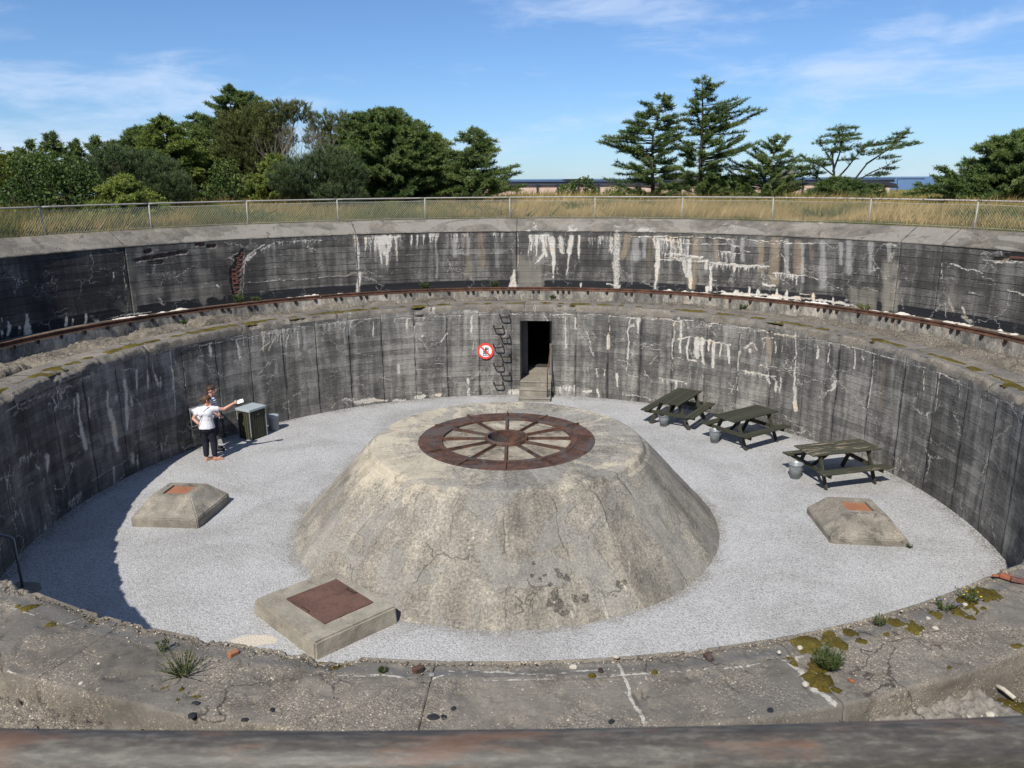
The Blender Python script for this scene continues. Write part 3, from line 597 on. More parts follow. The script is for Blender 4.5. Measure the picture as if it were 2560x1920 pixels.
# centre right
FR('c', 65, 280, 250, 275, 150, 10); D('c', 85, 280, 90, 400, 14, 1, 8); D('c', 125, 280, 125, 440, 14, 1, 7); D('c', 165, 290, 208, 440, 30, 1, 14); D('c', 190, 425, 122, 500, 16, 1, 8)
D('c', 258, 300, 265, 500, 28); D('c', 268, 480, 264, 615, 16, 1, 7); D('c', 405, 290, 385, 420, 26); D('c', 385, 420, 366, 590, 14, 1, 6); D('c', 470, 290, 466, 460, 18, .95, 8); D('c', 325, 300, 325, 410, 26, .8)
L('c', [(0, 430), (40, 340)], 8, .8); FR('c', 540, 300, 700, 290, 90, 8, .75); D('c', 760, 290, 760, 690, 42, .72); D('c', 715, 300, 720, 400, 24, .7); D('c', 690, 660, 790, 680, 14, .8)
D('c', 845, 300, 820, 440, 40, .9, kind='tan'); D('c', 920, 320, 920, 460, 45, .8, kind='soft'); D('c', 985, 300, 985, 440, 30, .8, kind='soft'); D('c', 1030, 300, 1030, 600, 40, .5, kind='tan'); D('c', 880, 440, 885, 660, 14, .6, kind='soft')
D('c', 1092, 340, 1088, 520, 30); D('c', 1088, 500, 1073, 695, 22, 1, 9); D('c', 1090, 540, 1095, 620, 26, .7, kind='tan'); FR('c', 1050, 300, 1330, 312, 150, 14, .9)
L('c', [(880, 290), (1100, 288), (1300, 290), (1600, 300), (1900, 318), (2212, 338)], 7, .95); L('c', [(1100, 305), (1310, 345), (1480, 345), (1660, 345), (1810, 410)], 8, .9)
L('c', [(1110, 470), (1400, 480), (1700, 505), (1980, 522)], 8, 1.0); L('c', [(1130, 415), (1310, 440), (1440, 445)], 9, .95, drip=30); L('c', [(1550, 400), (1680, 415), (1820, 440)], 7, .9); L('c', [(1480, 500), (1650, 512), (1830, 522)], 12, 1.0, drip=70)
L('c', [(1140, 450), (1300, 460)], 12, .9); D('c', 1335, 480, 1345, 690, 38, .85, 26); D('c', 1290, 480, 1312, 600, 26, .8, 14); D('c', 1380, 480, 1372, 690, 30, .8, kind='tan'); D('c', 1500, 525, 1502, 712, 15); D('c', 1470, 480, 1470, 540, 20, .9)
FR('c', 1560, 420, 1700, 420, 90, 9, .75); FR('c', 1200, 360, 1330, 400, 80, 8, .7)
for x, y, w, s in ((1390, 450, 55, .9), (1550, 490, 24, .85), (1900, 560, 28, .8), (2000, 600, 48, .8), (2180, 600, 36, .75), (1240, 460, 30, .6)): D('c', x, 325, x, y, w, s, kind='tan')
for x, y, w in ((2100, 570, 26), (1320, 480, 18), (1760, 470, 30), (1680, 480, 20)): D('c', x, 320, x, y, w, .85, kind='soft')
FR('c', 2010, 570, 2212, 600, 45, 8, .9); L('c', [(2000, 570), (2212, 600)], 6, .9); L('c', [(1500, 632), (1780, 640), (2100, 660)], 4, .7); L('c', [(1920, 660), (2010, 680)], 12, .9)
L('c', [(1520, 728), (1750, 736), (2000, 758), (2212, 785)], 13, 1.0)
for x, y, w in ((1815, 690, 10), (1880, 712, 17), (1710, 720, 26), (480, 660, 9), (1475, 690, 14)): D('c', x, y, x, y+30, w, 1)
for x, y in ((2035, 700), (2110, 708)): D('c', x, y, x, 770, 7, 1, 22)
D('c', 30, 500, 30, 690, 80, .75, kind='lite')
for x in (1040, 1600, 300, 600): D('c', x, 640, x+360, 680, 30, .0, kind='dark')
# right
for x, y, w, s in ((140, 590, 22, .8), (250, 640, 48, .85), (430, 560, 42, .85), (530, 460, 24, .6)): D('d', x, 340, x+8, y, w, s, kind='tan')
for x, y, w in ((335, 600, 26), (622, 680, 36), (830, 560, 40), (760, 500, 24), (1000, 560, 26), (460, 640, 22), (1140, 480, 20)): D('d', x, 345, x, y, w, .85, kind='soft')
L('d', [(0, 325), (230, 345), (480, 340), (650, 345), (720, 382)], 6, .95); L('d', [(0, 520), (210, 520)], 9, 1, drip=40); L('d', [(240, 575), (480, 595), (590, 625)], 7, .95); FR('d', 355, 590, 430, 600, 80, 5, .9)
L('d', [(150, 665), (250, 680)], 10, .95); L('d', [(0, 745), (230, 755), (500, 775), (900, 838)], 14, 1); L('d', [(440, 740), (520, 750)], 8, .8)
for x in (265, 340): D('d', x, 700, x, 765, 6, 1, 20)
D('d', 550, 750, 552, 790, 20, .95); D('d', 45, 690, 45, 740, 12, .9); D('d', 705, 770, 710, 820, 14, .8); D('d', 1165, 425, 1165, 480, 34, .55, 14)
for x in (1130, 1190): D('d', x, 520, x, 850, 44, .95, kind='lite')
for x in (870, 940, 1010): D('d', x, 720, x, 850, 45, .7, kind='lite')
L('d', [(640, 650), (720, 680), (780, 705)], 6, .8); L('d', [(735, 360), (750, 480)], 6, .8); L('d', [(950, 690), (1060, 720)], 6, .8); L('d', [(1060, 560), (1065, 720)], 5, .7); L('d', [(560, 560), (800, 600)], 5, .6); L('d', [(700, 560), (1060, 600)], 4, .6)
L('d', [(1640, 500), (1780, 550), (1890, 570)], 7, .9); L('d', [(2080, 710), (2212, 755)], 9, 1); L('d', [(1880, 600), (2000, 640)], 5, .7); L('d', [(1760, 620), (1900, 660), (2070, 680)], 4, .6); L('d', [(1560, 390), (1570, 660), (1600, 930)], 6, .75); L('d', [(1780, 730), (1830, 735)], 8, .8)
D('d', 1725, 850, 1740, 910, 20, .85, 8); D('d', 1720, 920, 1790, 960, 26, .6); D('d', 1600, 750, 1650, 880, 12, .6); L('d', [(1100, 345), (1200, 355)], 10, .7); L('d', [(1240, 700), (1260, 860)], 20, .45)
D('d', 1690, 760, 1660, 800, 70, .5, kind='lite'); D('d', 1640, 690, 1640, 740, 30, .5, kind='lite'); L('d', [(1900, 470), (2000, 490), (2100, 497), (2212, 480)], 10, .95)
# left, in its own shade
L('a', [(998, 360), (980, 560), (1010, 880)], 5, .7); D('a', 985, 620, 1000, 680, 9, .8); L('a', [(820, 590), (890, 572)], 4, .7); D('a', 893, 570, 893, 612, 7, .9)
D('a', 222, 905, 222, 1040, 14, 1, 42); D('a', 525, 930, 525, 985, 12, 1, 18); D('a', 575, 945, 575, 967, 9, 1); D('a', 682, 905, 676, 962, 14, .95); D('a', 70, 1000, 60, 1065, 24, .95, 14); D('a', 20, 1030, 22, 1050, 14, .9); D('a', 150, 1005, 150, 1015, 14, .9); D('a', 66, 965, 66, 985, 10, .9); D('a', 10, 930, 10, 960, 8, .8)
L('a', [(1922, 735), (1928, 560), (1936, 480), (1990, 412), (2090, 350)], 11, .95); D('a', 1960, 470, 2020, 420, 24, .75); L('a', [(860, 930), (1000, 910), (1200, 885)], 8, .95); L('a', [(1080, 640), (1300, 652), (1500, 640)], 3, .5); L('a', [(660, 712), (1000, 708)], 3, .5)
for x0, y0, x1, y1, w in ((1100, 690, 1250, 730, 40), (1400, 760, 1500, 740, 50), (1600, 600, 1600, 790, 60), (1690, 720, 1740, 760, 50), (1000, 500, 1040, 560, 60), (1020, 700, 1050, 860, 45), (1700, 390, 1740, 410, 50), (950, 840, 1000, 870, 40)): D('a', x0, y0, x1, y1, w, .42, kind='lite')
L('a', [(1930, 660), (2212, 620)], 5, .7); L('a', [(2000, 530), (2212, 520)], 4, .5); L('a', [(1070, 485), (1200, 470), (1475, 425)], 5, .8); L('a', [(1180, 500), (1280, 492)], 6, .8); L('a', [(1680, 500), (1760, 495)], 6, .6); D('a', 1710, 670, 1730, 690, 12, .8)
# recesses where the render has fallen off the brick
for seg in ((1915, 400, 1900, 470, 14, 30), (1890, 470, 1870, 560, 40, 44), (1860, 560, 1862, 640, 54, 54), (1860, 640, 1865, 725, 50, 36)): WO.seg('cut', 'a', *seg)
for x0, y0, x1, y1 in ((1075, 475, 1200, 455), (1200, 455, 1470, 410), (1550, 352, 1605, 356), (1645, 366, 1695, 364), (1150, 410, 1190, 404), (1190, 497, 1275, 490)): WO.seg('cut', 'a', x0, y0, x1, y1, 13)
for seg in ((1960, 470, 2080, 470, 10, 22), (2080, 450, 2212, 450, 30, 40)): WO.seg('cut', 'd', *seg)
# inner wall
WI = Wall(R_IN); D = WI.drip; L = WI.line; FR = WI.fringe
L('b', [(0, 1050), (300, 1000), (730, 945), (980, 930), (1480, 915), (1870, 900), (2110, 900)], 6, .9); FR('b', 0, 1050, 300, 1010, 80, 12, .75); FR('b', 490, 990, 740, 945, 90, 12, .8); FR('b', 1040, 935, 1300, 925, 45, 8, .6); FR('b', 1500, 920, 1700, 910, 40, 6, .6)
for a in ((1155, 940, 1157, 1010, 12, 1), (1665, 920, 1664, 1042, 13, 1), (900, 960, 898, 1100, 7, .85), (30, 1060, 24, 1180, 9, .85), (108, 1100, 60, 1170, 7, .85), (165, 1050, 170, 1140, 7, .85), (226, 1060, 205, 1160, 9, .9), (297, 1040, 300, 1160, 8, .85), (1092, 1300, 1093, 1360, 15, .95), (1640, 1412, 1640, 1440, 20, .95), (1285, 1068, 1286, 1074, 12, .9), (1480, 1050, 1425, 1112, 8, .9), (1740, 1060, 1755, 1010, 8, .7), (1690, 1090, 1670, 1190, 4, .8), (70, 1150, 62, 1195, 6, .8)): D('b', *a)
D('b', 345, 1010, 352, 1170, 24, .8, kind='soft'); D('b', 700, 970, 702, 1060, 20, .8, kind='soft'); D('b', 1780, 1020, 1780, 1100, 40, .5, kind='soft')
for a in ((750, 1600, 830, 1590, 18), (830, 1595, 900, 1580, 26), (920, 1580, 1000, 1585, 16), (1225, 1560, 1290, 1552, 24), (1100, 1585, 1150, 1575, 12), (1385, 1540, 1415, 1538, 18), (1985, 1520, 2035, 1515, 34), (1050, 1590, 1090, 1580, 14)): D('b', *a, .95)
L('b', [(210, 1342), (480, 1318), (740, 1296), (1060, 1250)], 4, .75); L('b', [(750, 1205), (960, 1240)], 4, .7); L('b', [(1270, 1290), (1450, 1292)], 5, .8); L('b', [(1230, 1332), (1410, 1336)], 6, .8); L('b', [(750, 1380), (880, 1420), (1000, 1410)], 4, .6); L('b', [(1480, 1020), (1800, 1025), (2040, 1028)], 4, .7); L('b', [(1800, 1075), (2030, 1080)], 4, .6); L('b', [(560, 1640), (600, 1600), (760, 1560), (900, 1545)], 6, .7); L('b', [(1120, 1500), (1300, 1510), (1500, 1490)], 4, .6); L('b', [(1330, 1230), (1620, 1225)], 4, .55); L('b', [(1950, 1520), (1700, 1530)], 5, .6)
L('c', [(260, 910), (330, 900), (700, 910), (900, 930), (1300, 950), (1700, 1000), (2212, 1075)], 6, .95); FR('c', 1200, 960, 1700, 1010, 70, 16, .6); FR('c', 1850, 1020, 2200, 1090, 70, 14, .6)
for a in ((360, 930, 358, 1020, 7, .8), (360, 1010, 365, 1165, 10, .85), (437, 930, 436, 1020, 11, .95), (700, 915, 698, 1080, 5, .9), (698, 1070, 697, 1168, 15, 1), (868, 935, 845, 1040, 6, .95), (845, 1040, 858, 1100, 9, 1), (858, 1100, 850, 1250, 9, 1), (850, 1250, 840, 1350, 5, .9), (930, 950, 935, 1050, 22, 1, 8), (1215, 960, 1205, 1250, 10, .85), (1203, 1250, 1198, 1350, 6, .8), (1272, 955, 1275, 1200, 14, .9), (1330, 1090, 1325, 1240, 14, .95), (1400, 1100, 1402, 1230, 34, .95), (1440, 1100, 1450, 1285, 26, 1, 16), (1490, 1110, 1492, 1185, 16, .95), (1530, 1130, 1532, 1312, 22, 1, 16), (1590, 1140, 1585, 1232, 12, .95), (1640, 1150, 1650, 1282, 18, 1, 12), (1745, 1000, 1740, 1200, 7, .85), (1735, 1200, 1712, 1350, 10, .9), (1712, 1350, 1716, 1500, 7, .85), (2016, 1110, 2016, 1200, 9, .9), (1835, 1125, 1780, 1165, 12, .8), (1850, 1140, 1870, 1175, 12, .8), (1815, 1185, 1815, 1200, 10, .9), (2180, 1010, 2170, 1300, 10, .8), (2170, 1300, 2172, 1659, 14, .9), (1942, 1392, 1970, 1445, 14, .95), (2022, 1440, 2020, 1512, 13, .95), (2062, 1400, 2055, 1510, 10, .9), (762, 1370, 765, 1470, 15, .85), (605, 1330, 612, 1400, 14, .7), (1235, 1430, 1230, 1490, 10, .8), (665, 1350, 668, 1390, 10, .8), (1110, 1195, 1010, 1310, 5, .7), (1330, 1240, 1350, 1440, 6, .7)): D('c', *a)
L('c', [(1250, 1100), (1330, 1080), (1500, 1110), (1660, 1142)], 10, 1); D('c', 1962, 1095, 1980, 1290, 42, 1.1, 8, 'tan'); L('c', [(1912, 1090), (2008, 1092)], 7, .9); L('c', [(1912, 1090), (1918, 1140)], 9, .7)
L('c', [(1210, 1245), (1330, 1262), (1450, 1282)], 8, .95); L('c', [(1780, 1360), (1900, 1372), (2020, 1390)], 9, 1, drip=30); L('c', [(1090, 1410), (1200, 1420), (1310, 1442)], 8, .95, drip=45); L('c', [(480, 1310), (640, 1330), (760, 1370)], 5, .7); L('c', [(840, 1380), (920, 1390)], 6, .9)
FR('c', 280, 1482, 430, 1468, 70, 10, 1); D('c', 500, 1515, 560, 1512, 18, .9); D('c', 610, 1500, 622, 1552, 24, .95, 8); L('c', [(820, 1505), (818, 1575)], 8, .9); L('c', [(850, 1540), (960, 1550), (1100, 1585)], 10, .75); L('c', [(1450, 1430), (1700, 1500), (2000, 1560)], 5, .7); L('c', [(1100, 1300), (1250, 1310), (1500, 1330)], 4, .5); L('c', [(1900, 1300), (2100, 1330), (2212, 1320)], 6, .8)
L('c', [(560, 1330), (600, 1390), (640, 1400)], 4, .6); L('c', [(1940, 1240), (1960, 1400), (1975, 1540)], 7, .8); L('c', [(1580, 1250), (1590, 1420), (1620, 1560)], 5, .6); L('c', [(1720, 1060), (1780, 1000)], 5, .7); L('c', [(2100, 1120), (2160, 1240), (2130, 1350)], 6, .7)
L('d', [(0, 1010), (400, 1085), (640, 1120), (900, 1170), (1300, 1290), (1530, 1360), (1900, 1530), (2212, 1659)], 6, .9)
for a in ((585, 1140, 583, 1250, 5, 1, 15), (678, 1130, 668, 1280, 5, 1, 12), (880, 1110, 870, 1320, 5, 1, 14), (935, 1235, 945, 1255, 12, .9), (1428, 1350, 1420, 1500, 5, 1, 16), (1712, 1370, 1708, 1560, 4, .95, 9), (1035, 1230, 980, 1640, 8, .85), (1555, 1300, 1515, 1655, 9, .85), (405, 1100, 402, 1350, 7, .85), (402, 1350, 402, 1480, 8, .8), (402, 1480, 412, 1655, 22, .95), (620, 1420, 610, 1655, 7, .7), (300, 1120, 300, 1200, 7, .8), (45, 1182, 45, 1200, 14, .9), (165, 1120, 150, 1170, 10, .8), (1300, 1240, 1360, 1290, 5, .7), (1880, 1540, 1870, 1640, 6, .8), (800, 1340, 1090, 1200, 3, 0)): D('d', *a)
D('d', 1110, 1300, 1080, 1650, 36, .55, kind='tan'); D('d', 1930, 1400, 1925, 1500, 20, .5, kind='soft'); D('d', 1830, 1400, 1830, 1480, 20, .6, kind='soft')
L('d', [(0, 1280), (200, 1330), (400, 1350), (520, 1390)], 6, .8); L('d', [(0, 1350), (240, 1385)], 9, .95); L('d', [(230, 1390), (280, 1500)], 10, .8); L('d', [(760, 1480), (820, 1490), (800, 1590)], 5, .8); L('d', [(920, 1490), (1000, 1530), (1150, 1560)], 5, .7); L('d', [(0, 1480), (120, 1560)], 6, .7); L('d', [(180, 1600), (300, 1650)], 6, .6)
for x0, x1 in ((650, 640), (700, 690), (1060, 1040), (1260, 1250)): WI.seg('dark', 'd', x0, 1160, x1, 1640, 22, 30, .42)
for a in ((540, 100, 562, 300, 18, .9), (562, 300, 597, 472, 26, .9), (738, 80, 752, 220, 14, .8), (760, 220, 815, 472, 26, .95), (862, 0, 875, 130, 24, .95), (870, 130, 880, 335, 24, .95, 12), (905, 120, 912, 165, 14, .8), (942, 20, 946, 75, 9, .8), (612, 120, 626, 260, 14, .75), (425, 90, 425, 120, 18, .7), (520, 130, 514, 230, 10, .7), (325, 530, 328, 640, 30, .95, 8), (250, 580, 272, 612, 12, .85), (1115, 440, 1122, 500, 20, .6, 6), (1160, 380, 1150, 450, 14, .6), (910, 510, 922, 572, 20, .75), (947, 520, 952, 600, 10, .75), (790, 600, 795, 742, 12, .85), (312, 1010, 318, 1060, 24, .8), (378, 970, 382, 1010, 14, .7), (140, 870, 172, 992, 7, .85), (296, 690, 296, 694, 10, .9), (640, 790, 650, 830, 8, .7), (112, 390, 118, 440, 14, .5)): D('l', *a)
FR('l', 130, 545, 235, 500, 50, 8, .85); FR('l', 480, 845, 568, 780, 80, 9, .75); L('l', [(30, 225), (250, 120), (480, 45)], 4, .8); L('l', [(640, 700), (800, 600), (900, 540)], 5, .75); L('l', [(0, 970), (40, 830)], 5, .7); L('l', [(150, 690), (230, 640)], 4, .6); L('l', [(350, 520), (460, 520), (500, 480)], 4, .6)
for a in ((1340, 1190, 1360, 1400, 7, .9), (1360, 1400, 1385, 1655, 11, .9), (1150, 1290, 1165, 1400, 6, .85), (1165, 1400, 1172, 1485, 16, .9), (1195, 1270, 1225, 1390, 6, .85), (1225, 1390, 1250, 1455, 14, .9), (1268, 1400, 1270, 1475, 12, .85), (1870, 1100, 1890, 1245, 10, .85), (1655, 1150, 1668, 1232, 14, .95), (2070, 1060, 2085, 1190, 7, .8), (2118, 1130, 2050, 1190, 6, .8), (1080, 1350, 1082, 1480, 16, .85), (1370, 1260, 1395, 1300, 8, .8)): D('a', *a)
L('a', [(965, 1335), (1065, 1338)], 10, .9); L('a', [(1120, 1240), (1350, 1180), (1640, 1135), (2000, 1075), (2212, 1045)], 6, .85); FR('a', 1900, 1090, 2212, 1050, 70, 10, .7); L('a', [(1390, 1440), (1460, 1430), (1465, 1470)], 5, .7); L('a', [(1620, 1420), (1900, 1350)], 3, .5)
for x0, y0, x1, y1, w in ((1760, 1180, 1760, 1640, 34), (430, 60, 470, 300, 18)): WI.seg('dark', 'a', x0, y0, x1, y1, w, w, .45)

# ------------------------------------------------------------------ the pit: gravel floor
azf = np.linspace(0, 360, 145)[:-1]; rr = np.linspace(0.02, 9.6, 70)
A, Rg = np.meshgrid(azf, rr, indexing='ij'); Vf = ring(azf, (np.repeat(rr[None], len(azf), 0), np.zeros((len(azf), len(rr)))))
Vf[..., 2] = 0.05*(fbm(Vf[..., 0]*.8+50, Vf[..., 1]*.8+50, 3, 4)-.5)*np.clip((9.0-Rg)/2+.3, .2, 1)
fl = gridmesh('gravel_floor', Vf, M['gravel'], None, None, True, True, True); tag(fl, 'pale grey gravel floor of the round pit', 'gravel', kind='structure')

# ------------------------------------------------------------------ inner wall of cast panels
inner = empty('pit_wall', (CX, CY, 0)); inner['label'] = 'lower round concrete pit wall with white lime runs and a doorway'; inner['category'] = 'wall'
def child(o, parent): o.parent = parent; o.matrix_parent_inverse = parent.matrix_world.inverted(); return o
bpy.context.view_layer.update()
DOOR0, DOOR1, DOORZ = 2.4, 8.55, 2.44
STEPA = 360/57.0
joints = [-5.65+STEPA*k for k in range(-19, 38)]
ZP = 2.82
def panel(a0, a1, z0, z1, seed, fine=True, gap=True):
    da = (0.03 if fine else 0.9)/R_IN*57.3; n = max(2, int((a1-a0)/da)+1); k = max(2, int((z1-z0)/(0.03 if fine else 1.0))+1)
    az = np.linspace(a0, a1, n); zs = np.linspace(z0, z1, k); AZ, ZZ = np.meshgrid(az, zs, indexing='ij')
    arc = np.radians(AZ)*R_IN
    if fine:
        at = WI.paint(arc, ZZ)
        at['dark'] = np.maximum(at['dark'], .46*np.clip((-AZ-48)/22, 0, 1)*(.55+.7*fbm(arc*.9, ZZ*.5, 33, 3))+.30*np.clip((AZ-62)/18, 0, 1)*fbm(arc*.9, ZZ*.4, 34, 3)*1.3)*(1-np.clip(at['white'], 0, 1))  # paints the left side's shade into the wall colour; right end darker too
    else: at = {q: np.zeros(AZ.shape) for q in WI.f}
    rng = random.Random(seed)
    off = rng.uniform(-.006, .006)
    Rr = R_IN+off+0.010*(fbm(arc*1.1+40, ZZ*1.1, 7, 4)-.5)*2+.006*(vnoise(arc*.0+seed*3.1, np.floor(ZZ/.17), 4)-.5)
    Rr = Rr-0.014/(1+np.exp(-(ZZ-2.60)*60))
    if gap:
        g = (.006 if (seed*7) % 3 == 0 else .013)/R_IN*57.3
        wob0 = (fbm(ZZ*7, ZZ*0+seed, 3, 3)-.35)*2.2*g; wob1 = (fbm(ZZ*7+90, ZZ*0+seed, 3, 3)-.35)*2.2*g
        t = (AZ-a0)/(a1-a0); AZ = AZ+np.where(t < .5, np.clip(1-t*12, 0, 1)*np.maximum(wob0, .15*g), -np.clip(1-(1-t)*12, 0, 1)*np.maximum(wob1, .15*g))
    V = np.stack([CX+Rr*np.sin(np.radians(AZ)), CY+Rr*np.cos(np.radians(AZ)), ZZ], -1)
    # returns at the sides
    Rb = Rr+.10
    Vb = np.stack([CX+Rb*np.sin(np.radians(AZ)), CY+Rb*np.cos(np.radians(AZ)), ZZ], -1)
    V = np.concatenate([Vb[:1], V, Vb[-1:]], 0)
    ext = lambda q: np.concatenate([q[:1], q, q[-1:]], 0)
    if fine and gap:
        dj = np.minimum(arc-rad(a0)*R_IN, rad(a1)*R_IN-arc); wj = .03+.16*fbm(arc*0+seed*7.7, ZZ*.8, 5, 3)
        at['dark'] = np.maximum(at['dark'], (.30+.35*fbm(arc*2, ZZ*2+seed, 12, 3))*np.clip(1.2-dj/wj, 0, 1)*(ZZ < 2.6))
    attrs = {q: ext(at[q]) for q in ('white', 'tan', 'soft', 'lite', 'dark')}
    attrs['wc'] = ext(np.stack([arc, ZZ, 0*ZZ], -1))
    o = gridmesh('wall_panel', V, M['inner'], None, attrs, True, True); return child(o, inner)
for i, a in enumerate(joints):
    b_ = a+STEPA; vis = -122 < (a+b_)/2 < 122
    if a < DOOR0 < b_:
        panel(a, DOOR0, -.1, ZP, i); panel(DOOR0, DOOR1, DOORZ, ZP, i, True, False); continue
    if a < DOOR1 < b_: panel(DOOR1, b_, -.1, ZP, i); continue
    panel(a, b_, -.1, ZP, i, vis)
azb = np.arange(DOOR1+.6, 360+DOOR0-.6, 2.0)
child(gridmesh('wall_core', ring(azb, ([R_IN+.06, R_IN+.06], [-.1, 2.8])), M['darkiron'], None, None, True), inner)

# doorway, steps and passage
DAZ = (DOOR0+DOOR1)/2; HW = rad(DOOR1-DOOR0)/2*R_IN
door = empty('doorway', PT(DAZ, R_IN, 0), -rad(DAZ)); tag(door, 'dark doorway with worn concrete steps in the pit wall', 'doorway')
def dbox(name, x0, x1, y0, y1, z0, z1, m, bev=0.0, parent=door): return MB().box(((x0+x1)/2, (y0+y1)/2, (z0+z1)/2), (x1-x0, y1-y0, z1-z0)).build(name, m, parent, False, bev)
dbox('jamb', -HW-.25, -HW, .004, 1.0, -.05, DOORZ+.1, M['jamb'], .01); dbox('jamb', HW, HW+.25, .004, 1.0, -.05, DOORZ+.1, M['jamb'], .01)
dbox('lintel', -HW, HW, .03, 1.0, DOORZ, DOORZ+.12, M['jamb'], .01)
dbox('inner_frame', -HW, -HW+.17, .80, 1.02, .49, DOORZ-.003, M['bunker'], .01); dbox('inner_frame', HW-.10, HW, .80, 1.02, .49, DOORZ-.003, M['bunker'], .01); dbox('inner_frame', -HW+.17, HW-.10, .82, 1.02, DOORZ-.07, DOORZ-.003, M['steps'], .01)
for nm, a in (('passage_wall', (-HW-.2, -HW+.10, 1.021, 5, .4, 2.5)), ('passage_wall', (HW-.06, HW+.2, 1.021, 5, .4, 2.5)), ('passage_ceiling', (-HW-.2, HW+.2, 1.021, 5, DOORZ-.04, 2.51)), ('passage_end', (-HW-.2, HW+.2, 5, 5.2, .3, 2.5)), ('passage_floor', (-HW-.19, HW+.19, 1.35, 5, .3, .66))): dbox(nm, *a, M['void'])
for a_, b_2, z_ in ((-.83, -.52, .12), (-.52, -.19, .31), (-.19, .79, .49)):
    so_ = dbox('step', -HW+.002, HW-.002, a_+.02, b_2+.02 if b_2 < 0 else b_2, -.1, z_-.035, M['hatchconc'], .008); dbox('tread', -HW-.01 if z_ < .4 else -HW+.001, HW+.01 if z_ < .4 else HW-.001, a_, b_2+.015 if b_2 < 0 else b_2, z_-.034, z_, M['steps'], .010, so_)
dbox('sill', -HW+.172, HW-.102, .792, 1.0, .40, .555, M['steps'], .01); dbox('step', -HW+.17, HW-.10, .79, 1.36, .1, .60, M['steps'], .012)
hr = MB().tube([(HW-.10, -.66, .12), (HW-.10, -.66, .95), (HW-.09, -.60, 1.02), (HW-.03, -.03, 1.60), (HW+.0, .03, 1.62)], .018, 8).build('handrail', M['rustrail'], door, True)

# ------------------------------------------------------------------ ledge slab over the inner wall
NEAR = [(0, 1452), (40, 1476), (90, 1483), (164, 1498), (205, 1515), (224, 1528), (260, 1540), (310, 1558), (350, 1568), (396, 1577), (467, 1584), (500, 1592), (523, 1605), (583, 1614), (600, 1613), (680, 1625), (740, 1637), (790, 1658), (845, 1655), (901, 1648), (950, 1642), (985, 1645), (1043, 1654), (1110, 1652), (1170, 1645), (1233, 1645), (1300, 1645), (1340, 1642), (1406, 1635), (1480, 1632), (1530, 1632), (1590, 1628), (1643, 1620), (1680, 1618), (1716, 1627), (1770, 1617), (1833, 1609), (1870, 1600), (1910, 1598), (1990, 1582), (2090, 1557), (2185, 1530), (2260, 1510), (2348, 1487), (2420, 1460), (2478, 1442), (2520, 1428), (2560, 1416)]
na = []
for x, y in NEAR:
    a, r = polar(on_z(x, y, 2.925)); na.append((a % 360, r))
na.sort(); NA = np.array([q[0] for q in na]); NR = np.array([q[1] for q in na])
def erosion(az):
    a = np.mod(np.asarray(az, float), 360)
    far = 0.34*np.clip(fbm(a*.35, a*0+3, 21, 5)-.48, 0, 1)*2+.012+.06*np.clip(fbm(a*2.2, a*0, 5, 4)-.35, 0, 1)*2
    near = np.interp(a, NA, NR)-9.336+.07*(fbm(a*1.3, a*0+4, 18, 3)-.5)*2+.055*(fbm(a*6.5, a*0+9, 8, 5)-.5)*2
    w = np.clip(np.minimum(a-NA[0], NA[-1]-a)/2+1, 0, 1)
    return np.maximum(.004, far*(1-w)+near*w)
WL = type('q', (), {})()
LV = []
def lvein(c, pts, w, st=1.0, z=2.95):
    P = [on_z(*cpx(c, *p), z) for p in pts]
    for p, q in zip(P[:-1], P[1:]): LV.append((p.x, p.y, q.x, q.y, max(.010, w*.8), st))
lvein('L3', [(0, 400), (350, 425), (550, 440), (720, 410), (900, 395), (1070, 400)], .011); lvein('L3', [(0, 470), (400, 468), (760, 465), (1130, 435), (1350, 420), (1600, 385), (1950, 375), (2212, 335)], .010)
lvein('L3', [(1090, 340), (1120, 400), (1130, 440), (1170, 540), (1190, 620), (1240, 700), (1290, 760), (1290, 820)], .020); lvein('L3', [(1180, 425), (1350, 418)], .02); lvein('L2', [(780, 430), (1200, 445), (1500, 465), (1600, 440), (1700, 435)], .009); lvein('L2', [(1640, 410), (1900, 400), (2212, 410)], .010)
lvein('L4', [(360, 860), (430, 900), (560, 1050), (690, 1150)], .05, .9); lvein('L4', [(300, 820), (450, 800)], .03, .9); lvein('L1', [(0, 985), (140, 1050)], .016); lvein('L1', [(230, 1130), (310, 1150)], .014); lvein('L1', [(450, 690), (560, 640)], .010); lvein('L1', [(0, 545), (120, 600), (250, 640)], .010); lvein('L2', [(1190, 640), (1240, 660)], .02, .7); lvein('L3', [(900, 460), (1000, 540)], .006, .7); lvein('L1', [(560, 740), (900, 820)], .006, .6)
for k in range(6): pass
def veins(X, Y, Lst):
    v = np.zeros(X.shape); wob = (fbm(X*9, Y*9, 12, 3)-.5)*.03
    for x0, y0, x1, y1, w, st in Lst:
        dx, dy = x1-x0, y1-y0; l2 = dx*dx+dy*dy+1e-9; t = np.clip(((X-x0)*dx+(Y-y0)*dy)/l2, 0, 1)
        d = np.hypot(X-x0-t*dx+wob, Y-y0-t*dy+wob); v = np.maximum(v, st*np.clip(1.5*(1-d/(w*1.4)), 0, 1))
    return v
ledge = empty('ledge_ring', (CX, CY, Z_LEDGE)); tag(ledge, 'broken ring of concrete slabs topping the lower pit wall', 'ledge'); bpy.context.view_layer.update()
ja, _ = polar(on_z(*cpx('L4', 600, 1000), 2.95)); SEC = 18
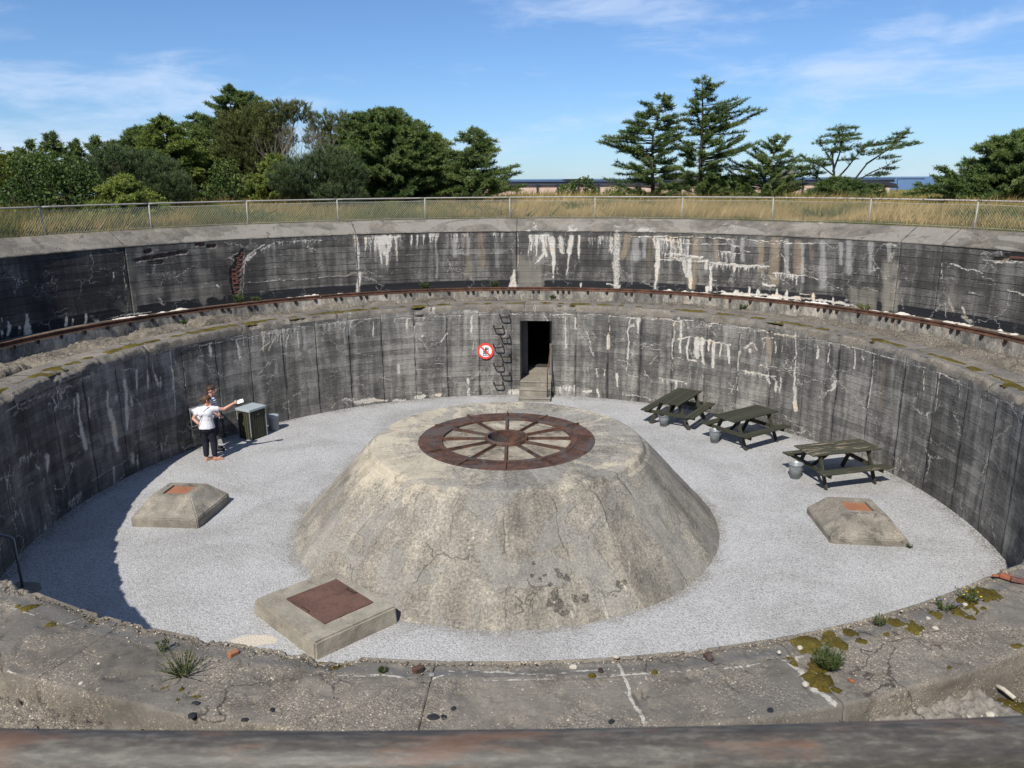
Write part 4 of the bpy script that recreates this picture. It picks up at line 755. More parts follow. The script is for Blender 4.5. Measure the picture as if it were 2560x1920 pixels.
for s in range(20):
    a0 = ja+s*SEC; a1 = a0+SEC; mid = ((a0+a1)/2) % 360; near = 138 < mid < 222
    az = np.arange(a0+.03, a1-.03+1e-6, .09 if near else .3); az[-1] = a1-.03
    e = erosion(az)[:, None]
    k = 44 if near else 12
    inn = np.linspace(0, 1, k)[None]
    R0 = 9.352+e; top = R0+(R_SLAB-.012-R0)*inn
    zt = Z_LEDGE+.012*(fbm(az[:, None]*.16*4+top*0, top*4, 31, 4)-.5)*2
    if near:
        A2 = az[:, None]; zt = zt-.010*np.exp(-((top-9.60-.02*(fbm(A2*.7, A2*0, 6, 3)-.5))/.008)**2)+.006*(fbm(A2*6, top*36, 44, 3)-.5)
        zt = zt-.04*np.exp(-((top-R0)/.05)**2)*fbm(A2*8, top*30, 2, 3)*1.6-.03*np.clip(fbm(A2*1.1, top*6, 27, 4)-.58, 0, 1)*4
    o1 = np.ones_like(e)
    Rr = np.concatenate([9.336*o1, 9.336*o1, 9.338+e*.45, 9.345+e*.85, top, R_SLAB+0*o1, R_SLAB+.012*o1, R_SLAB+.014*o1], 1)
    Zz = np.concatenate([2.74*o1, np.minimum(2.93, 2.935-.9*e), 2.94-.5*e, 2.945-.12*e-.004, zt, Z_LEDGE-.008*o1, Z_LEDGE-.03*o1, 2.60*o1], 1)
    V = ring(az, (Rr, Zz)); at = veins(V[..., 0], V[..., 1], LV)*(V[..., 2] > 2.925) if near else .9*np.clip(fbm(V[..., 0]*2, V[..., 1]*2, 4, 4)-.62, 0, 1)*4
    if not near:
        hh = (Rr > 9.42)[..., None]*1.0; at = at*(1-hh[..., 0]*.7)
    V = np.concatenate([np.concatenate([V[:1, :, :2], V[:1, :, 2:]*0+2.6], -1), V, np.concatenate([V[-1:, :, :2], V[-1:, :, 2:]*0+2.6], -1)], 0); at = np.concatenate([at[:1]*0, at, at[-1:]*0], 0)
    rr3 = np.hypot(V[..., 0]-CX, V[..., 1]-CY); sm_ = np.exp(-((rr3-9.53)/.055)**4)+.55*np.clip(fbm(V[..., 0]*1.6+30, V[..., 1]*1.6+30, 8, 3)-.5, 0, 1)*3
    child(gridmesh('slab_section', V, M['ledge'], None, {'white': at, 'smooth': sm_}, False, True), ledge)
azg = np.arange(0, 360, .5); rg = np.linspace(10.15, 12.47, 40); AG, RG = np.meshgrid(azg, rg, indexing='ij')
ZG = Z_GULLY+.09*(fbm(AG*.163*3, RG*3, 15, 5)-.5)-.02
child(gridmesh('gully_bed', ring(azg, (RG, ZG)), M['gully'], None, None, False, True, True), ledge)
# lumps left of a third ring lying in the gully
def chunk(a0, a1, r0, r1, h, seed, name='rubble_block', m=None, parent=ledge, base=Z_GULLY-.06, res=.03):
    n = max(6, int(rad(a1-a0)*11.3/res)); k = max(6, int((r1-r0)/res)); u = np.linspace(0, 1, n)[:, None]; v = np.linspace(0, 1, k)[None]
    wob = .22*(fbm(u*6+seed, v*3, seed, 3)-.5); wobv = .3*(fbm(u*9+seed*2, v*2, seed+3, 3)-.5)
    edge = np.minimum(np.minimum(u, 1-u)*(a1-a0)*.197/.32+wob*.7, np.minimum(v, 1-v)*(r1-r0)/.24+wobv)
    prof = np.clip(edge*2.0, 0, 1)**.45
    hh = h*(.72+.55*fbm(u*(a1-a0)*.9+seed*5, v*4, seed, 4))
    rdg = 1-np.abs(2*fbm(u*(a1-a0)*1.6, v*7, seed+5, 4)-1); Zz = base+prof*(hh*.75+.06+.10*(rdg-.7))+.06*(fbm(u*(a1-a0)*4.5, v*20, seed+9, 3)-.5)*2
    Rr = r0+(r1-r0)*v+0*u; az = (a0+(a1-a0)*u)[:, 0]
    return child(gridmesh(name, ring(az, (Rr, Zz)), m or M['rubble'], None, None, False, True), parent)
rng = random.Random(11); a = -112.0; i = 0
while a < 112:
    l = rng.uniform(5.5, 10.5); chunk(a, a+l, 10.75+rng.uniform(-.15, .2), 11.95+rng.uniform(-.3, .25), rng.uniform(.13, .30) if a < -15 else rng.uniform(.10, .2), i+50); a += l+rng.uniform(.6, 2.4); i += 1
pz = on_z(*cpx('L4', 1250, 1200), 2.70); pa, pr = polar(pz)
chunk(pa-4.5, pa+4.2, pr-.30, pr+.42, .055, 77, 'broken_slab', M['coping'], ledge, Z_GULLY-.03, .025)
pz = on_z(*cpx('L1', 200, 1300), 2.68); pa, pr = polar(pz)
chunk(pa-7, pa+5, pr-.25, pr+.5, .04, 78, 'broken_slab', M['ledge'], ledge, Z_GULLY-.03, .03)

# moss growing along the joints, a height field that only surfaces where the moss is
MS = []
for c, x, y, r, s in (('L4', 480, 700, .16, 1), ('L4', 690, 690, .14, 1), ('L4', 650, 620, .09, 1), ('L4', 830, 620, .10, .8), ('L4', 600, 980, .14, 1), ('L4', 560, 880, .13, 1), ('L4', 700, 1060, .06, .9), ('L4', 1150, 540, .12, .9), ('L4', 1330, 580, .12, .8), ('L4', 1300, 530, .07, .7), ('L4', 1480, 480, .10, .9), ('L4', 1700, 380, .16, 1), ('L4', 1850, 330, .18, 1), ('L4', 1980, 260, .14, 1), ('L4', 2080, 250, .12, .9), ('L4', 1650, 460, .10, .9), ('L4', 1820, 420, .08, .7), ('L4', 900, 680, .08, .8), ('L4', 1100, 630, .06, .7), ('L4', 1740, 500, .05, .8), ('L4', 2100, 730, .10, .9), ('L4', 540, 770, .06, .8), ('L4', 380, 850, .04, .9), ('L4', 1590, 880, .04, .8), ('L1', 180, 590, .10, .9), ('L1', 330, 695, .06, .9), ('L1', 240, 575, .06, .8), ('L1', 120, 575, .05, .8), ('L3', 885, 440, .05, .9), ('L3', 1380, 410, .04, .9), ('L3', 1670, 380, .025, .9), ('L3', 1770, 373, .02, .9), ('L1', 920, 825, .05, .6), ('L1', 1215, 1135, .03, .9), ('L1', 1185, 1200, .03, .9), ('L1', 1210, 1325, .05, 1), ('L1', 1140, 1330, .04, .9), ('L1', 1130, 1280, .05, .8)):
    p = on_z(*cpx(c, x, y), 2.95); MS.append((p.x, p.y, r, s))
MG = []
for c, x, y, r, s in (('L4', 1450, 1080, .14, 1), ('L4', 1650, 1010, .17, 1), ('L4', 1800, 980, .18, 1), ('L4', 1920, 980, .16, 1), ('L4', 2060, 1160, .16, 1), ('L4', 2120, 900, .16, .9), ('L4', 1280, 1130, .07, .9), ('L4', 1130, 1175, .06, .9), ('L4', 520, 1290, .09, 1), ('L4', 2030, 1240, .13, 1), ('L4', 840, 1150, .03, 1), ('L1', 390, 1180, .12, 1), ('L1', 430, 1260, .10, .9), ('L1', 320, 1330, .10, 1), ('L1', 130, 1240, .10, .5), ('L1', 540, 1210, .06, .7)):
    p = on_z(*cpx(c, x, y), 2.68); MG.append((p.x, p.y, r, s))
mossp = empty('moss', (CX, CY, Z_LEDGE)); tag(mossp, 'olive brown moss growing in the joints of the ledge', 'moss', kind='stuff'); bpy.context.view_layer.update()
def mossfield(az, rs, base, strip, spots, seed):
    AZ, RR = np.meshgrid(az, rs, indexing='ij'); V = ring(az, (RR, RR*0)); X, Y = V[..., 0], V[..., 1]
    am = strip(AZ, RR)
    for x, y, r, s in spots: am = np.maximum(am, s*np.exp(-((X-x)**2+(Y-y)**2)/(r*r)))
    n = .6*fbm(X*11, Y*11, seed, 5)+.4*fbm(X*33, Y*33, seed+8, 3); h = am*1.30-.14-1.45*(1-n)+.12
    V[..., 2] = base+np.clip(h*.07, -.03, .025)+np.where(h > 0, .012*(fbm(X*40, Y*40, seed+2, 2)-.5), 0)
    child(gridmesh('moss_patch', V, M['moss'], None, None, False, True), mossp)
near_strip = lambda A, R_: .42*np.exp(-((R_-9.62)/.035)**2)*np.clip(fbm(A*.8, A*0, 2, 3)*2-.6, 0, 1)
mossfield(np.arange(150, 212, .12), np.arange(9.42, 10.22, .02), Z_LEDGE-.004, near_strip, MS, 3)
mossfield(np.arange(148, 214, .14), np.arange(10.28, 11.2, .025), Z_GULLY-.02, lambda A, R_: .3*np.exp(-((R_-10.3)/.06)**2), MG, 5)
far_strip = lambda A, R_: np.exp(-((R_-9.68-.10*(fbm(A*.25, A*0+4, 5, 3)-.5))/(.05+.34*fbm(A*.5, A*0, 2, 3)**2))**2)*np.clip(-.75+2.9*fbm(A*.8, R_*3, 8, 4)+.25*(A < -10), 0, 1.5)
mossfield(np.arange(-125, 125, .35), np.arange(9.46, 10.05, .045), Z_LEDGE-.004, far_strip, [], 9)
mossfield(np.arange(-125, 125, .35), np.arange(10.3, 10.9, .06), Z_GULLY+.0, lambda A, R_: .75*fbm(A*.4, R_*2, 3, 3)+.2, [], 12)

# ------------------------------------------------------------------ step with the circular rail
rail = empty('circular_rail', (CX, CY, Z_STEP)); tag(rail, 'rusty steel rail curving round the upper ledge below the dark wall', 'rail'); bpy.context.view_layer.update()
azs = np.arange(0, 360, .4); zs = np.linspace(2.55, Z_STEP, 10); AZ, ZZ = np.meshgrid(azs, zs, indexing='ij')
Rs = R_STEP+.03*(fbm(AZ*.8, ZZ*5, 4, 4)-.5)
wcs = np.stack([np.radians(AZ)*R_STEP, ZZ, ZZ*0], -1)
ledge2 = empty('rail_step', (CX, CY, 2.6)); tag(ledge2, 'pale crumbling concrete step carrying the rusty rail', 'step'); bpy.context.view_layer.update()
child(gridmesh('step_face', ring(azs, (Rs, ZZ)), M['step'], None, {'wc': wcs}, True, True, True), ledge2)
rt = np.linspace(R_STEP-.004, R_OUT+.1, 12); AT, RT = np.meshgrid(azs, rt, indexing='ij'); ZT = Z_STEP+.012*(fbm(AT*2, RT*8, 6, 3)-.5); ZT[:, 0] = Z_STEP
child(gridmesh('step_top', ring(azs, (RT, ZT)), M['gully'], None, None, False, True, True), ledge2)
az_cuts = np.arange(-180, 180, 15.0)
for q in az_cuts:
    az = np.linspace(q+.06, q+14.94, 40)
    pr = [(12.475, 2.962), (12.475, 2.985), (12.515, 2.992), (12.520, 3.045), (12.500, 3.052), (12.500, 3.082), (12.60, 3.082), (12.60, 3.052), (12.58, 3.045), (12.585, 2.992), (12.625, 2.985), (12.625, 2.962)]
    child(gridmesh('rail_length', ring(az, ([p_[0] for p_ in pr], [p_[1] for p_ in pr])), M['rustrail'], None, None, False, False), rail)
cm = MB().box((0, -.02, -.02), (.09, .10, .055)).box((0, -.055, -.035), (.05, .04, .10)).build('rail_clip', M['darkiron'], rail); clipme = cm.data
bpy.data.objects.remove(cm)
rng = random.Random(3); a = -74.0
while a < 76:
    o = link('rail_clip', clipme, rail); p = PT(a, 12.48, 2.972); o.location = (p[0]-CX, p[1]-CY, p[2]-Z_STEP); o.rotation_euler = (0, 0, -rad(a)); a += 3.1 if rng.random() < .7 else .9
# white crust and fallen lime behind the rail
def crustfield(a0, a1, amt, seed, name='lime_crust'):
    az = np.arange(a0, a1, .12); rs = np.arange(12.64, 13.42, .03); AZ, RR = np.meshgrid(az, rs, indexing='ij'); V = ring(az, (RR, RR*0))
    h = amt*np.clip(np.minimum(AZ-a0, a1-AZ)/3, 0, 1)-(1-fbm(V[..., 0]*4, V[..., 1]*4, seed, 4)); V[..., 2] = Z_STEP+np.clip(h*.22, -.05, .06)+.02*(fbm(V[..., 0]*20, V[..., 1]*20, seed, 2)-.5)
    o = gridmesh(name, V, M['mortar'], None, None, False, True); o['kind'] = 'stuff'; child(o, ledge2)
crustfield(22, 50, .60, 4); crustfield(50, 78, .46, 6); crustfield(-36, -20, .50, 8); crustfield(-60, -46, .48, 9)

# ------------------------------------------------------------------ outer wall and its sloping coping
outer = empty('upper_wall', (CX, CY, 3)); tag(outer, 'tall dark upper ring wall streaked with white and tan lime', 'wall'); bpy.context.view_layer.update()
SECT = [-82, -55.3, -23.1, 1.4, 56.8, 62.0, 82]
def osect(a0, a1, fine, seed):
    n = max(3, int(rad(a1-a0)*R_OUT/(.03 if fine else 1.2))); k = 70 if fine else 3
    az = np.linspace(a0+.045, a1-.045, n); zs = np.linspace(2.90, Z_OUT, k); AZ, ZZ = np.meshgrid(az, zs, indexing='ij'); arc = np.radians(AZ)*R_OUT
    at = WO.paint(arc, ZZ) if fine else {q: np.zeros(AZ.shape) for q in WO.f}
    if fine:
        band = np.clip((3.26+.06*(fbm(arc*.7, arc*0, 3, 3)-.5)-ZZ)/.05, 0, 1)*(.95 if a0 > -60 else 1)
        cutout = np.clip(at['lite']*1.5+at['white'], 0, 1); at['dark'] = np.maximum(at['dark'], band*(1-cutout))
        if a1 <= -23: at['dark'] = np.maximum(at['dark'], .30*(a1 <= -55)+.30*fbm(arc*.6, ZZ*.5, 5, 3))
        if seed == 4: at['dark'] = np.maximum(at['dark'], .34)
    Rr = R_OUT+random.Random(seed).uniform(-.006, .006)+.012*(fbm(arc*.9+9, ZZ*1.4, 2, 4)-.5)*2+.008*(vnoise(arc*0+seed, np.floor(ZZ/.21), 4)-.5)
    if fine:
        cutm = np.clip((at['cut']+.7*(fbm(arc*9, ZZ*14, 6, 3)-.5)-.35)*6, 0, 1); Rr = Rr+.085*cutm
        at['white'] = at['white']*(1-.8*cutm); at['dark'] = at['dark']*(1-cutm); at['tan'] = np.maximum(at['tan'], cutm*.9)
    V = ring(az, (Rr, ZZ)); Vb = ring(az, (Rr+.1, ZZ)); V = np.concatenate([Vb[:1], V, Vb[-1:]], 0); ext = lambda q: np.concatenate([q[:1], q, q[-1:]], 0)
    attrs = {q: ext(at[q]) for q in ('white', 'tan', 'soft', 'lite', 'dark')}; attrs['wc'] = ext(np.stack([arc, ZZ, ZZ*0], -1))
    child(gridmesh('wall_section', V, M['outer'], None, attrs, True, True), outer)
    # coping of the same section
    n2 = max(3, int(rad(a1-a0)*R_COP/(.06 if fine else .6))); az = np.linspace(a0+.04, a1-.04, n2); v = np.linspace(0, 1, 16)[None]; A2 = az[:, None]
    rtop = R_OUT-.012+(R_COP-R_OUT+.012)*v; ztop = Z_OUT+.005+(Z_COP-Z_OUT)*v+.02*(fbm(A2*.9, v*4+seed, 3, 4)-.5); o1 = np.ones_like(A2)
    ch = .07*np.clip(fbm(A2*.8, A2*0, 19, 4)-.58, 0, 1)*3
    rtop[:, :1] += 0; Rr = np.concatenate([R_OUT+.05*o1, R_OUT-.012+0*o1, R_OUT-.010+ch*.4, rtop[:, 1:] + np.clip(1-v[:, 1:]*6, 0, 1)*ch, R_COP+.015+0*o1], 1) if True else None
    Zz = np.concatenate([Z_OUT-.04*o1, Z_OUT-.035-ch*.3, Z_OUT+.0-ch*.05, ztop[:, 1:], Z_COP-.5*o1], 1)
    V = ring(az, (Rr, Zz)); wv = .95*np.clip(fbm(V[..., 0]*2.4, V[..., 1]*2.4, 14, 5)-.60, 0, 1)*5*((A2 > 2) & (A2 < 58))+0*V[..., 0]
    child(gridmesh('coping', V, M['coping'], None, {'white': wv}, False, True), outer)
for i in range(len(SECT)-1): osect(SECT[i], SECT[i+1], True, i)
for i in range(8): osect(82+i*24.5, 82+(i+1)*24.5, False, 20+i)
azc = np.arange(0, 360, 2.0); child(gridmesh('wall_core', ring(azc, ([R_OUT+.09, R_OUT+.09, R_COP-.2], [2.8, Z_OUT-.06, Z_OUT-.06])), M['darkiron'], None, None, True, True, True), outer)
# bricks seen where the render is gone
bme = MB().box((0, 0, 0), (.205, .10, .058)).build('brick', M['brick'], outer, False, .006).data
bpy.data.objects.remove([o for o in bpy.data.objects if o.name.startswith('brick')][0])
def brick(az, z, rng, dr=.0):
    o = link('brick', bme, outer); p = PT(az, R_OUT+.085-.016+dr, z); o.location = (p[0]-CX, p[1]-CY, p[2]-3); o.rotation_euler = (rng.uniform(-.05, .05), rng.uniform(-.02, .02), -rad(az)+rng.uniform(-.06, .06)); o.scale = (rng.uniform(.8, 1.0), 1, 1)
rng = random.Random(2)
for row in range(22):
    z = 3.30+row*.073
    for coln in range(-4, 5):
        arc0 = WO.co('a', 1862, 640)[0]; s = arc0+coln*.222+(.11 if row % 2 else 0); w = WO.paint(np.array([[s]]), np.array([[z]]))['cut'][0, 0]
        if w > .62: brick(math.degrees(s/R_OUT), z, rng, rng.uniform(-.012, .02))
for c, x0, y0, x1, y1, n in (('a', 1085, 472, 1195, 457, 2), ('a', 1215, 452, 1460, 411, 4), ('a', 1565, 352, 1600, 355, 1), ('a', 1655, 366, 1690, 364, 1), ('a', 1160, 409, 1185, 405, 1), ('d', 2100, 455, 2210, 460, 3)):
    for i in range(n):
        t = (i+.5)/n; s, z = WO.co(c, x0+(x1-x0)*t, y0+(y1-y0)*t); brick(math.degrees(s/R_OUT), z, rng)
# ------------------------------------------------------------------ gun pedestal in the middle
ped = empty('gun_pedestal', (CX, CY, 0)); tag(ped, 'broad cone shaped concrete gun pedestal with a rusted steel wheel on top', 'pedestal'); bpy.context.view_layer.update()
PZ = np.array([-.10, 0, .15, .5, 1.0, 1.40, 1.535, 1.555, 1.655, 1.685, 1.69, 1.69]); PR = np.array([4.37, 4.29, 4.15, 3.83, 3.37, 3.00, 2.875, 2.80, 2.745, 2.70, 2.60, 1.79])
def on_cone(x, y):
    z = .8
    for _ in range(30):
        p = on_z(x, y, z); a, r = polar(p); zn = float(np.interp(-r, -PR[:10], PZ[:10])) if r > 2.7 else 1.69; z = z*.5+zn*.5
    return on_z(x, y, z)
L1 = np.cumsum(np.r_[0, np.hypot(np.diff(PR), np.diff(PZ))]); t = np.unique(np.r_[np.linspace(0, L1[-1], 96), L1, L1[5:9]+.012]); rz = np.interp(t, L1, PR); zz_ = np.interp(t, L1, PZ)
az = np.arange(0, 360, .5); AZ, RZ = np.meshgrid(az, rz, indexing='ij'); _, ZZ = np.meshgrid(az, zz_, indexing='ij')
X = CX+RZ*np.sin(np.radians(AZ)); Y = CY+RZ*np.cos(np.radians(AZ))
nrm = np.clip((1.66-ZZ)/.3, 0.12, 1)*np.clip((RZ-1.80)/.25, 0, 1)
dis = (.06*(fbm(X*.9+20, Y*.9+ZZ*.9+20, 2, 4)-.5)+.045*(fbm(X*4+20, Y*4+ZZ*3+20, 6, 3)-.5))*nrm
RZ2 = RZ+dis*.75; ZZ2 = ZZ+dis*.6
hole = np.zeros(X.shape); whi = np.zeros(X.shape)
def spot(arr, pts, r, st=1.0):
    for x, y in pts:
        p = on_cone(x, y); arr[...] = np.maximum(arr, st*np.clip(1.4*(1-np.sqrt((X-p.x)**2+(Y-p.y)**2+((ZZ-p.z))**2)/r), 0, 1))
K = lambda L_: [cpx('K', *q) for q in L_]
spot(hole, K([(1345, 645), (1375, 655)]), .10); spot(hole, K([(1275, 650), (1300, 690), (1250, 670), (1215, 590), (1330, 620), (1390, 670), (1210, 650)]), .085, .75); spot(hole, K([(1330, 760), (1350, 790), (1370, 825), (1320, 730), (1300, 780), (1420, 760), (1470, 760), (1330, 805)]), .13, .85); spot(hole, K([(1640, 700), (1660, 680), (1625, 690)]), .085, 1); spot(hole, K([(1560, 770), (1600, 740), (1530, 720)]), .12, .55); spot(hole, K([(290, 440)]), .10, .35); spot(hole, K([(700, 395), (905, 480), (735, 535)]), .05, .7); spot(hole, K([(1240, 490), (1390, 545), (1500, 330), (1480, 470)]), .07, .6)
spot(whi, K([(1660, 720), (1665, 750), (1655, 705)]), .05); spot(whi, K([(620, 870), (660, 880), (640, 890), (600, 880)]), .13, .6); spot(whi, K([(x, 885+x*.015) for x in range(860, 1020, 12)]), .10, .42); spot(whi, K([(925, 430), (930, 470), (910, 520)]), .05, .9); spot(whi, K([(1935, 660), (2015, 620)]), .04, .9); spot(whi, K([(1600, 200), (1640, 210), (1620, 240)]), .09, .45)
for a_, b_ in (((1395, 740), (1412, 870)), ((1405, 750), (1432, 885)), ((1525, 740), (1560, 890)), ((1545, 740), (1578, 885)), ((1560, 770), (1590, 885)), ((1680, 590), (1685, 640))):
    spot(whi, K([(a_[0]+(b_[0]-a_[0])*i/14, a_[1]+(b_[1]-a_[1])*i/14) for i in range(15)]), .030, .8)
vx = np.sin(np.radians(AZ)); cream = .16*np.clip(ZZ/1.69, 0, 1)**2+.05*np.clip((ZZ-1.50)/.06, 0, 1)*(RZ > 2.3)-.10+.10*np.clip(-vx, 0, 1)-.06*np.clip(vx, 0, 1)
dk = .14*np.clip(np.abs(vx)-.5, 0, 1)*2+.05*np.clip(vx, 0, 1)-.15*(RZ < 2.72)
wc = np.stack([np.radians(AZ)*3.4, np.interp(RZ, PR[::-1], L1[::-1])*-1, 0*AZ], -1)
Vc = np.stack([CX+RZ2*np.sin(np.radians(AZ)), CY+RZ2*np.cos(np.radians(AZ)), ZZ2-.05*np.clip(hole-.3, 0, 1)], -1)
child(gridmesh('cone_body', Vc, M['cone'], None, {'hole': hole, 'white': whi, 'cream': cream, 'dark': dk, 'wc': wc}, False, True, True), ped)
def pedpart(name, prof, m, n=96):
    azl = np.linspace(0, 360, n+1)[:-1]; return child(gridmesh(name, ring(azl, ([p_[0] for p_ in prof], [p_[1] for p_ in prof])), m, None, None, False, False, True), ped)
pedpart('infill', [(1.40, 1.655), (1.15, 1.668), (.8, 1.675), (.42, 1.67)], M['infill'])
ro = pedpart('steel_ring', [(1.785, 1.60), (1.785, 1.692), (1.765, 1.698), (1.35, 1.698), (1.335, 1.690), (1.335, 1.62)], M['rust'])
pedpart('ring_flange', [(1.43, 1.697), (1.43, 1.708), (1.31, 1.708), (1.305, 1.70), (1.305, 1.64)], M['rust'])
hub = pedpart('hub', [(.44, 1.64), (.44, 1.712), (.43, 1.745), (.385, 1.745), (.38, 1.72), (.38, .9), (.02, .9)], M['rust'], 48)
for i in range(12):
    an = 30*i+.3
    mb = MB()
    m4 = Matrix.Rotation(-rad(an), 3, 'Z')
    def bb(r0, r1, w, z0, z1): mb.box(m4 @ Vector((0, (r0+r1)/2, (z0+z1)/2)), (w, r1-r0, z1-z0), m4)
    bb(.43, 1.775, .030, 1.64, 1.722); bb(.43, 1.40, .075, 1.655, 1.688); bb(1.35, 1.45, .13, 1.69, 1.715)
    if i % 3 != 1: bb(1.46, 1.772, .018, 1.70, 1.748)
    o = mb.build('spoke', M['rust'], None); o.location = (CX, CY, 0); bpy.context.view_layer.update(); child(o, ped)
# flat rust scabs lying on the ring
# ------------------------------------------------------------------ large hatch against the pedestal
def prism(name, base, top, m, parent, bev=.0, cuts=0, amp=0, seed=0):
    bm = bmesh.new(); vb = [bm.verts.new(p) for p in base]; vt = [bm.verts.new(p) for p in top]; n = len(base)
    bm.faces.new(vb[::-1]); bm.faces.new(vt)
    for i in range(n): bm.faces.new((vb[i], vb[(i+1) % n], vt[(i+1) % n], vt[i]))
    if bev: bmesh.ops.bevel(bm, geom=list(bm.edges), offset=bev, segments=2, affect='EDGES')
    if cuts:
        bmesh.ops.subdivide_edges(bm, edges=list(bm.edges), cuts=cuts, use_grid_fill=True)
        for v in bm.verts:
            p = v.co; d = amp*(float(fbm(p.x*7+p.z*3, p.y*7-p.z*2, seed, 4))-.5)*2; v.co += v.normal*d
    me = bpy.data.meshes.new(name); bm.to_mesh(me); bm.free(); me.materials.append(m); return link(name, me, parent)
hx = empty('hatch_block', (-3.05, 10.95, 0)); tag(hx, 'low square concrete hatch block with a dark rusty steel plate, against the pedestal', 'hatch'); bpy.context.view_layer.update()
Fp, Rp, Lp = Vector((-2.90, 9.90, 0)), Vector((-1.83, 10.92, 0)), Vector((-4.27, 11.24, 0)); Bp = Rp+(Lp-Fp)*.93
bx = [Fp, Rp, Bp, Lp]
def up(p, z, k): c_ = sum(bx, Vector())/4; q = c_+(p-c_)*k; return Vector((q.x, q.y, z))
tp = [up(bx[0], .29, .975), up(bx[1], .29, .985), up(bx[2], .29, 1), up(bx[3], .27, .93)]
child(prism('block', [Vector((p.x, p.y, -.1)) for p in bx], tp, M['bighatch'], None, .03, 10, .014, 3), hx)
pl = [on_z(x, y, .30) for x, y in ((716, 1496), (811, 1559), (934, 1505), (841, 1447))]
child(prism('steel_plate', [Vector((p.x, p.y, .275)) for p in pl], [Vector((p.x, p.y, .303)) for p in pl], M['rustplate'], None, .003), hx)
for a_, b_ in (((1195, 310), (1290, 358)), ((680, 520), (755, 570))):
    p0 = on_z(600+a_[0]*.226, 1400+a_[1]*.226, .31); p1 = on_z(600+b_[0]*.226, 1400+b_[1]*.226, .31); o = MB().tube([p0, p0+(Vector((-3, 10.95, .31))-p0)*.06, p1+(Vector((-3, 10.95, .31))-p1)*.06, p1], .008, 5).build('plate_handle', M['darkiron'], None); child(o, hx)
# ------------------------------------------------------------------ two bevelled hatch blocks with sunken orange lids
def small_hatch(cor, label, mirror, stp, thigh, tc, ts, seed):
    """cor: 4 base corners front-left, front-right, back-right, back-left"""
    c_ = sum(cor, Vector())/4; root = empty('sloped_hatch', c_); tag(root, label, 'hatch', 'sloped hatch blocks either side of the pedestal')
    bpy.context.view_layer.update()
    lo = [Vector((p.x, p.y, -.1)) for p in cor]; mid = [Vector((p.x, p.y, stp)) for p in cor]
    ax = (cor[1]-cor[0]).normalized(); ay = (cor[3]-cor[0]).normalized()
    top = [tc+ax*sx*ts[0]+ay*sy*ts[1]+Vector((0, 0, thigh)) for sx, sy in ((-1, -1), (1, -1), (1, 1), (-1, 1))]
    op = [tc+ax*(sx*.255)+ay*(sy*.235)+Vector((0, 0, thigh)) for sx, sy in ((-1, -1), (1, -1), (1, 1), (-1, 1))]
    dp = [p-Vector((0, 0, .05)) for p in op]
    bm = bmesh.new(); rows = [[bm.verts.new(p) for p in r] for r in (lo, mid, top, op, dp)]
    for r0, r1 in zip(rows[:-1], rows[1:]):
        for i in range(4): bm.faces.new((r0[i], r0[(i+1) % 4], r1[(i+1) % 4], r1[i]))
    bm.faces.new(rows[-1]); bm.normal_update()
    ed = [e for e in bm.edges if all(v in rows[1]+rows[2] for v in e.verts) or any(v in rows[0] for v in e.verts) and any(v in rows[1] for v in e.verts) or any(v in rows[1] for v in e.verts) and any(v in rows[2] for v in e.verts)]
    bmesh.ops.bevel(bm, geom=ed, offset=.018, segments=2, affect='EDGES')
    bmesh.ops.subdivide_edges(bm, edges=[e for e in bm.edges if e.calc_length() > .12], cuts=6, use_grid_fill=True); bm.normal_update()
    for v in bm.verts:
        p = v.co; v.co += v.normal*(.009*(float(fbm(p.x*9+p.z*5, p.y*9-p.z*3, seed, 4))-.5)*2)
    me = bpy.data.meshes.new('block'); bm.to_mesh(me); bm.free(); me.materials.append(M['hatchconc']); o = link('block', me); child(o, root)
    ip = [tc+ax*(sx*.25)+ay*(sy*.23)+Vector((0, 0, thigh)) for sx, sy in ((-1, -1), (1, -1), (1, 1), (-1, 1))]
    child(prism('steel_lid', [p-Vector((0, 0, .06)) for p in ip], [p-Vector((0, 0, .036)) for p in ip], M['rustlid'], None, .003), root)
small_hatch([Vector(p) for p in ((-7.78, 14.53, 0), (-6.38, 14.42, 0), (-6.21, 15.78, 0), (-7.66, 15.86, 0))], 'sloping sided concrete hatch block with orange rust lid, on the left near the shade', 0, .19, .47, Vector((-7.08, 15.35, 0)), (.42, .37), 4)
small_hatch([Vector(p) for p in ((6.09, 13.56, 0), (7.49, 13.38, 0), (7.62, 14.86, 0), (6.15, 14.98, 0))], 'sloping sided concrete hatch block with orange rust lid, on the right below the tables', 1, .13, .45, Vector((6.86, 14.30, 0)), (.42, .42), 6)

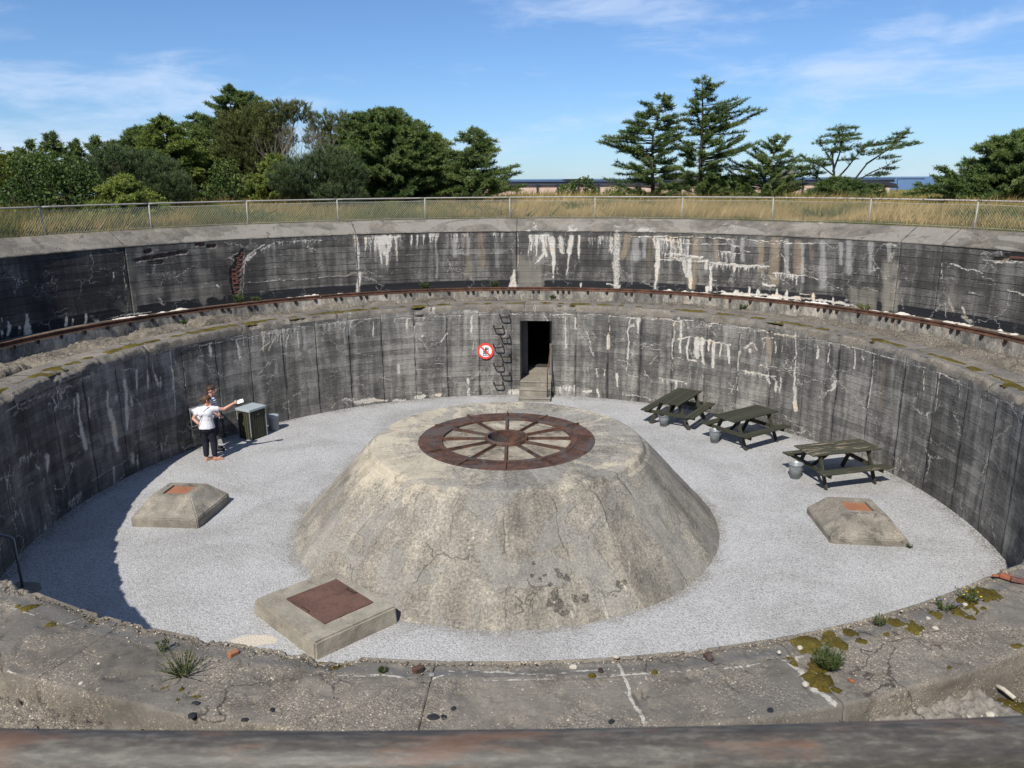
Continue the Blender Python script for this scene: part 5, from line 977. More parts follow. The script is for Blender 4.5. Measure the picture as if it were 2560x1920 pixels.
# ------------------------------------------------------------------ picnic tables
def table(name, loc, rz, label, worn, Lt=1.75):
    t = empty(name, loc, rz); tag(t, label, 'picnic table', 'picnic tables along the wall'); m = M['woodworn'] if worn else M['wood']; rng = random.Random(int(loc[0]*100))
    for i in range(5):
        w = .138; o = MB().box((0, 0, 0), (Lt+rng.uniform(-.012, .012), w, .036)).build('table_plank', m, t, False, .004); o.location = (rng.uniform(-.006, .006), (i-2)*.147, .745)
    for s in (-1, 1):
        for i in range(2):
            o = MB().box((0, 0, 0), (Lt+rng.uniform(-.01, .01), .12, .036)).build('seat_plank', m if worn and i else M['wood'], t, False, .004); o.location = (0, s*(.60+i*.13), .438)
    for e in (-1, 1):
        x = e*(Lt/2-.26)
        o = MB().box((0, 0, 0), (.036, .66, .085)).build('top_bearer', M['wood'], t, False, .003); o.location = (x, 0, .684)
        o = MB().box((0, 0, 0), (.036, 1.50, .095)).build('seat_bearer', M['wood'], t, False, .003); o.location = (x+e*.038, 0, .372)
        for s in (-1, 1):
            a = Vector((x, s*.23, .72)); b = Vector((x, s*.58, 0)); d = b-a; ang = math.atan2(d.y, -d.z)
            o = MB().box((0, 0, 0), (.038, .095, d.length)).build('leg', M['wood'], t, False, .003); o.location = (a+b)/2; o.rotation_euler = (ang, 0, 0)
        o = MB().box((0, 0, 0), (.62, .09, .036)).build('brace', M['wood'], t, False, .003); o.location = (x-e*.27, 0, .53); o.rotation_euler = (0, e*.55, 0)
    return t
table('picnic_table', (4.78, 21.34, 0), rad(56), 'olive wooden picnic table nearest the doorway, end on to the viewer', False, 1.72)
table('picnic_table', (6.20, 19.63, 0), rad(33), 'olive wooden picnic table in the middle of the three', False, 1.72)
table('picnic_table', (7.52, 16.92, 0), rad(14.5), 'picnic table with badly peeling planks, nearest the right hatch block', True, 1.80)
def bucket(loc, label, r=.155, h=.32, rz=0.0):
    t = empty('bucket', loc, rz); tag(t, label, 'bucket', 'zinc buckets standing by the tables')
    MB().lathe([(r*.66, 0), (r*.66, .012), (r*.69, .014), (r*.72, .06), (r*.735, .065), (r*.95, h*.86), (r*.965, h*.87), (r*1.0, h), (r*1.035, h+.004), (r*1.03, h+.014), (r*.985, h+.012), (r*.94, h*.8), (r*.70, .03)], 28).build('bucket_body', M['galv'], t, True); bb_ = [c_ for c_ in t.children][0]
    for s in (-1, 1): MB().tube([(s*r*1.02, -.02, h-.02), (s*r*1.09, 0, h-.005), (s*r*1.02, .02, h-.02)], .005, 5).build('handle_ear', M['galv'], bb_)
    MB().tube([(r*1.06*math.cos(q), -r*.98*math.sin(q), h-.02-.10*math.sin(q)) for q in np.linspace(0, math.pi, 15)], .004, 5).build('bail_handle', M['galv'], t, True)
    return t
bucket((4.29, 20.93, 0), 'zinc bucket by the picnic table nearest the doorway', .15, .31); bucket((5.37, 19.50, 0), 'zinc bucket by the middle picnic table', .15, .33, .5); bucket((6.60, 16.93, 0), 'zinc bucket by the peeling picnic table', .165, .34, 1.0)

# ------------------------------------------------------------------ slatted waste cabinet and dust bin
cab = empty('waste_cabinet', (-7.11, 20.20, 0), math.atan2(.46, .26)); tag(cab, 'slatted dark olive waste cabinet with a grey metal lid', 'cabinet')
cw_, cd_, ch_ = .55, .47, .80
for i in range(7):
    for fy in (-1, 1):
        o = MB().box((0, 0, 0), (cw_/7-.016, .022, ch_-.05)).build('slat', M['slat'], cab, False, .002); o.location = (-cw_/2+cw_/7*(i+.5), fy*(cd_/2-.01), ch_/2)
for i in range(6):
    for fx in (-1, 1):
        o = MB().box((0, 0, 0), (.022, cd_/6-.016, ch_-.05)).build('slat', M['slat'], cab, False, .002); o.location = (fx*(cw_/2-.01), -cd_/2+cd_/6*(i+.5), ch_/2)
MB().box((0, 0, ch_/2), (cw_-.05, cd_-.05, ch_-.06)).build('cabinet_core', M['black'], cab)
for fx in (-1, 1):
    for fy in (-1, 1): o = MB().box((0, 0, 0), (.014, .014, ch_)).build('corner_angle', M['lid'], cab); o.location = (fx*(cw_/2+.003), fy*(cd_/2+.003), ch_/2+.003)
MB().box((0, 0, ch_+.035), (cw_+.06, cd_+.06, .07)).build('lid', M['lid'], cab, False, .008)
MB().box((.02, -cd_/2-.006, ch_-.12), (.10, .012, .018)).build('handle', M['galv'], cab, False, .002)
b_ = empty('dust_bin', (-6.72, 20.80, 0)); tag(b_, 'round grey metal dust bin between waste cabinet and wall', 'bin')
MB().lathe([(.135, 0), (.14, .01), (.15, .40), (.155, .405)], 28).build('bin_body', M['bin'], b_, True)
MB().lathe([(.162, .395), (.164, .43), (.15, .445), (.03, .452)], 28).build('lid', M['lid'], b_, True)
MB().tube([(-.16, -.03, .32), (-.185, 0, .32), (-.16, .03, .32)], .008, 6).build('handle', M['galv'], b_)
# ------------------------------------------------------------------ information panel on the wall behind the people
ip = empty('information_board', PT(-60.6, 9.30, 0), rad(60.6)); tag(ip, 'tilted white information board in a metal frame on the left wall', 'information board')
tm = Matrix.Rotation(rad(-40), 3, 'X')
o = MB().box((0, 0, 0), (.62, .52, .012)).build('board', M['white'], ip); o.location = (0, -.24, .92); o.rotation_euler = (rad(40), 0, 0)
fr = MB()
for x, y, sx, sy in ((0, .27, .68, .03), (0, -.27, .68, .03), (.325, 0, .03, .52), (-.325, 0, .03, .52)): fr.box((x, y, 0), (sx, sy, .03))
o = fr.build('frame', M['galv'], ip); o.location = (0, -.24, .92); o.rotation_euler = (rad(40), 0, 0)
for s in (-1, 1):
    MB().tube([(s*.29, -.44, .735), (s*.29, -.0, .60), (s*.29, .02, 1.10)], .012, 6).build('bracket', M['galv'], ip); continue
    mb = MB(); mb.add([(s*.29, -.03, 1.06), (s*.29, -.45, .72), (s*.29, -.03, .60), (s*.29+.012, -.03, 1.06), (s*.29+.012, -.45, .72), (s*.29+.012, -.03, .60)], [(0, 1, 2), (5, 4, 3), (0, 3, 4, 1), (1, 4, 5, 2), (2, 5, 3, 0)]); mb.build('bracket', M['galv'], ip)
# ------------------------------------------------------------------ no climbing sign and iron rungs
sg = empty('no_climbing_sign', PT(-4.46, R_IN-.045, 1.48), rad(4.46)); tag(sg, 'round no climbing sign, red ring with black ladder pictogram', 'sign')
def disc(name, r0, r1, y, m, n=48):
    V = []; F = []
    for k in range(n):
        c_, s_ = math.cos(2*math.pi*k/n), math.sin(2*math.pi*k/n); V += [(r0*c_, y, r0*s_), (r1*c_, y, r1*s_), (r1*c_, y+.006, r1*s_), (r0*c_, y+.006, r0*s_)]
    for k in range(n):
        a, b2 = 4*k, 4*((k+1) % n)
        F += [(a, a+1, b2+1, b2), (a+1, a+2, b2+2, b2+1), (a+2, a+3, b2+3, b2+2), (a+3, a, b2, b2+3)]
    return pydata(name, V, F, m, sg)
disc('plate', .001, .255, 0.0, M['white']); disc('red_ring', .198, .262, -.008, M['red'])
lad = MB()
for x in (-.075, .0, .085): lad.box((x, -.004, -.02 if x else -.08), (.013, .006, .26 if x else .14))
for z in (-.145, -.08, -.015, .05): lad.box((.005, -.004, z), (.17, .006, .011))
lad.build('ladder_print', M['black'], sg)
fig = MB(); fig.lathe([(.001, 0), (.026, 0), (.026, .006), (.001, .006)], 16)
fo = fig.build('figure_head', M['black'], sg); fo.location = (.01, -.010, .10); fo.rotation_euler = (rad(-90), 0, 0)
fb = MB(); tube2 = lambda pts, w: fb.tube([(x, -.012, z) for x, z in pts], w, 5)
tube2([(.01, .07), (.005, -.01)], .02); tube2([(.01, .06), (.06, .07), (.08, .12)], .009); tube2([(.01, .06), (-.04, .05), (-.06, .09)], .009); tube2([(.0, -.01), (.04, -.05), (.03, -.10)], .010); tube2([(.0, -.01), (-.04, -.04), (-.05, -.09)], .010)
fb.build('figure_body', M['black'], sg)
sb_ = MB().box((0, 0, 0), (.40, .006, .042)).build('red_bar', M['red'], sg); sb_.location = (0, -.022, 0); sb_.rotation_euler = (0, rad(45), 0)
RUNG = [(735, 200), (632, 385), (745, 545), (632, 700), (748, 855), (635, 1010), (752, 1165), (635, 1320)]
NTH = ['topmost', 'second', 'third', 'fourth', 'fifth', 'sixth', 'seventh', 'lowest']
for i, (x, y) in enumerate(RUNG):
    a, z = on_cyl(1150+x*.1507, 760+y*.1507, R_IN-.05); w = .145
    o = MB().tube([(-w, .06, .05), (-w, -.02, .045), (-w*.95, -.16, .0), (-w*.7, -.185, -.015), (w*.7, -.185, -.015), (w*.95, -.16, .0), (w, -.02, .045), (w, .06, .05)], .021, 8).build('iron_rung', M['darkiron'], None, True)
    o.location = PT(a, R_IN-.01, z); o.rotation_euler = (0, 0, -rad(a)); tag(o, '%s iron climbing rung from the top, on the wall left of the doorway' % NTH[i], 'rung', 'iron rungs left of the doorway')
# ------------------------------------------------------------------ handrail at the left edge
hb = on_z(57, 1467, 0.12); lr = empty('stair_handrail', (hb.x, hb.y, 0)); tag(lr, 'grey steel handrail on a concrete block at the left edge', 'handrail')
o = prism('footing', [Vector(p) for p in ((-.28, -.22, -.1), (.22, -.25, -.1), (.24, .2, -.1), (-.26, .22, -.1))], [Vector(p) for p in ((-.24, -.2, .12), (.2, -.2, .10), (.2, .16, .12), (-.2, .2, .13))], M['blockc'], lr, .02, 3, .012, 5)
MB().tube([(0, 0, .1), (-.01, .0, 1.02), (-.05, .0, 1.05), (-.34, -.02, 1.13), (-1.1, -.1, 1.22)], .022, 8).build('rail', M['steelrail'], lr, True)
MB().tube([(-1.0, -.09, 0), (-1.0, -.09, 1.20)], .022, 8).build('post', M['steelrail'], lr, True)
# ------------------------------------------------------------------ ground outside, sea
def gz(x, y):
    r = np.hypot(np.asarray(x)-CX, np.asarray(y)-CY)
    h = 5.36+.30*np.clip((r-15.0)/7, 0, 1)-.75*np.clip((r-34)/30, 0, 1)+.10*(fbm(np.asarray(x)*.25+40, np.asarray(y)*.25+40, 3, 3)-.5)
    h = h-6*np.clip((r-120)/60, 0, 1)-25*np.clip((r-180)/120, 0, 1)
    return np.where(r < 15.3, 5.355+.03*(fbm(np.asarray(x)*2, np.asarray(y)*2, 5, 3)-.5), h)
azg = np.arange(0, 360, 1.0); rg = np.concatenate([[R_COP-.1, R_COP+.03, 14.4, 14.8], np.linspace(15.3, 40, 50), np.geomspace(42, 420, 26)])
AG, RG = np.meshgrid(azg, rg, indexing='ij'); V = ring(azg, (RG, RG*0)); V[..., 2] = gz(V[..., 0], V[..., 1]); V[:, 0, 2] = 5.0
tag(gridmesh('ground', V, M['ground'], None, None, False, True, True), kind='structure')
tag(pydata('sea', [(-60000, 120, -22), (60000, 120, -22), (60000, 60000, -22), (-60000, 60000, -22)], [(0, 1, 2, 3)], M['sea']), kind='structure')

# ------------------------------------------------------------------ chain link fence round the rim
fence = empty('chain_link_fence', (CX, CY, 5.3)); tag(fence, 'chain link fence with pale pipe posts and top rail round the rim', 'fence'); bpy.context.view_layer.update()
FA = [0.36+12.57*k for k in range(-14, 15)]
def fp_(az, r, z): p = PT(az, r, z); return (p[0]-CX, p[1]-CY, p[2]-5.3)
rng = random.Random(4)
pm_ = MB().tube([(0, 0, -.25), (0, 0, .80)], .024, 10).build('post', M['pipepale'], None, True); pme = pm_.data; bpy.data.objects.remove(pm_)
for k, a in enumerate(FA):
    o = link('post', pme, fence); o.location = fp_(a, R_FENCE, 5.36); o.rotation_euler = (rng.uniform(-.02, .02), rng.uniform(-.02, .02)+(-.05 if abs(a+62) < 2 else 0), 0)
for a0, a1 in zip(FA, FA[1:]+[FA[0]+360]):
    n = max(3, int((a1-a0)/.9)); near = a0 > 160 or a0 < -160 or a1 > 170
    MB().tube([fp_(a0+(a1-a0)*i/n, R_FENCE, Z_FENCE) for i in range(n+1)], .034 if near else .026, 24 if near else 10).build('top_rail', M['pipe'] if near else (M['piperust'] if 36 < a0 < 90 else M['pipepale']), fence, True)
    if -95 < a0 < 90:
        for z, r_ in ((6.055, .0035), (5.44, .0035)):
            sag = .0
            MB().tube([fp_(a0+(a1-a0)*i/8, R_FENCE+.01, z-(.02*math.sin(math.pi*i/8) if z > 6 else 0)) for i in range(9)], r_*1.6, 4).build('tension_wire', M['wire'], fence)
wm_ = MB(); pitch = .075; z0, z1 = 5.42, 6.05; dz = z1-z0; da = math.degrees(dz*.75/R_FENCE); a = -96.0; r_ = .0025
while a < 86:
    for s in (1, -1):
        P0 = Vector(fp_(a, R_FENCE-.004*s, z0)); P1 = Vector(fp_(a+s*da, R_FENCE-.004*s, z1)); d = (P1-P0).normalized(); n1 = d.cross(Vector((math.sin(rad(a)), math.cos(rad(a)), 0))).normalized()*r_; n2 = d.cross(n1).normalized()*r_
        o = len(wm_.V); wm_.V += [tuple(P0+n1), tuple(P0-n1*.5+n2*.87), tuple(P0-n1*.5-n2*.87), tuple(P1+n1), tuple(P1-n1*.5+n2*.87), tuple(P1-n1*.5-n2*.87)]; wm_.F += [(o, o+1, o+4, o+3), (o+1, o+2, o+5, o+4), (o+2, o, o+3, o+5)]
    a += math.degrees(pitch/R_FENCE)
tag(wm_.build('wire_mesh', M['wire'], fence), kind='stuff')

# ------------------------------------------------------------------ grass
def tri_object(name, P, tone, m, parent=None):
    n = len(P); me = bpy.data.meshes.new(name); me.vertices.add(n*3); me.vertices.foreach_set('co', np.ascontiguousarray(P, dtype=np.float32).ravel())
    me.loops.add(n*3); me.loops.foreach_set('vertex_index', np.arange(n*3, dtype=np.int32)); me.polygons.add(n); me.polygons.foreach_set('loop_start', np.arange(0, n*3, 3, dtype=np.int32)); me.update(calc_edges=True)
    t = me.attributes.new('tone', 'FLOAT', 'POINT'); t.data.foreach_set('value', np.repeat(np.clip(tone, 0, 1), 3).astype(np.float32)); me.materials.append(m); return link(name, me, parent)
R_ = np.random.RandomState(7)
def grass(n, az0, az1, r0, r1, h0, h1, w, tonef, name, label, bend=.35):
    az = R_.uniform(az0, az1, n); r = r0+(r1-r0)*R_.rand(n)**1.4; x = CX+r*np.sin(np.radians(az)); y = CY+r*np.cos(np.radians(az)); z = gz(x, y)
    cl = fbm(x*.9+30, y*.9+30, 11, 3); h = (h0+(h1-h0)*R_.rand(n))*(.15+1.9*np.clip(cl-.12, 0, 1))
    th = R_.uniform(0, 2*np.pi, n); wx, wy = np.cos(th)*w*R_.uniform(.6, 1.3, n), np.sin(th)*w
    bx, by = h*bend*(R_.randn(n)*.6+.5), h*bend*R_.randn(n)*.6
    P = np.zeros((n, 3, 3)); P[:, 0] = np.stack([x-wx, y-wy, z-.02], 1); P[:, 1] = np.stack([x+wx, y+wy, z-.02], 1); P[:, 2] = np.stack([x+bx, y+by, z+h], 1)
    o = tri_object(name, P, tonef(az, r, x, y)+R_.randn(n)*.13, M['grass']); tag(o, label, 'grass', kind='stuff')
grass(95000, -80, 80, 15.0, 25.5, .20, .52, .015, lambda a, r, x, y: -.38+1.25*fbm(x*.22+60, y*.22+60, 4, 3)+.5*fbm(x*1.1+60, y*1.1+60, 9, 3)+.20*np.exp(-((a-20)/35)**2)-.3*(a < -48), 'tall_grass', 'tall dry golden grass between the fence and the trees', .7)
def greenpatch(n):
    az = R_.uniform(-78, 78, n*3); r = R_.uniform(15.2, 24, n*3); x = CX+r*np.sin(np.radians(az)); y = CY+r*np.cos(np.radians(az)); k = (fbm(x*.55+12, y*.55+12, 41, 3) > .56); x, y = x[k][:n], y[k][:n]; n = len(x); z = gz(x, y)
    h = R_.uniform(.12, .42, n); th = R_.uniform(0, 2*np.pi, n); w = R_.uniform(.015, .035, n); bx, by = h*.7*R_.randn(n), h*.7*R_.randn(n); P = np.zeros((n, 3, 3))
    P[:, 0] = np.stack([x-np.cos(th)*w, y-np.sin(th)*w, z+h*.1], 1); P[:, 1] = np.stack([x+np.cos(th)*w, y+np.sin(th)*w, z+h*.2], 1); P[:, 2] = np.stack([x+bx, y+by, z+h], 1)
    tag(tri_object('green_weeds', P, R_.uniform(0, .5, n), M['broad']), 'low green weeds mixed into the dry grass behind the fence', 'weeds', kind='stuff')
greenpatch(16000)
grass(26000, -85, 85, 14.15, 15.4, .05, .16, .012, lambda a, r, x, y: .12+.5*fbm(x*.7+60, y*.7+60, 4, 3), 'short_grass', 'short green grass along the foot of the fence')
grass(16000, -60, 60, 25, 46, .25, .55, .035, lambda a, r, x, y: .05+.8*fbm(x*.2+60, y*.2+60, 4, 3), 'far_grass', 'grass growing under and beyond the trees')

# ------------------------------------------------------------------ trees
def unit(a): return a/np.maximum(1e-9, np.linalg.norm(a, axis=-1, keepdims=True))
def sprays(tw, K, nl, w, up, rs):
    """tw rows: px py pz dx dy dz len tone -> triangles"""
    T = np.array(tw); P = T[:, :3]; Dn = unit(T[:, 3:6]); Ln = T[:, 6]; tone = T[:, 7]; n = len(T); out = []; to = []
    S = unit(np.cross(Dn, unit(rs.randn(n, 3))))
    out.append(np.stack([P-S*w*1.3, P+S*w*1.3, P+Dn*Ln[:, None]], 1)); to.append(tone)
    for k in range(K):
        t = (k+rs.rand(n))/K; Q = P+Dn*(Ln*t)[:, None]; S = unit(np.cross(Dn, unit(rs.randn(n, 3)))); d = unit(Dn*.55+S*.85+np.array([0, 0, up])); l = nl*(1.2-.5*t)*rs.uniform(.7, 1.25, n)
        Wd = unit(np.cross(d, unit(rs.randn(n, 3))))*w*.6; out.append(np.stack([Q-Wd, Q+Wd, Q+d*l[:, None]], 1)); to.append(tone+rs.randn(n)*.10+.10*t)
    return np.concatenate(out), np.concatenate(to)
def along(pts, t):
    t = max(0, min(1, t))*(len(pts)-1); i = min(int(t), len(pts)-2); return pts[i].lerp(pts[i+1], t-i)
def finish_tree(name, label, cat, base, wood, tw, m, group, K, nl, w, up, seed, wm='bark'):
    root = empty(name, base); tag(root, label, cat, group); bpy.context.view_layer.update()
    if wood.V: child(wood.build('trunk', M[wm], None, True), root)
    if tw:
        P, to = sprays(tw, K, nl, w, up, np.random.RandomState(seed)); child(tri_object('crown', P, to, m), root)
    return root
def conifer(name, label, Y, trunk, env, nb, seed, mat='spruce', rise=.12, inner=.30, twl=.30, spacing=.075, K=7, nl=.13, w=.026, tr=.09, side=1.0, wob=.25, bare=0.0, depth=.75, group='conifers behind the fence', tone0=.30, lf=1.0):
    rng = random.Random(seed); T = [on_Y(x, y, Y) for x, y in trunk]; bz = float(gz(T[0].x, Y)); T[0].z = bz-.1; base = Vector((T[0].x, Y, bz)); wood = MB(); n = len(T)
    H = T[-1].z-bz; wood.tube(T, [tr*(1-.88*i/(n-1)) for i in range(n)], 7)
    es = sorted([(on_Y(xl, y, Y).z, on_Y(xl, y, Y).x, on_Y(xr, y, Y).x) for y, xl, xr in env]); ez = [e[0] for e in es]
    tz = [p.z for p in T]; tw = []
    nb = int(nb*1.5); spacing *= .72; twl *= 1.12; inner *= .85
    for b in range(nb):
        z = ez[0]+(ez[-1]-ez[0])*(b+rng.random())/nb; xl = np.interp(z, ez, [e[1] for e in es]); xr = np.interp(z, ez, [e[2] for e in es])
        tx = float(np.interp(z, tz, [p.x for p in T])); ph = rng.uniform(0, 2*math.pi); c_, s_ = math.cos(ph), math.sin(ph)
        ex = max(.12, xr-tx) if c_ > 0 else max(.12, tx-xl); mean = max(.15, (xr-xl)/2)
        Lb = 1/math.sqrt((c_/ex)**2+(s_/(mean*depth))**2)*rng.uniform(.70, 1.06)*lf*min(1.25, .70+.95*float(fbm(z*1.7+seed, ph*1.1+seed*.3, seed, 3)))
        dirv = Vector((c_, s_, 0)); rs_ = rise*rng.uniform(-.2, 2.2); z0 = z-rs_*Lb*.75
        P0 = Vector((float(np.interp(z0, tz, [p.x for p in T])), Y, max(bz+.05, z0))); pts = []
        for i in range(6):
            t = i/5; pts.append(P0+dirv*(Lb*t)+Vector((0, 0, Lb*rs_*(.35*t+.65*t*t)))+Vector((rng.uniform(-1, 1), rng.uniform(-1, 1), rng.uniform(-1, 1)))*.03*Lb*t*wob*2)
        wood.tube(pts, [max(.004, min(.035, .014*Lb)*(1-.85*i/5)) for i in range(6)], 4, False)
        if rng.random() < bare: continue
        k = int(Lb*(1-inner)/spacing)+2; tone = tone0+rng.uniform(-.18, .22)
        for j in range(k):
            t = inner+(1-inner)*(j+rng.random())/k; p = along(pts, t); d = (along(pts, min(1, t+.1))-along(pts, t-.1)).normalized(); sd = Vector((-d.y, d.x, 0))
            for s in (-1, 1):
                l = twl*(1.25-.75*t)*rng.uniform(.6, 1.25)*min(1, .45+Lb*.5); dd = d*rng.uniform(.4, .9)+sd*s*side*rng.uniform(.4, 1)+Vector((0, 0, rng.uniform(-.42, .42)))
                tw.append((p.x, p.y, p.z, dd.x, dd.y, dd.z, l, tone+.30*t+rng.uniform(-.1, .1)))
            if rng.random() < .5: tw.append((p.x, p.y, p.z, d.x*.5, d.y*.5, d.z+rng.uniform(.3, .8), twl*.5, tone+.25))
        e = pts[-1]; d = (pts[-1]-pts[-2]).normalized(); tw.append((e.x, e.y, e.z, d.x, d.y, d.z, twl*.6, tone+.35))
    tp = T[-1]; tw.append((tp.x, tp.y, tp.z-.15, 0, 0, 1, .28, .5)); tw.append((tp.x, tp.y, tp.z-.3, .5, 0, .8, .25, .5)); tw.append((tp.x, tp.y, tp.z-.3, -.5, .2, .8, .25, .5))
    return finish_tree(name, label, 'tree', base, wood, tw, M[mat], group, K, nl, w, .15, seed)
def pine(name, label, Y, cx, ybase, lobes, nb, seed, mat='pine', K=13, nl=.15, w=.016, tuft=.16, tr=.10, group='pines behind the fence', tone0=.32, cat='tree'):
    """lobes: (x,y,rx,ry) in photo px: tufts sit on the shells of these clumps"""
    rng = random.Random(seed); b0 = on_Y(cx, ybase, Y); bz = float(gz(b0.x, Y)); base = Vector((b0.x, Y, bz)); wood = MB(); tw = []
    for (x, y, rx, ry) in lobes:
        c_ = on_Y(x, y, Y); k = Y/FPX*1.02; RX, RZ = rx*k, ry*k; c_.y += rng.uniform(-.5, .5)
        mid = base.lerp(c_, .55)+Vector((rng.uniform(-.2, .2), 0, -.1)); wood.tube([base-Vector((0, 0, .1)), mid, c_], [tr, tr*.5, tr*.2], 6, False)
        cnt = max(30, int(nb*4.2*RX*RZ))
        for i in range(cnt):
            v = Vector((rng.gauss(0, 1), rng.gauss(0, 1), rng.gauss(0, 1))).normalized(); rr_ = rng.uniform(.45, 1.0)**.6
            wbl = .75+.5*float(fbm(v.x*2.2+seed, v.z*2.2+v.y*1.7+9, seed, 3)); p = c_+Vector((v.x*RX, v.y*RX*.8, v.z*RZ))*rr_*wbl
            if p.z < bz+.05: continue
            o_ = Vector((v.x*.6, v.y*.6, .55+abs(v.z)*.4))
            if rng.random() < .12: wood.tube([c_.lerp(p, .25), c_.lerp(p, .65)+Vector((0, 0, -.05)), p], [.014, .009, .004], 3, False)
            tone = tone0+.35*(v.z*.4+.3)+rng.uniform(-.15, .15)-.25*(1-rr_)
            for q in range(2): tw.append((p.x+rng.uniform(-.08, .08), p.y+rng.uniform(-.08, .08), p.z+rng.uniform(-.06, .06), o_.x+rng.uniform(-.4, .4), o_.y+rng.uniform(-.4, .4), o_.z, tuft*rng.uniform(.7, 1.3), tone))
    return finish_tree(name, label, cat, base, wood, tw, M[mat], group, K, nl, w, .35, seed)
def leafy(name, label, Y, cx, ybase, lobes, dens, seed, mat='broad', ls=.055, stems=9, group='leafy shrubs behind the fence', cat='shrub', tone0=.35):
    rng = random.Random(seed); rs = np.random.RandomState(seed); b0 = on_Y(cx, ybase, Y); bz = float(gz(b0.x, Y)); base = Vector((b0.x, Y, bz)); wood = MB(); PP = []; TT = []
    for (x, y, rx, ry) in lobes:
        c_ = on_Y(x, y, Y); k = Y/FPX*1.02; RX, RZ = rx*k, ry*k; c_.y += rng.uniform(-.4, .4)
        for s in range(stems):
            v = Vector((rng.gauss(0, 1), rng.gauss(0, 1), abs(rng.gauss(0, 1)))).normalized(); e = c_+Vector((v.x*RX, v.y*RX*.8, v.z*RZ))*rng.uniform(.75, 1.05); st = base+Vector(((c_.x-base.x)*.6+rng.uniform(-.3, .3), rng.uniform(-.3, .3), -.05))
            wood.tube([st, st.lerp(e, .5)+Vector((rng.uniform(-.15, .15), 0, .1)), e], [.022, .012, .004], 4, False)
        n = int(dens*RX*RZ*3200); v = unit(rs.randn(n, 3)); rr_ = rs.uniform(.25, 1, n)**.5; cl = fbm(v[:, 0]*3+seed, v[:, 2]*3+v[:, 1]*2.3+7, seed, 3)
        p = np.array(c_)+v*np.array([RX, RX*.8, RZ])*(rr_*(.60+.80*cl))[:, None]; keep = (p[:, 2] > bz)&(fbm(p[:, 0]*3+50, p[:, 2]*3+p[:, 1]*2+50, seed+4, 3) > .36); p = p[keep]; rr2 = rr_[keep]; vv = v[keep]; n = len(p)
        a = unit(rs.randn(n, 3)); b = unit(np.cross(a, rs.randn(n, 3))); l = ls*rs.uniform(.7, 1.4, n)[:, None]
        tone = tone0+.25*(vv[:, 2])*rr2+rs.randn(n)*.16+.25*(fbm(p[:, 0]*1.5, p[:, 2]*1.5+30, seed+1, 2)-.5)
        PP += [np.stack([p-a*l, p+b*l*.55, p+a*l], 1), np.stack([p-a*l, p+a*l, p-b*l*.55], 1)]; TT += [tone, tone]
    root = empty(name, base); tag(root, label, cat, group); bpy.context.view_layer.update()
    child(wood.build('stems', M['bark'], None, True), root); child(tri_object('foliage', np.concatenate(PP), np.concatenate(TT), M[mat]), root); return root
# left cluster
leafy('leafy_shrub', 'yellow green bush at the far left edge behind the fence', 31, 10, 500, [(8, 425, 42, 45), (0, 470, 45, 40)], .85, 3, 'broadyellow', .05, 7)
leafy('leafy_shrub', 'large broad leaved bush with brownish tips behind the left fence', 27.5, 110, 560, [(85, 430, 72, 55), (150, 430, 62, 60), (60, 500, 80, 55), (165, 505, 70, 55), (110, 470, 80, 60), (215, 470, 40, 50)], .72, 5, 'broad', .05, 10, tone0=.24)
for i, (x, y, w_, lab) in enumerate(((72, 352, 30, 'leftmost thin spruce top showing above the broad leaved bush'), (125, 333, 34, 'taller thin spruce top above the broad leaved bush'), (190, 352, 26, 'small spruce top standing right of the taller one above the bush'), (240, 343, 38, 'bare tipped spruce top between the bush and the blue green pine'), (278, 355, 30, 'short spruce top just left of the gap in the treeline'))):
    conifer('spruce_tree', lab, 34, [(x, 500), (x, 430), (x, y)], [(y, x-4, x+4), (y+25, x-w_*.7, x+w_*.7), (y+60, x-w_*1.3, x+w_*1.3), (y+130, x-w_*1.6, x+w_*1.6)], 46, 20+i, 'spruce', .3, .15, .26, .085)
pine('pine_tree', 'blue green pine with soft needles left of the big spruces', 31.5, 330, 520, [(290, 415, 48, 40), (350, 430, 60, 45), (400, 450, 50, 45), (300, 470, 60, 45), (380, 490, 60, 40), (440, 480, 45, 40)], 95, 31, 'pine', 12, .17, .015, .20)
conifer('spruce_tree', 'small bright spruce with drooping tips just behind the left fence', 27.5, [(312, 565), (312, 500), (310, 438)], [(440, 306, 316), (465, 275, 345), (490, 250, 372), (515, 232, 400), (545, 228, 405), (560, 240, 395)], 70, 33, 'spruceyellow', .18, .2, .28, .06, tone0=.38)
conifer('spruce_tree', 'broad yellowish spruce left of the tallest tree', 36, [(412, 500), (408, 400), (402, 290)], [(292, 396, 410), (315, 370, 440), (345, 345, 470), (385, 330, 500), (420, 320, 515), (460, 330, 520), (495, 350, 520)], 135, 35, 'spruceyellow', .15, .25, .30, .07, tone0=.22)
conifer('spruce_tree', 'tallest dark spruce with a ragged leaning top in the left cluster', 38.5, [(590, 500), (585, 380), (578, 290), (572, 214)], [(216, 566, 580), (232, 555, 600), (248, 545, 642), (262, 518, 640), (280, 560, 650), (310, 505, 690), (350, 480, 690), (400, 470, 680), (450, 480, 670), (495, 500, 660)], 165, 37, 'spruce', .22, .25, .30, .065)
pine('pine_tree', 'dense olive green pine right of the tallest spruce', 37, 680, 500, [(700, 290, 50, 28), (745, 285, 40, 24), (650, 320, 60, 50), (620, 370, 60, 55), (690, 350, 55, 45), (590, 330, 45, 40), (640, 420, 60, 50), (570, 400, 50, 50)], 80, 39, 'pineolive', 13, .16, .016, .18)
pine('pine_tree', 'pale pine crown showing behind the dead grey shrub', 41, 835, 500, [(815, 310, 45, 24), (850, 305, 40, 22), (840, 350, 50, 35), (790, 345, 35, 30)], 60, 41, 'pineolive', 12, .16, .016, .18, tone0=.42)
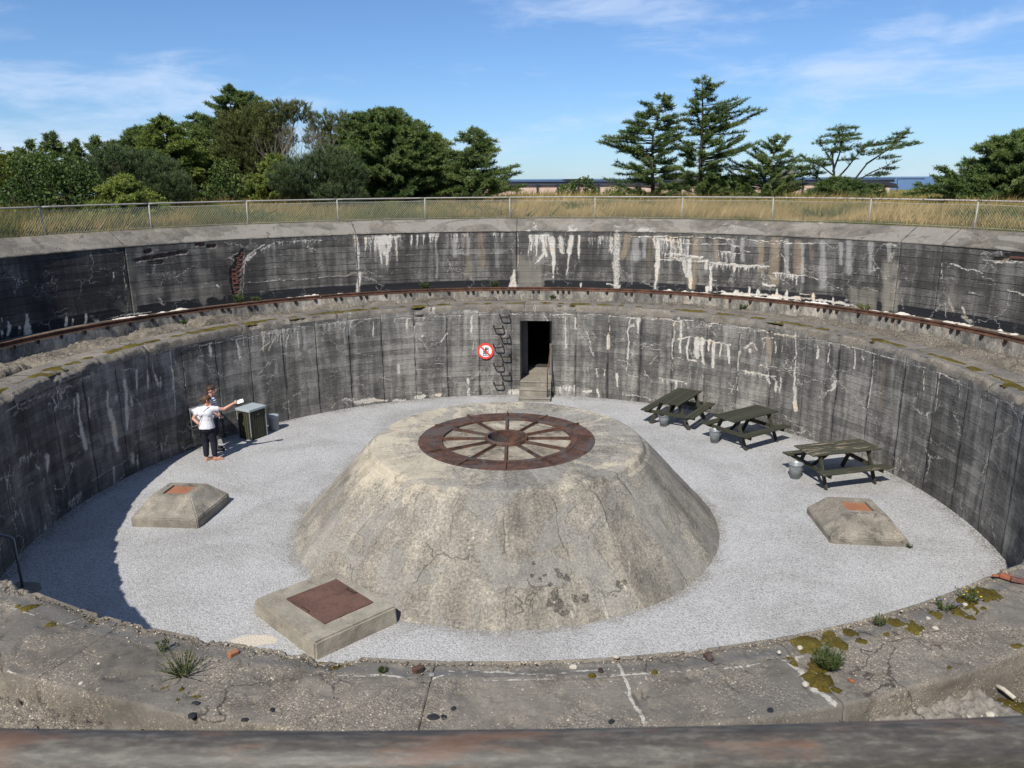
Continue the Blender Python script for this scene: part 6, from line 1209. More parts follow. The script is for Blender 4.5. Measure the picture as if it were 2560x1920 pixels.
pine('pine_tree', 'low dark pine in front of the dead grey shrub', 33.5, 800, 510, [(740, 450, 55, 45), (800, 430, 60, 50), (860, 440, 50, 50), (770, 485, 70, 35), (850, 490, 60, 30), (810, 400, 30, 30)], 95, 43, 'pine', 12, .17, .015, .22)
conifer('spruce_tree', 'low yellow green spruce between the dead shrub and the tallest tree', 34.5, [(672, 505), (675, 440), (682, 385)], [(388, 676, 690), (410, 655, 725), (440, 635, 740), (475, 620, 740), (500, 625, 735)], 70, 45, 'spruceyellow', .2, .2, .27, .065, tone0=.35)
leafy('leafy_shrub', 'glossy green bush under the tallest spruce', 34, 570, 505, [(560, 440, 38, 45), (590, 470, 45, 35), (530, 480, 40, 25)], .8, 46, 'broad', .05, 6)
conifer('spruce_tree', 'wide dense spruce, the largest crown in the left cluster', 37, [(990, 500), (985, 400), (968, 272)], [(274, 950, 985), (288, 905, 1020), (305, 880, 1050), (335, 872, 1085), (375, 862, 1110), (420, 850, 1130), (460, 842, 1140), (497, 850, 1140)], 260, 47, 'spruce', .12, .22, .32, .06, tone0=.26)
conifer('spruce_tree', 'open spruce with a visible trunk at the right end of the left cluster', 36, [(1188, 505), (1187, 420), (1185, 322)], [(322, 1178, 1198), (345, 1140, 1225), (372, 1128, 1235), (400, 1122, 1245), (425, 1118, 1275), (450, 1125, 1298), (475, 1140, 1302), (495, 1140, 1290)], 108, 49, 'spruce', .12, .32, .30, .07, tr=.10, bare=.06, tone0=.34, w=.022, nl=.12, lf=1.05)
for i, (x, y, w_, h_, Yd, mt, lab) in enumerate(((345, 318, 60, 130, 40, 'spruce', 'dark spruce filling the gap behind the broad yellowish spruce'), (492, 285, 62, 150, 41, 'spruce', 'dark spruce just left of and behind the tallest tree'), (645, 243, 50, 170, 41, 'spruce', 'narrow spruce tip right of and behind the tallest tree'), (1085, 335, 60, 120, 40, 'spruceyellow', 'low spruce filling between the wide spruce and the open one'), (880, 300, 55, 140, 40.5, 'spruce', 'spruce shoulder left of the widest crown'), (30, 385, 60, 90, 33, 'spruce', 'dark low spruce behind the yellow green bush at the far left'))):
    conifer('spruce_tree', lab, Yd, [(x, 505), (x, y+h_*.5), (x, y)], [(y, x-6, x+6), (y+h_*.15, x-w_*.55, x+w_*.55), (y+h_*.4, x-w_*.9, x+w_*.9), (y+h_*.75, x-w_*1.15, x+w_*1.15), (y+h_, x-w_*1.2, x+w_*1.2), (500, x-w_*1.1, x+w_*1.1)], 110, 120+i, mt, .2, .22, .30, .07)
# dead shrub
def dead(name, label, Y, cx, ybase, x0, x1, y0, n, seed):
    rng = random.Random(seed); b0 = on_Y(cx, ybase, Y); bz = float(gz(b0.x, Y)); base = Vector((b0.x, Y, bz)); wood = MB()
    def grow(p, d, l, r, lev):
        pts = [p]; q = p
        for i in range(4): d = (d+Vector((rng.uniform(-.2, .2), rng.uniform(-.2, .2), rng.uniform(-.05, .18)))).normalized(); q = q+d*l/4; pts.append(q)
        wood.tube(pts, [r, r*.8, r*.65, r*.5, r*.35], 4 if lev == 0 else 3, False)
        if lev < 3:
            for k in range(4 if lev < 2 else 3):
                s = along(pts, rng.uniform(.3, 1)); grow(s, (d+Vector((rng.uniform(-.8, .8), rng.uniform(-.8, .8), rng.uniform(-.2, .6)))).normalized(), l*rng.uniform(.38, .62), r*.5, lev+1)
    for i in range(n):
        x = x0+(x1-x0)*(i+rng.random())/n; e = on_Y(x, y0+rng.uniform(0, 50), Y); st = base+Vector(((e.x-base.x)*.45, rng.uniform(-.5, .5), 0)); grow(st, (e-st).normalized(), (e-st).length*.72, .026, 0)
    root = empty(name, base); tag(root, label, 'shrub'); bpy.context.view_layer.update(); child(wood.build('branches', M['deadwood'], None), root)
dead('dead_shrub', 'dead leafless grey shrub in the middle of the left cluster', 35, 755, 500, 670, 835, 305, 15, 3)
# right group
conifer('spruce_tree', 'windswept spruce with a long left limb, left of the tallest right tree', 37, [(1634, 500), (1630, 420), (1632, 340), (1660, 238)], [(238, 1650, 1672), (262, 1600, 1680), (285, 1592, 1690), (305, 1572, 1705), (330, 1560, 1715), (350, 1500, 1718), (365, 1492, 1712), (385, 1570, 1700), (405, 1585, 1690), (428, 1512, 1710), (445, 1520, 1722), (470, 1560, 1720), (490, 1590, 1700)], 112, 51, 'spruce', .16, .40, .30, .070, tr=.11, bare=.18, w=.020, nl=.11)
conifer('spruce_tree', 'tallest spruce of the right group with limbs swept to the right', 37, [(1749, 502), (1752, 400), (1757, 300), (1755, 192)], [(196, 1748, 1762), (206, 1736, 1800), (226, 1738, 1800), (242, 1742, 1790), (258, 1722, 1840), (275, 1715, 1892), (292, 1712, 1895), (315, 1716, 1885), (330, 1735, 1880), (352, 1700, 1868), (372, 1690, 1872), (395, 1712, 1850), (425, 1700, 1800), (455, 1700, 1800), (485, 1700, 1800)], 126, 53, 'spruce', .20, .40, .30, .070, tr=.12, bare=.16, w=.020, nl=.11)
conifer('spruce_tree', 'lower ragged spruce between the tallest right tree and the bent one', 37.5, [(1905, 502), (1912, 440), (1935, 385), (1962, 338)], [(340, 1940, 1975), (352, 1930, 1968), (375, 1885, 1960), (395, 1870, 1985), (410, 1840, 2012), (430, 1822, 2015), (455, 1815, 2010), (490, 1820, 2010)], 80, 55, 'spruce', .26, .35, .27, .075, w=.020, nl=.11, bare=.12)
def bent(name, label, Y, limbs, seed, pads=()):
    rng = random.Random(seed); b0 = on_Y(*limbs[0][0][0], Y); bz = float(gz(b0.x, Y)); base = Vector((b0.x, Y, bz)); wood = MB(); tw = []
    for pts, r, f0, dens, wl in limbs:
        P = [on_Y(x, y, Y) for x, y in pts]; yo = rng.uniform(-.6, .6)
        for i, p in enumerate(P): p.y += yo*i/len(P)
        n = len(P); wood.tube(P, [r*(1-.8*i/(n-1)) for i in range(n)], 6, False); Lg = sum((q-p).length for p, q in zip(P[:-1], P[1:]))
        for j in range(int(dens*(.5 if pads else 2.3)*Lg*(1-f0))):
            t = f0+(1-f0)*rng.random(); p = along(P, t); d = (along(P, min(1, t+.1))-along(P, t-.1)).normalized(); s = Vector((-d.y, d.x, 0)); s = (s if s.length > .1 else Vector((0, 1, 0))).normalized()*rng.choice((-1, 1)); l = .72*wl*rng.uniform(.35, 1)*(1.2-.6*t)
            bd = (d*.8+Vector((rng.uniform(-.5, .6), s.y*rng.uniform(.2, .9), rng.uniform(-.1, .5)))).normalized(); e = p+bd*l; wood.tube([p, p.lerp(e, .5), e], [.010, .007, .003], 3, False); tone = .3+rng.uniform(-.15, .2)
            for k in range(int(l/.055)+2):
                tt = rng.uniform(.2, 1); q = p.lerp(e, tt)
                for _ in range(2):
                    dd = bd*.8+Vector((rng.uniform(-.9, .9), rng.uniform(-.9, .9), rng.uniform(-.15, .25))); tw.append((q.x, q.y, q.z, dd.x, dd.y, dd.z, .19*rng.uniform(.6, 1.2), tone+.2*tt))
    LP = [[on_Y(x, y, Y) for x, y in l_[0]] for l_ in limbs]; k = Y/FPX
    for x, y, rx in pads:
        c_ = on_Y(x, y, Y); c_.y += rng.uniform(-.7, .7); r = rx*k; best = min((along(P, t/20) for P in LP for t in range(5, 21)), key=lambda q: (q-c_).length+(.6 if q.z > c_.z else 0))
        for s in range(3): e = c_+Vector((rng.uniform(-.6, .7)*r, rng.uniform(-.6, .6)*r, rng.uniform(-.05, .1))); wood.tube([best, best.lerp(e, .55)+Vector((0, 0, -.06)), e], [.016, .010, .004], 4, False)
        tone = .32+rng.uniform(-.12, .15)
        for j in range(int(260*r*r)+34):
            a = rng.uniform(0, 2*math.pi); q = math.sqrt(rng.random()); u_ = q*math.cos(a); v_ = q*math.sin(a); h = (1-q)*rng.uniform(-.25, .42)*r
            tw.append((c_.x+u_*r, c_.y+v_*r*.8, c_.z+h+.10*u_*r, .75*u_+.45+rng.uniform(-.35, .35), .7*v_+rng.uniform(-.35, .35), rng.uniform(-.08, .42), .17*rng.uniform(.6, 1.3), tone+h*.5+rng.uniform(-.1, .15)))
    return finish_tree(name, label, 'tree', base, wood, tw, M['spruce'], 'conifers behind the fence', 6, .09, .015, .10, seed)
bent('spruce_tree', 'bent two stemmed spruce with flat wind cut tops on the right', 37, [([(2085, 505), (2082, 430), (2075, 390), (2085, 340)], .07, .45, 11, .9), ([(2082, 430), (2100, 380), (2108, 322)], .05, .45, 14, .9), ([(2090, 450), (2120, 420), (2150, 385), (2180, 362)], .05, .35, 13, .8), ([(2128, 460), (2165, 410), (2215, 375), (2262, 330)], .05, .45, 15, .7), ([(2165, 410), (2220, 372), (2268, 362)], .04, .5, 14, .5), ([(2128, 460), (2180, 430), (2215, 415), (2255, 398)], .04, .72, 6, .4), ([(2170, 440), (2200, 435), (2218, 432)], .03, .4, 12, .5), ([(2078, 400), (2062, 375), (2042, 352)], .03, .5, 13, .6), ([(2085, 440), (2050, 415), (2005, 400)], .04, .35, 15, .9), ([(2082, 470), (2040, 440), (2000, 425)], .04, .3, 15, .9), ([(2075, 390), (2100, 350), (2135, 330)], .03, .4, 13, .5)], 57, [(2110, 322, 34), (2085, 340, 28), (2128, 338, 26), (2062, 357, 26), (2105, 352, 26), (2140, 368, 34), (2092, 378, 24), (2160, 385, 28), (2182, 363, 28), (2210, 374, 28), (2238, 356, 26), (2262, 334, 20), (2264, 362, 22), (2212, 395, 22), (2230, 422, 18), (2195, 438, 24), (2022, 403, 34), (2052, 415, 36), (2006, 424, 24), (2040, 435, 30), (2115, 400, 22), (2250, 345, 20), (2070, 375, 22)])
conifer('spruce_tree', 'low spreading spruce bush at the foot of the bent tree', 36, [(2110, 508), (2105, 470), (2100, 440)], [(446, 2085, 2120), (458, 2050, 2160), (472, 2020, 2195), (488, 2005, 2215), (500, 2010, 2210)], 70, 59, 'spruce', .10, .2, .25, .07, tone0=.12, lf=.85)
conifer('spruce_tree', 'big bushy spruce running out of the frame on the right', 31, [(2548, 525), (2552, 440), (2580, 325)], [(328, 2560, 2610), (345, 2500, 2640), (365, 2450, 2670), (395, 2425, 2690), (425, 2395, 2700), (440, 2300, 2710), (465, 2290, 2720), (495, 2285, 2720), (515, 2300, 2700)], 200, 61, 'spruce', .16, .26, .30, .065, tone0=.28, tr=.13, lf=.88)
conifer('spruce_tree', 'low spruce bush between the tall right tree and the fence', 37.5, [(1800, 505), (1800, 470), (1802, 440)], [(442, 1790, 1815), (460, 1760, 1850), (480, 1750, 1865), (500, 1750, 1865)], 50, 63, 'spruce', .12, .2, .25, .075, lf=.8)
leafy('leafy_shrub', 'small round green bush in front of the pink wall', 47, 1430, 500, [(1455, 462, 32, 20), (1420, 474, 28, 15), (1475, 475, 22, 14)], .55, 65, 'broad', .07, 6)
leafy('leafy_shrub', 'dark scrubby plant in the dry grass below the windswept spruce', 32.5, 1605, 530, [(1605, 515, 26, 18), (1625, 520, 18, 12)], .8, 66, 'broad', .04, 6, tone0=.15)
leafy('leafy_shrub', 'grey green scrub at the foot of the pink wall right of the bush', 47, 1535, 500, [(1535, 478, 26, 12), (1555, 482, 18, 10)], .5, 67, 'broad', .06, 5, tone0=.55)

# ------------------------------------------------------------------ far buildings
bw = empty('low_building', on_Y(1600, 500, 62)); bw.location.z = 4.9; tag(bw, 'long low pink walled building with dark posts and roof edge', 'building'); bpy.context.view_layer.update()
def wbox(name, x0, x1, y0, y1, z0, z1, m, root, bev=0): o = MB().box(((x0+x1)/2, (y0+y1)/2, (z0+z1)/2), (x1-x0, y1-y0, z1-z0)).build(name, m, None, False, bev); return child(o, root)
xa, xb = on_Y(1060, 470, 62).x, on_Y(2225, 470, 62).x; zt_, zb_ = on_Y(1400, 461, 62).z, 4.7
wbox('wall', xa, xb, 62, 62.4, zb_, zt_-.02, M['pink'], bw); wbox('roof_edge', xa-.2, xb+.2, 61.8, 66, zt_, zt_+.20, M['roofdark'], bw); wbox('roof_rail', xa-.2, xb+.2, 61.7, 61.79, zt_+.24, zt_+.30, M['roofdark'], bw)
sp = on_Y(1394, 470, 62).x-on_Y(1343, 470, 62).x; x = on_Y(1343, 470, 62).x-sp*6
while x < xb:
    wbox('post', x-.06, x+.06, 61.83, 61.99, zb_, zt_-.004, M['roofdark'], bw); x += sp
def farbox(name, label, px0, px1, pyt, pyb, Y, dep, m, roofm, cat='building'):
    a, b = on_Y(px0, pyt, Y), on_Y(px1, pyb, Y); root = empty(name, ((a.x+b.x)/2, Y, b.z)); tag(root, label, cat); bpy.context.view_layer.update(); h = a.z-b.z
    wbox('wall', a.x+.15, b.x-.15, Y+.15, Y+dep, b.z-2.0, a.z-h*.3, m, root); wbox('roof', a.x, b.x, Y, Y+dep+.2, a.z-h*.3, a.z, roofm, root, .01)
farbox('flat_roof_hut', 'dark flat roof low against the sea left of the windswept spruce', 1412, 1482, 447.5, 456, 75, 4, M['roofdark'], M['roofdark'])
farbox('concrete_hut', 'small grey concrete hut with a slab roof behind the ragged spruce', 1948, 1990, 426, 452, 75, 3, M['bunker'], M['bunker'])
farbox('concrete_hut', 'grey block just behind the trunk of the tallest right spruce', 1690, 1802, 434, 456, 78, 4, M['bunker'], M['roofdark'])
dm = empty('dark_mound_roof', on_Y(2200, 465, 58)); tag(dm, 'dark curved roof ending in a slope left of the gap to the sea', 'roof'); bpy.context.view_layer.update()
pts = [on_Y(x, y, 58) for x, y in ((2150, 449), (2195, 450), (2240, 459), (2248, 470), (2210, 462), (2150, 460))]
o = pydata('roof_shell', [p for p in pts]+[p+Vector((0, 3, 0)) for p in pts], [tuple(range(5, -1, -1)), tuple(range(6, 12))]+[(i, (i+1) % 6, 6+(i+1) % 6, 6+i) for i in range(6)], M['roofdark']); child(o, dm)
gp = empty('thin_railing', on_Y(2243, 470, 56)); tag(gp, 'thin dark rail on a post against the sea', 'railing'); bpy.context.view_layer.update()
child(MB().tube([on_Y(2243, 480, 56), on_Y(2243, 447, 56), on_Y(2312, 447, 56)], .04, 6).build('rail', M['roofdark'], None), gp)
# ------------------------------------------------------------------ two visitors
def limb(mb, pts, rs, n=12):
    """tapered chain of rounded segments"""
    P = [Vector(p) for p in pts]
    for (p, q, a, b) in zip(P[:-1], P[1:], rs[:-1], rs[1:]):
        k = max(2, int((q-p).length/.03)); mb.tube([p.lerp(q, i/k) for i in range(k+1)], [a+(b-a)*i/k for i in range(k+1)], n)
    for p, r in zip(P, rs): mb.ball(p, r, n, 8)
def skin_mesh(name, mb, voxel, m, parent, smooth=6):
    o = mb.build(name, m, None, True)
    md = o.modifiers.new('r', 'REMESH'); md.mode = 'VOXEL'; md.voxel_size = voxel; md.use_smooth_shade = True
    s = o.modifiers.new('s', 'SMOOTH'); s.factor = .5; s.iterations = smooth
    dg = bpy.context.evaluated_depsgraph_get(); me = bpy.data.meshes.new_from_object(o.evaluated_get(dg)); me.name = name
    bpy.data.objects.remove(o); me.materials.clear(); me.materials.append(m); return link(name, me, parent)
def hand(mb, w, d, side, up, curl=.4):
    """palm, four fingers of unequal length and a thumb; d fingers' direction, side towards the thumb, up = back of the hand"""
    w, d, side, up = Vector(w), Vector(d).normalized(), Vector(side).normalized(), Vector(up).normalized()
    for k in (-.028, -.010, .010, .028): limb(mb, [w, w+d*.075+side*k], [.019, .0125], 8)
    for k, l in ((.030, .066), (.010, .076), (-.010, .071), (-.029, .056)):
        a = w+d*.080+side*k; b = a+d*l*.5-up*l*.5*curl*.6; c = b+d*l*.45*(1-curl*.5)-up*l*.5*curl; limb(mb, [a, b, c], [.0095, .0088, .0075], 7)
    a = w+d*.02+side*.026; b = a+d*.03+side*.030-up*.01; c = b+d*.032+side*.006-up*.012; limb(mb, [a, b, c], [.012, .0105, .0085], 7)
def head(mb, c, f, r=.098):
    """skull, jaw, nose, ears; f facing direction"""
    c = Vector(c); f = Vector(f).normalized(); s = Vector((-f.y, f.x, 0)).normalized()
    mb.ball(c+Vector((0, 0, .015))-f*.015, r, 16, 12, (.92, .98, 1.08)); mb.ball(c+f*.022+Vector((0, 0, -.052)), r*.70, 14, 10, (.95, .95, 1.0))
    limb(mb, [c+f*.092+Vector((0, 0, .012)), c+f*.112+Vector((0, 0, -.022))], [.010, .014], 8); limb(mb, [c+f*.088+s*.018+Vector((0, 0, -.055)), c+f*.088-s*.018+Vector((0, 0, -.055))], [.009, .009], 8)
    for k in (-1, 1): limb(mb, [c+s*k*.093+Vector((0, 0, .015))-f*.008, c+s*k*.090+Vector((0, 0, -.025))-f*.002], [.015, .011], 8)
def eyes(parent, c, f, m):
    c = Vector(c); f = Vector(f).normalized(); s = Vector((-f.y, f.x, 0))
    mb = MB()
    for k in (-1, 1): mb.ball(c+f*.083+s*k*.033+Vector((0, 0, .012)), .012, 8, 6)
    mb.build('eyes', m, parent, True)
# woman, seen from behind, pointing to the right with a sheet of paper
WF = Vector((.35, .94, 0)).normalized()
wm = empty('person', (-7.60, 18.36, .012), 0); tag(wm, 'woman in white t-shirt and navy trousers pointing with a white paper', 'person', 'visitors in the pit')
b = MB()
pel, ch, nk = (0, 0, .88), (.01, .03, 1.22), (.02, .05, 1.37)
limb(b, [(0, 0, .84), pel, (0, .01, 1.02), ch, (.01, .03, 1.32)], [.14, .155, .125, .13, .085]); limb(b, [(.015, .04, 1.34), nk, (.03, .06, 1.45)], [.06, .052, .05])
hc = Vector((.045, .075, 1.545)); hf = Vector((.92, .38, -.05)); head(b, hc, hf, .092)
hipl, hipr = (-.085, .0, .85), (.085, .02, .85)
limb(b, [hipl, (-.09, .04, .47), (-.085, -.01, .09)], [.095, .062, .042]); limb(b, [hipr, (.11, .05, .47), (.12, .0, .09)], [.095, .062, .042])
limb(b, [(-.085, -.02, .05), (-.03, .05, .035), (.02, .13, .025)], [.038, .036, .026], 10); limb(b, [(.12, -.01, .05), (.20, .03, .035), (.27, .075, .025)], [.038, .036, .026], 10)
sl, sr = Vector((-.165, .02, 1.315)), Vector((.175, .06, 1.325))
el, wl_ = Vector((-.30, -.03, 1.10)), Vector((-.135, -.10, .965)); limb(b, [sl, el, wl_], [.055, .043, .030]); hand(b, wl_, (.75, .05, -.45), (.1, .2, .9), (-.3, -.9, 0), .5)
er, wr = Vector((.40, .17, 1.28)), Vector((.62, .26, 1.40)); limb(b, [sr, er, wr], [.056, .043, .029]); hand(b, wr, (.9, .32, .22), (0, .1, 1), (.3, -.9, 0), .8)
bo = skin_mesh('body', b, .0075, M['skin'], wm); eyes(bo, hc, hf, M['black'])
t = MB(); t.tube([(0, -.01, .845), (0, -.005, .90), (0, .01, 1.03)], [.196, .188, .158], 16); limb(t, [(0, .01, 1.03), ch, (.01, .03, 1.31)], [.158, .156, .105]); limb(t, [(-.09, .02, 1.31), sl, sl.lerp(el, .42)], [.085, .075, .070]); limb(t, [(.10, .045, 1.32), sr, sr.lerp(er, .38)], [.085, .076, .070]); limb(t, [(-.05, -.02, 1.24), (.06, 0, 1.24)], [.13, .13])
skin_mesh('t_shirt', t, .010, M['tee'], wm, 4)
t = MB(); limb(t, [(0, 0, .97), (0, .0, .86)], [.145, .178]); limb(t, [(-.075, -.005, .84), (-.09, .035, .48), (-.087, -.01, .155)], [.118, .088, .068]); limb(t, [(.075, .01, .84), (.108, .045, .48), (.118, .0, .155)], [.118, .088, .068]); limb(t, [(-.06, -.05, .86), (.07, -.045, .86)], [.115, .115])
skin_mesh('trousers', t, .010, M['navy'], wm, 4)
t = MB(); t.ball(hc+Vector((0, 0, .030))-hf*.024, .101, 16, 12, (.98, 1.02, 1.02)); t.ball(hc-hf*.115+Vector((0, 0, .025)), .048, 12, 8); t.ball(hc-hf*.075+Vector((0, 0, -.03)), .060, 12, 8); t.ball(hc+hf*.035+Vector((0, 0, .075)), .060, 12, 8)
skin_mesh('hair', t, .009, M['hairbrown'], wm, 3)
sgv = Vector((-hf.y, hf.x, 0)); t = MB()
for k in (-1, 1):
    t.ball(hc+hf*.096+sgv*k*.034+Vector((0, 0, .016)), .026, 10, 6, (.7, .7, .75)); t.tube([hc+hf*.09+sgv*k*.06+Vector((0, 0, .02)), hc+sgv*k*.097+Vector((0, 0, .02))], .004, 5)
t.build('sunglasses', M['black'], wm, True)
for x, y, an in ((-.03, .05, .95), (.195, .03, .5)):
    o = MB().box((0, 0, 0), (.25, .085, .020)).build('sandal', M['sandal'], wm, False, .006); o.location = (x, y, .004); o.rotation_euler = (0, 0, an)
st = MB(); st.tube([(.12, .0, 1.40), (.02, -.115, 1.32), (-.08, -.165, 1.12), (-.16, -.175, .92), (-.185, -.15, .86)], .007, 6); st.build('bag_strap', M['leather'], wm)
o = MB().box((0, 0, 0), (.18, .075, .15)).build('shoulder_bag', M['leather'], wm, False, .02); o.location = (-.205, -.12, .80); o.rotation_euler = (.1, 0, .5)
pp = MB().box((0, 0, 0), (.15, .105, .002)).build('paper_sheet', M['paper'], None); pp.location = Vector((-7.60, 18.36, 0))+wr+Vector((.16, .05, .055)); pp.rotation_euler = (rad(38), rad(-14), rad(18)); tag(pp, 'white paper sheet held out in the woman\'s hand', 'paper')
# man behind her
mn = empty('person', (-7.74, 19.10, .012), 0); tag(mn, 'person in striped top and dark shorts standing behind the woman', 'person', 'visitors in the pit')
b = MB(); mf = Vector((.97, .25, 0)).normalized(); ms = Vector((-mf.y, mf.x, 0))
def Q(f, s, z): v = mf*f+ms*s; return Vector((v.x, v.y, z))
limb(b, [Q(0, 0, .88), Q(0, 0, .95), Q(0, 0, 1.08), Q(.01, 0, 1.30), Q(0, 0, 1.40)], [.13, .135, .115, .125, .075]); limb(b, [Q(0, 0, 1.41), Q(.012, 0, 1.46), Q(.03, 0, 1.53)], [.062, .056, .054])
mc = Q(.05, 0, 1.615); head(b, mc, mf, .094)
for s, kx, ax in ((1, .02, -.02), (-1, .03, .04)): limb(b, [Q(0, s*.09, .90), Q(kx, s*.095, .49), Q(ax, s*.10, .09)], [.095, .060, .042]); limb(b, [Q(ax-.02, s*.10, .05), Q(ax+.07, s*.105, .035), Q(ax+.15, s*.11, .028)], [.04, .038, .028], 10)
for s, e_, w_, dd in ((1, Q(-.03, .25, 1.12), Q(.10, .24, .92), (0, 0, -1)), (-1, Q(.02, -.24, 1.13), Q(.17, -.21, 1.00), (.8, .1, -.5))): limb(b, [Q(0, s*.18, 1.37), e_, w_], [.052, .041, .029]); hand(b, w_, dd, (.9, .3, 0) if s > 0 else (0, 0, 1), (0, -1, 0) if s < 0 else (0, 1, 0), .6)
bo = skin_mesh('body', b, .0075, M['skin'], mn); eyes(bo, mc, mf, M['black'])
t = MB(); limb(t, [Q(0, 0, .90), Q(0, 0, 1.0), Q(0, 0, 1.10), Q(.01, 0, 1.30), Q(0, 0, 1.385)], [.155, .155, .140, .146, .092])
for s in (1, -1): limb(t, [Q(0, s*.10, 1.37), Q(0, s*.17, 1.365)], [.078, .070])
skin_mesh('striped_top', t, .010, M['stripe'], mn, 4)
t = MB(); limb(t, [Q(0, 0, .98), Q(0, 0, .89)], [.142, .160])
for s in (1, -1): limb(t, [Q(0, s*.08, .86), Q(.02, s*.095, .50)], [.122, .105])
skin_mesh('shorts', t, .010, M['navy'], mn, 4)
t = MB(); t.ball(mc+Vector((0, 0, .045))-mf*.022, .098, 16, 12, (.98, 1.0, .90)); t.ball(mc-mf*.065+Vector((0, 0, -.01)), .062, 12, 8); t.ball(mc+mf*.045+Vector((0, 0, .085)), .050, 12, 8)
skin_mesh('hair', t, .009, M['hairdark'], mn, 3)
for s, ax in ((1, -.02), (-1, .04)):
    t = MB(); limb(t, [Q(ax-.03, s*.10, .045), Q(ax+.08, s*.105, .04), Q(ax+.17, s*.11, .032)], [.047, .046, .036], 10); skin_mesh('shoe', t, .010, M['black'], mn, 2)

# ------------------------------------------------------------------ weeds, stones and litter on the ledge
def weed(name, label, loc, r, h, n, seed, leafs=8, lw=.006, ll=.035, tone0=.35, spread=1.0, flowers=None, cat='weed', group='weeds on the ledge'):
    rng = random.Random(seed); rs = np.random.RandomState(seed); wood = MB(); tw = []; loc = Vector(loc); tips = []
    for i in range(n):
        an = rng.uniform(0, 2*math.pi); rr_ = r*rng.uniform(.2, 1)*spread; e = loc+Vector((math.cos(an)*rr_, math.sin(an)*rr_, h*rng.uniform(.5, 1))); p0 = loc+Vector((math.cos(an)*r*.15, math.sin(an)*r*.15, -.01)); m_ = p0.lerp(e, .55)+Vector((math.cos(an)*.02, math.sin(an)*.02, h*.12)); pts = [p0, m_, e]
        wood.tube(pts, [.0035, .0028, .0016], 3, False); tips.append(e)
        for j in range(leafs):
            t = rng.uniform(.12, 1); p = along(pts, t); d = (e-p0).normalized(); tw.append((p.x, p.y, p.z, d.x+rng.uniform(-.9, .9), d.y+rng.uniform(-.9, .9), d.z*.6+rng.uniform(0, .5), ll*rng.uniform(.6, 1.3), tone0+rng.uniform(-.25, .25)))
    root = empty(name, loc); tag(root, label, cat, group); bpy.context.view_layer.update(); child(wood.build('stems', M['weed'], None), root)
    P, to = sprays(tw, 2, ll*.5, lw, .1, rs); child(tri_object('leaves', P, to, M['weed']), root)
    if flowers:
        for e in tips[:flowers[1]]:
            f = MB()
            for k in range(6): a = k*math.pi/3; f.add([e+Vector((0, 0, .004)), e+Vector((math.cos(a-.4)*flowers[2], math.sin(a-.4)*flowers[2], .008)), e+Vector((math.cos(a+.4)*flowers[2], math.sin(a+.4)*flowers[2], .008))], [(0, 1, 2)])
            f.ball(e+Vector((0, 0, .006)), flowers[2]*.4, 6, 4); child(f.build('flower', M[flowers[0]], None), root)
    return root
def LG(c, x, y, z=2.955): return on_z(*cpx(c, x, y), z)
weed('weed', 'sprawling wiry weed with grey green leaves on the left of the near ledge', LG('L1', 1230, 1030), .19, .17, 46, 3, 7, .0028, .028, .72, 1.35)
weed('weed', 'small upright sprig left of the sprawling weed on the near ledge', LG('L1', 1085, 880), .06, .12, 9, 4, 9, .004, .03, .30)
weed('weed', 'grassy green clump in the white cracked joint on the right of the near ledge', LG('L4', 640, 900), .13, .16, 110, 5, 5, .003, .05, .30)
weed('weed', 'tiny round green tuft beside a rusty iron stub on the near ledge', LG('L2', 1128, 405), .03, .035, 24, 6, 6, .004, .016, .12)
weed('weed', 'yellow flowering weed in the mossy joint at the right', LG('L4', 1720, 370), .12, .12, 20, 7, 6, .004, .03, .40, 1.3, ('petal', 5, .010))
weed('weed', 'violet flowering weed below the yellow flowers on the right', LG('L4', 1530, 430), .12, .07, 26, 8, 6, .004, .025, .30, 1.2, ('petalblue', 8, .008))
weed('weed', 'thin pale grass tuft right of the mossy patches on the near ledge', LG('L4', 1030, 560), .07, .10, 40, 9, 2, .002, .04, .75)
weed('weed', 'dry grass tuft against the step at the right corner of the gully', LG('L4', 2000, 880, 2.69), .14, .12, 60, 10, 4, .003, .04, .55)
weed('weed', 'small leafy weed at the corner of the right hatch block', (7.50, 13.36, .0), .06, .07, 22, 11, 6, .006, .03, .15, 1.0, None, 'weed', 'weeds in the pit')
def wallweed(x, y, r, lab, seed, h=.25, rad_=.16, tone=.3):
    a, z = on_cyl(x, y, r); weed('weed', lab, PT(a, r, 2.98), rad_, h, 30, seed, 8, .010, .07, tone, 1.2, None, 'weed', 'weeds along the rail')
wallweed(595, 735, 13.1, 'green weed on the rail step below the bare bricks', 21, .30, .22, .2); wallweed(1235, 705, 13.15, 'green weed on the rail step above the doorway', 22, .25, .16, .25); wallweed(1062, 712, 13.2, 'dark weed left of the doorway behind the rail', 23, .22, .2, .05); wallweed(2162, 765, 12.9, 'yellowish weed on the rail step below the pale patched wall', 24, .2, .2, .7); wallweed(640, 745, 13.0, 'small weed right of the bare bricks behind the rail', 25, .16, .16, .3)
def gulweed(x, y, lab, seed):
    a, z = on_cyl(x, y, 11.9); weed('weed', lab, PT(a, 11.9, 2.72), .14, .18, 30, seed, 7, .010, .06, .2, 1.1, None, 'weed', 'weeds along the rail')
gulweed(1382, 742, 'bright weed in the gully just right of the doorway', 26); gulweed(1858, 766, 'bright weed in the gully above the picnic tables', 27); gulweed(460, 812, 'dry weed among the rubble on the left of the ledge', 28)
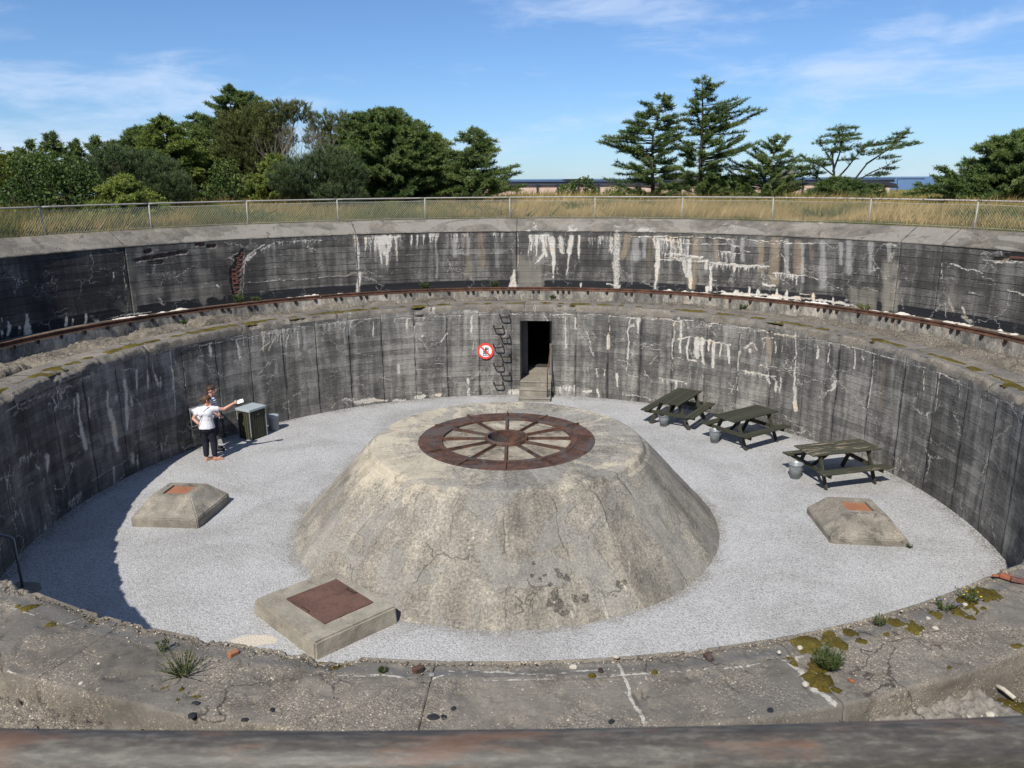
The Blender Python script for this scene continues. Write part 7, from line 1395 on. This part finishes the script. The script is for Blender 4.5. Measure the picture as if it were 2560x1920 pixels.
STN = [('L3', 738, 375, .045, 'stone', 'white pebble on the near ledge at the centre'), ('L4', 470, 1022, .045, 'stone', 'cream pebble beside the white cracked joint on the right slab'), ('L4', 1470, 588, .04, 'stone', 'white pebble on the right slab above the long crack'), ('L4', 428, 735, .04, 'stone', 'white pebble in the moss on the near ledge'), ('L4', 825, 988, .035, 'brickchip', 'orange brick chip on the right slab'), ('L4', 1695, 405, .035, 'stone', 'pale pebble by the yellow flowers'), ('L1', 545, 1092, .03, 'stone', 'cream pebble on the left slab'), ('L1', 660, 960, .022, 'stone', 'small white pebble in the middle of the left slab'), ('L2', 820, 1252-850, .0, 'stone', ''), ('L3', 955, 400, .035, 'darkiron', 'dark iron scrap by the white vein at the centre'), ('L2', 1515, 435, .035, 'greystone', 'dark grey pebble beside the rusty iron stub'), ('L4', 1415, 510, .03, 'stone', 'pale pebble among the mossy patches'), ('L3', 1075, 292, .035, 'stone', 'pale pebble set in the broken inner edge'), ('L4', 270, 770, .028, 'stone', 'pinkish pebble near the left end of the right slab')]
for i, (c, x, y, r, m, lab) in enumerate(STN):
    if r <= 0: continue
    p = LG(c, x, y); r *= .75; o = link('stone', rock_mesh('stone', M[m], r, r*.8, r*.6, 30+i, 2, .35, 1.2)); o.location = (p.x, p.y, 2.95+r*.25); o.rotation_euler = (0, 0, i*1.3); tag(o, lab, 'stone', 'loose stones on the near ledge')
GST = [('L4', 960, 1220, .035, 'white pebble on the broken slab in the right gully'), ('L4', 975, 1300, .035, 'lower white pebble on the broken slab in the right gully'), ('L4', 1710, 1280, .04, 'oval white pebble on the right part of the broken slab'), ('L4', 1895, 1270, .05, 'whitish lump at the end of the broken slab'), ('L1', 1075, 1345, .06, 'pale angular stone in the left gully by the top rail')]
for i, (c, x, y, r, lab) in enumerate(GST):
    p = LG(c, x, y, 2.70); o = link('stone', rock_mesh('stone', M['stone'], r, r*.8, r*.6, 60+i, 2, .35, 1.2)); o.location = (p.x, p.y, 2.70+r*.3); tag(o, lab, 'stone', 'loose stones in the gully')
p0, p1 = LG('L4', 1550, 1080, 2.72), LG('L4', 1775, 1048, 2.72)
tag(MB().tube([p0, p0.lerp(p1, .4)+Vector((0, .008, .012)), p0.lerp(p1, .8)+Vector((0, -.004, .01)), p1], [.010, .015, .020, .022], 7).build('bleached_stick', M['mortar'], None, True), 'bleached white stick lying in the right gully', 'stick')
p0, p1 = LG('L4', 1900, 1005, 2.71), LG('L4', 2080, 1125, 2.71)
tag(MB().tube([p0, p0.lerp(p1, .5)+Vector((.006, 0, .01)), p1], [.014, .02, .018], 6).build('pale_plank', M['stone'], None, True), 'pale strip of wood lying on the moss at the right corner', 'wood strip')
for i, (c, x, y, lab) in enumerate((('L4', 2030, 215, 'broken red brick on the ledge at the right edge'), ('L4', 2105, 235, 'second broken red brick lying at the right edge'), ('L4', 1935, 195, 'small orange brick piece near the broken bricks'))):
    p = LG(c, x, y); s = .4 if i == 2 else .75; o = MB().box((0, 0, 0), (.20*s, .10*s, .055*s)).build('broken_brick', M['brick'] if i == 1 else M['brickchip'], None, False, .008); o.location = (p.x, p.y, 2.965+.02*s); o.rotation_euler = (.12, -.1, 2.5+i*.35); tag(o, lab, 'brick')
for i, (c, x, y, lab) in enumerate((('L1', 1560, 900, 'rusty iron stub set in the left part of the near ledge'), ('L2', 1405, 395, 'rusty iron stub in the near ledge left of the centre'), ('L3', 1805, 300, 'rusty iron stub in the near ledge right of the centre'))):
    p = LG(c, x, y); o = MB().box((0, 0, 0), (.085, .055, .05)).build('iron_stub', M['rustlid'] if i == 0 else M['rust'], None, False, .006); o.location = (p.x, p.y, 2.962); o.rotation_euler = (.05, .1, [.9, .8, -1.2][i]); tag(o, lab, 'iron stub', 'cut iron stubs in the ledge')
for i, (c, x, y, r, z, lab) in enumerate((('L2', 1530, 765, .045, 2.95, 'black charred lump on the slab edge left of the white crack'), ('L2', 1612, 768, .03, 2.95, 'small black chip right of the charred lump'), ('L2', 1685, 700, .025, 2.95, 'black chip further up the slab from the charred lump'), ('L2', 40, 790, .03, 2.95, 'black chip near the left end of the pebbly slab edge'), ('L2', 255, 710, .025, 2.95, 'black chip above the pebbly slab edge on the left'), ('L3', 1040, 805, .03, 2.95, 'black chip just left of the foot of the white crack'), ('L1', 1310, 1225, .035, 2.95, 'round black patch on the slab below the sprawling weed'), ('L1', 1285, 1310, .04, 2.95, 'black clod beside the moss at the top rail'), ('L4', 200, 1220, .04, 2.95, 'black clod on the slab left of the mossy gully'))):
    p = LG(c, x, y, z); o = link('black_clod', rock_mesh('black_clod', M['black'], r, r*.7, r*.25, 90+i, 2, .5, 1.6)); o.location = (p.x, p.y, z+.002); o.rotation_euler = (0, 0, i*2.1); tag(o, lab, 'clod', 'black clods on the near ledge')  # flat black lumps stand in for the shade inside small holes
# loose pebbles
rs = np.random.RandomState(9); ico = bmesh.new(); bmesh.ops.create_icosphere(ico, subdivisions=1, radius=1); IV = np.array([v.co[:] for v in ico.verts]); IF = np.array([[v.index for v in f.verts] for f in ico.faces]); ico.free()
def pebbles(n, a0, a1, r0, r1, z, s0, s1, label, edge=False):
    az = rs.uniform(a0, a1, n); e = erosion(az); r = rs.uniform(r0, r1, n)
    if edge: r = 9.37+e+np.abs(rs.randn(n))*.07
    s = s0+(s1-s0)*rs.rand(n)**3; V = np.zeros((n, len(IV), 3)); c_ = np.stack([CX+r*np.sin(np.radians(az)), CY+r*np.cos(np.radians(az)), z+s*.1], 1)
    sc = s[:, None]*rs.uniform(.6, 1.2, (n, 3))*np.array([1, 1, .65]); V = c_[:, None]+IV[None]*sc[:, None]*(1+.18*rs.randn(n, len(IV), 1)); F = (IF[None]+(np.arange(n)*len(IV))[:, None, None]).reshape(-1, 3)
    me = bpy.data.meshes.new('loose_pebbles'); me.from_pydata(V.reshape(-1, 3).tolist(), [], F.tolist()); me.materials.append(M['pebble']); me.polygons.foreach_set('use_smooth', [True]*len(me.polygons)); o = link('loose_pebbles', me); tag(o, label, 'pebbles', kind='stuff')
pebbles(1000, 146, 216, 9.4, 10.2, 2.950, .003, .009, 'small loose pebbles scattered over the near ledge')
pebbles(2200, 146, 216, 9.4, 9.6, 2.942, .004, .013, 'pebbles along the crumbling inner edge of the near ledge', True)
pebbles(1400, 146, 216, 10.28, 11.1, 2.665, .006, .022, 'loose stones and grit lying in the near gully')
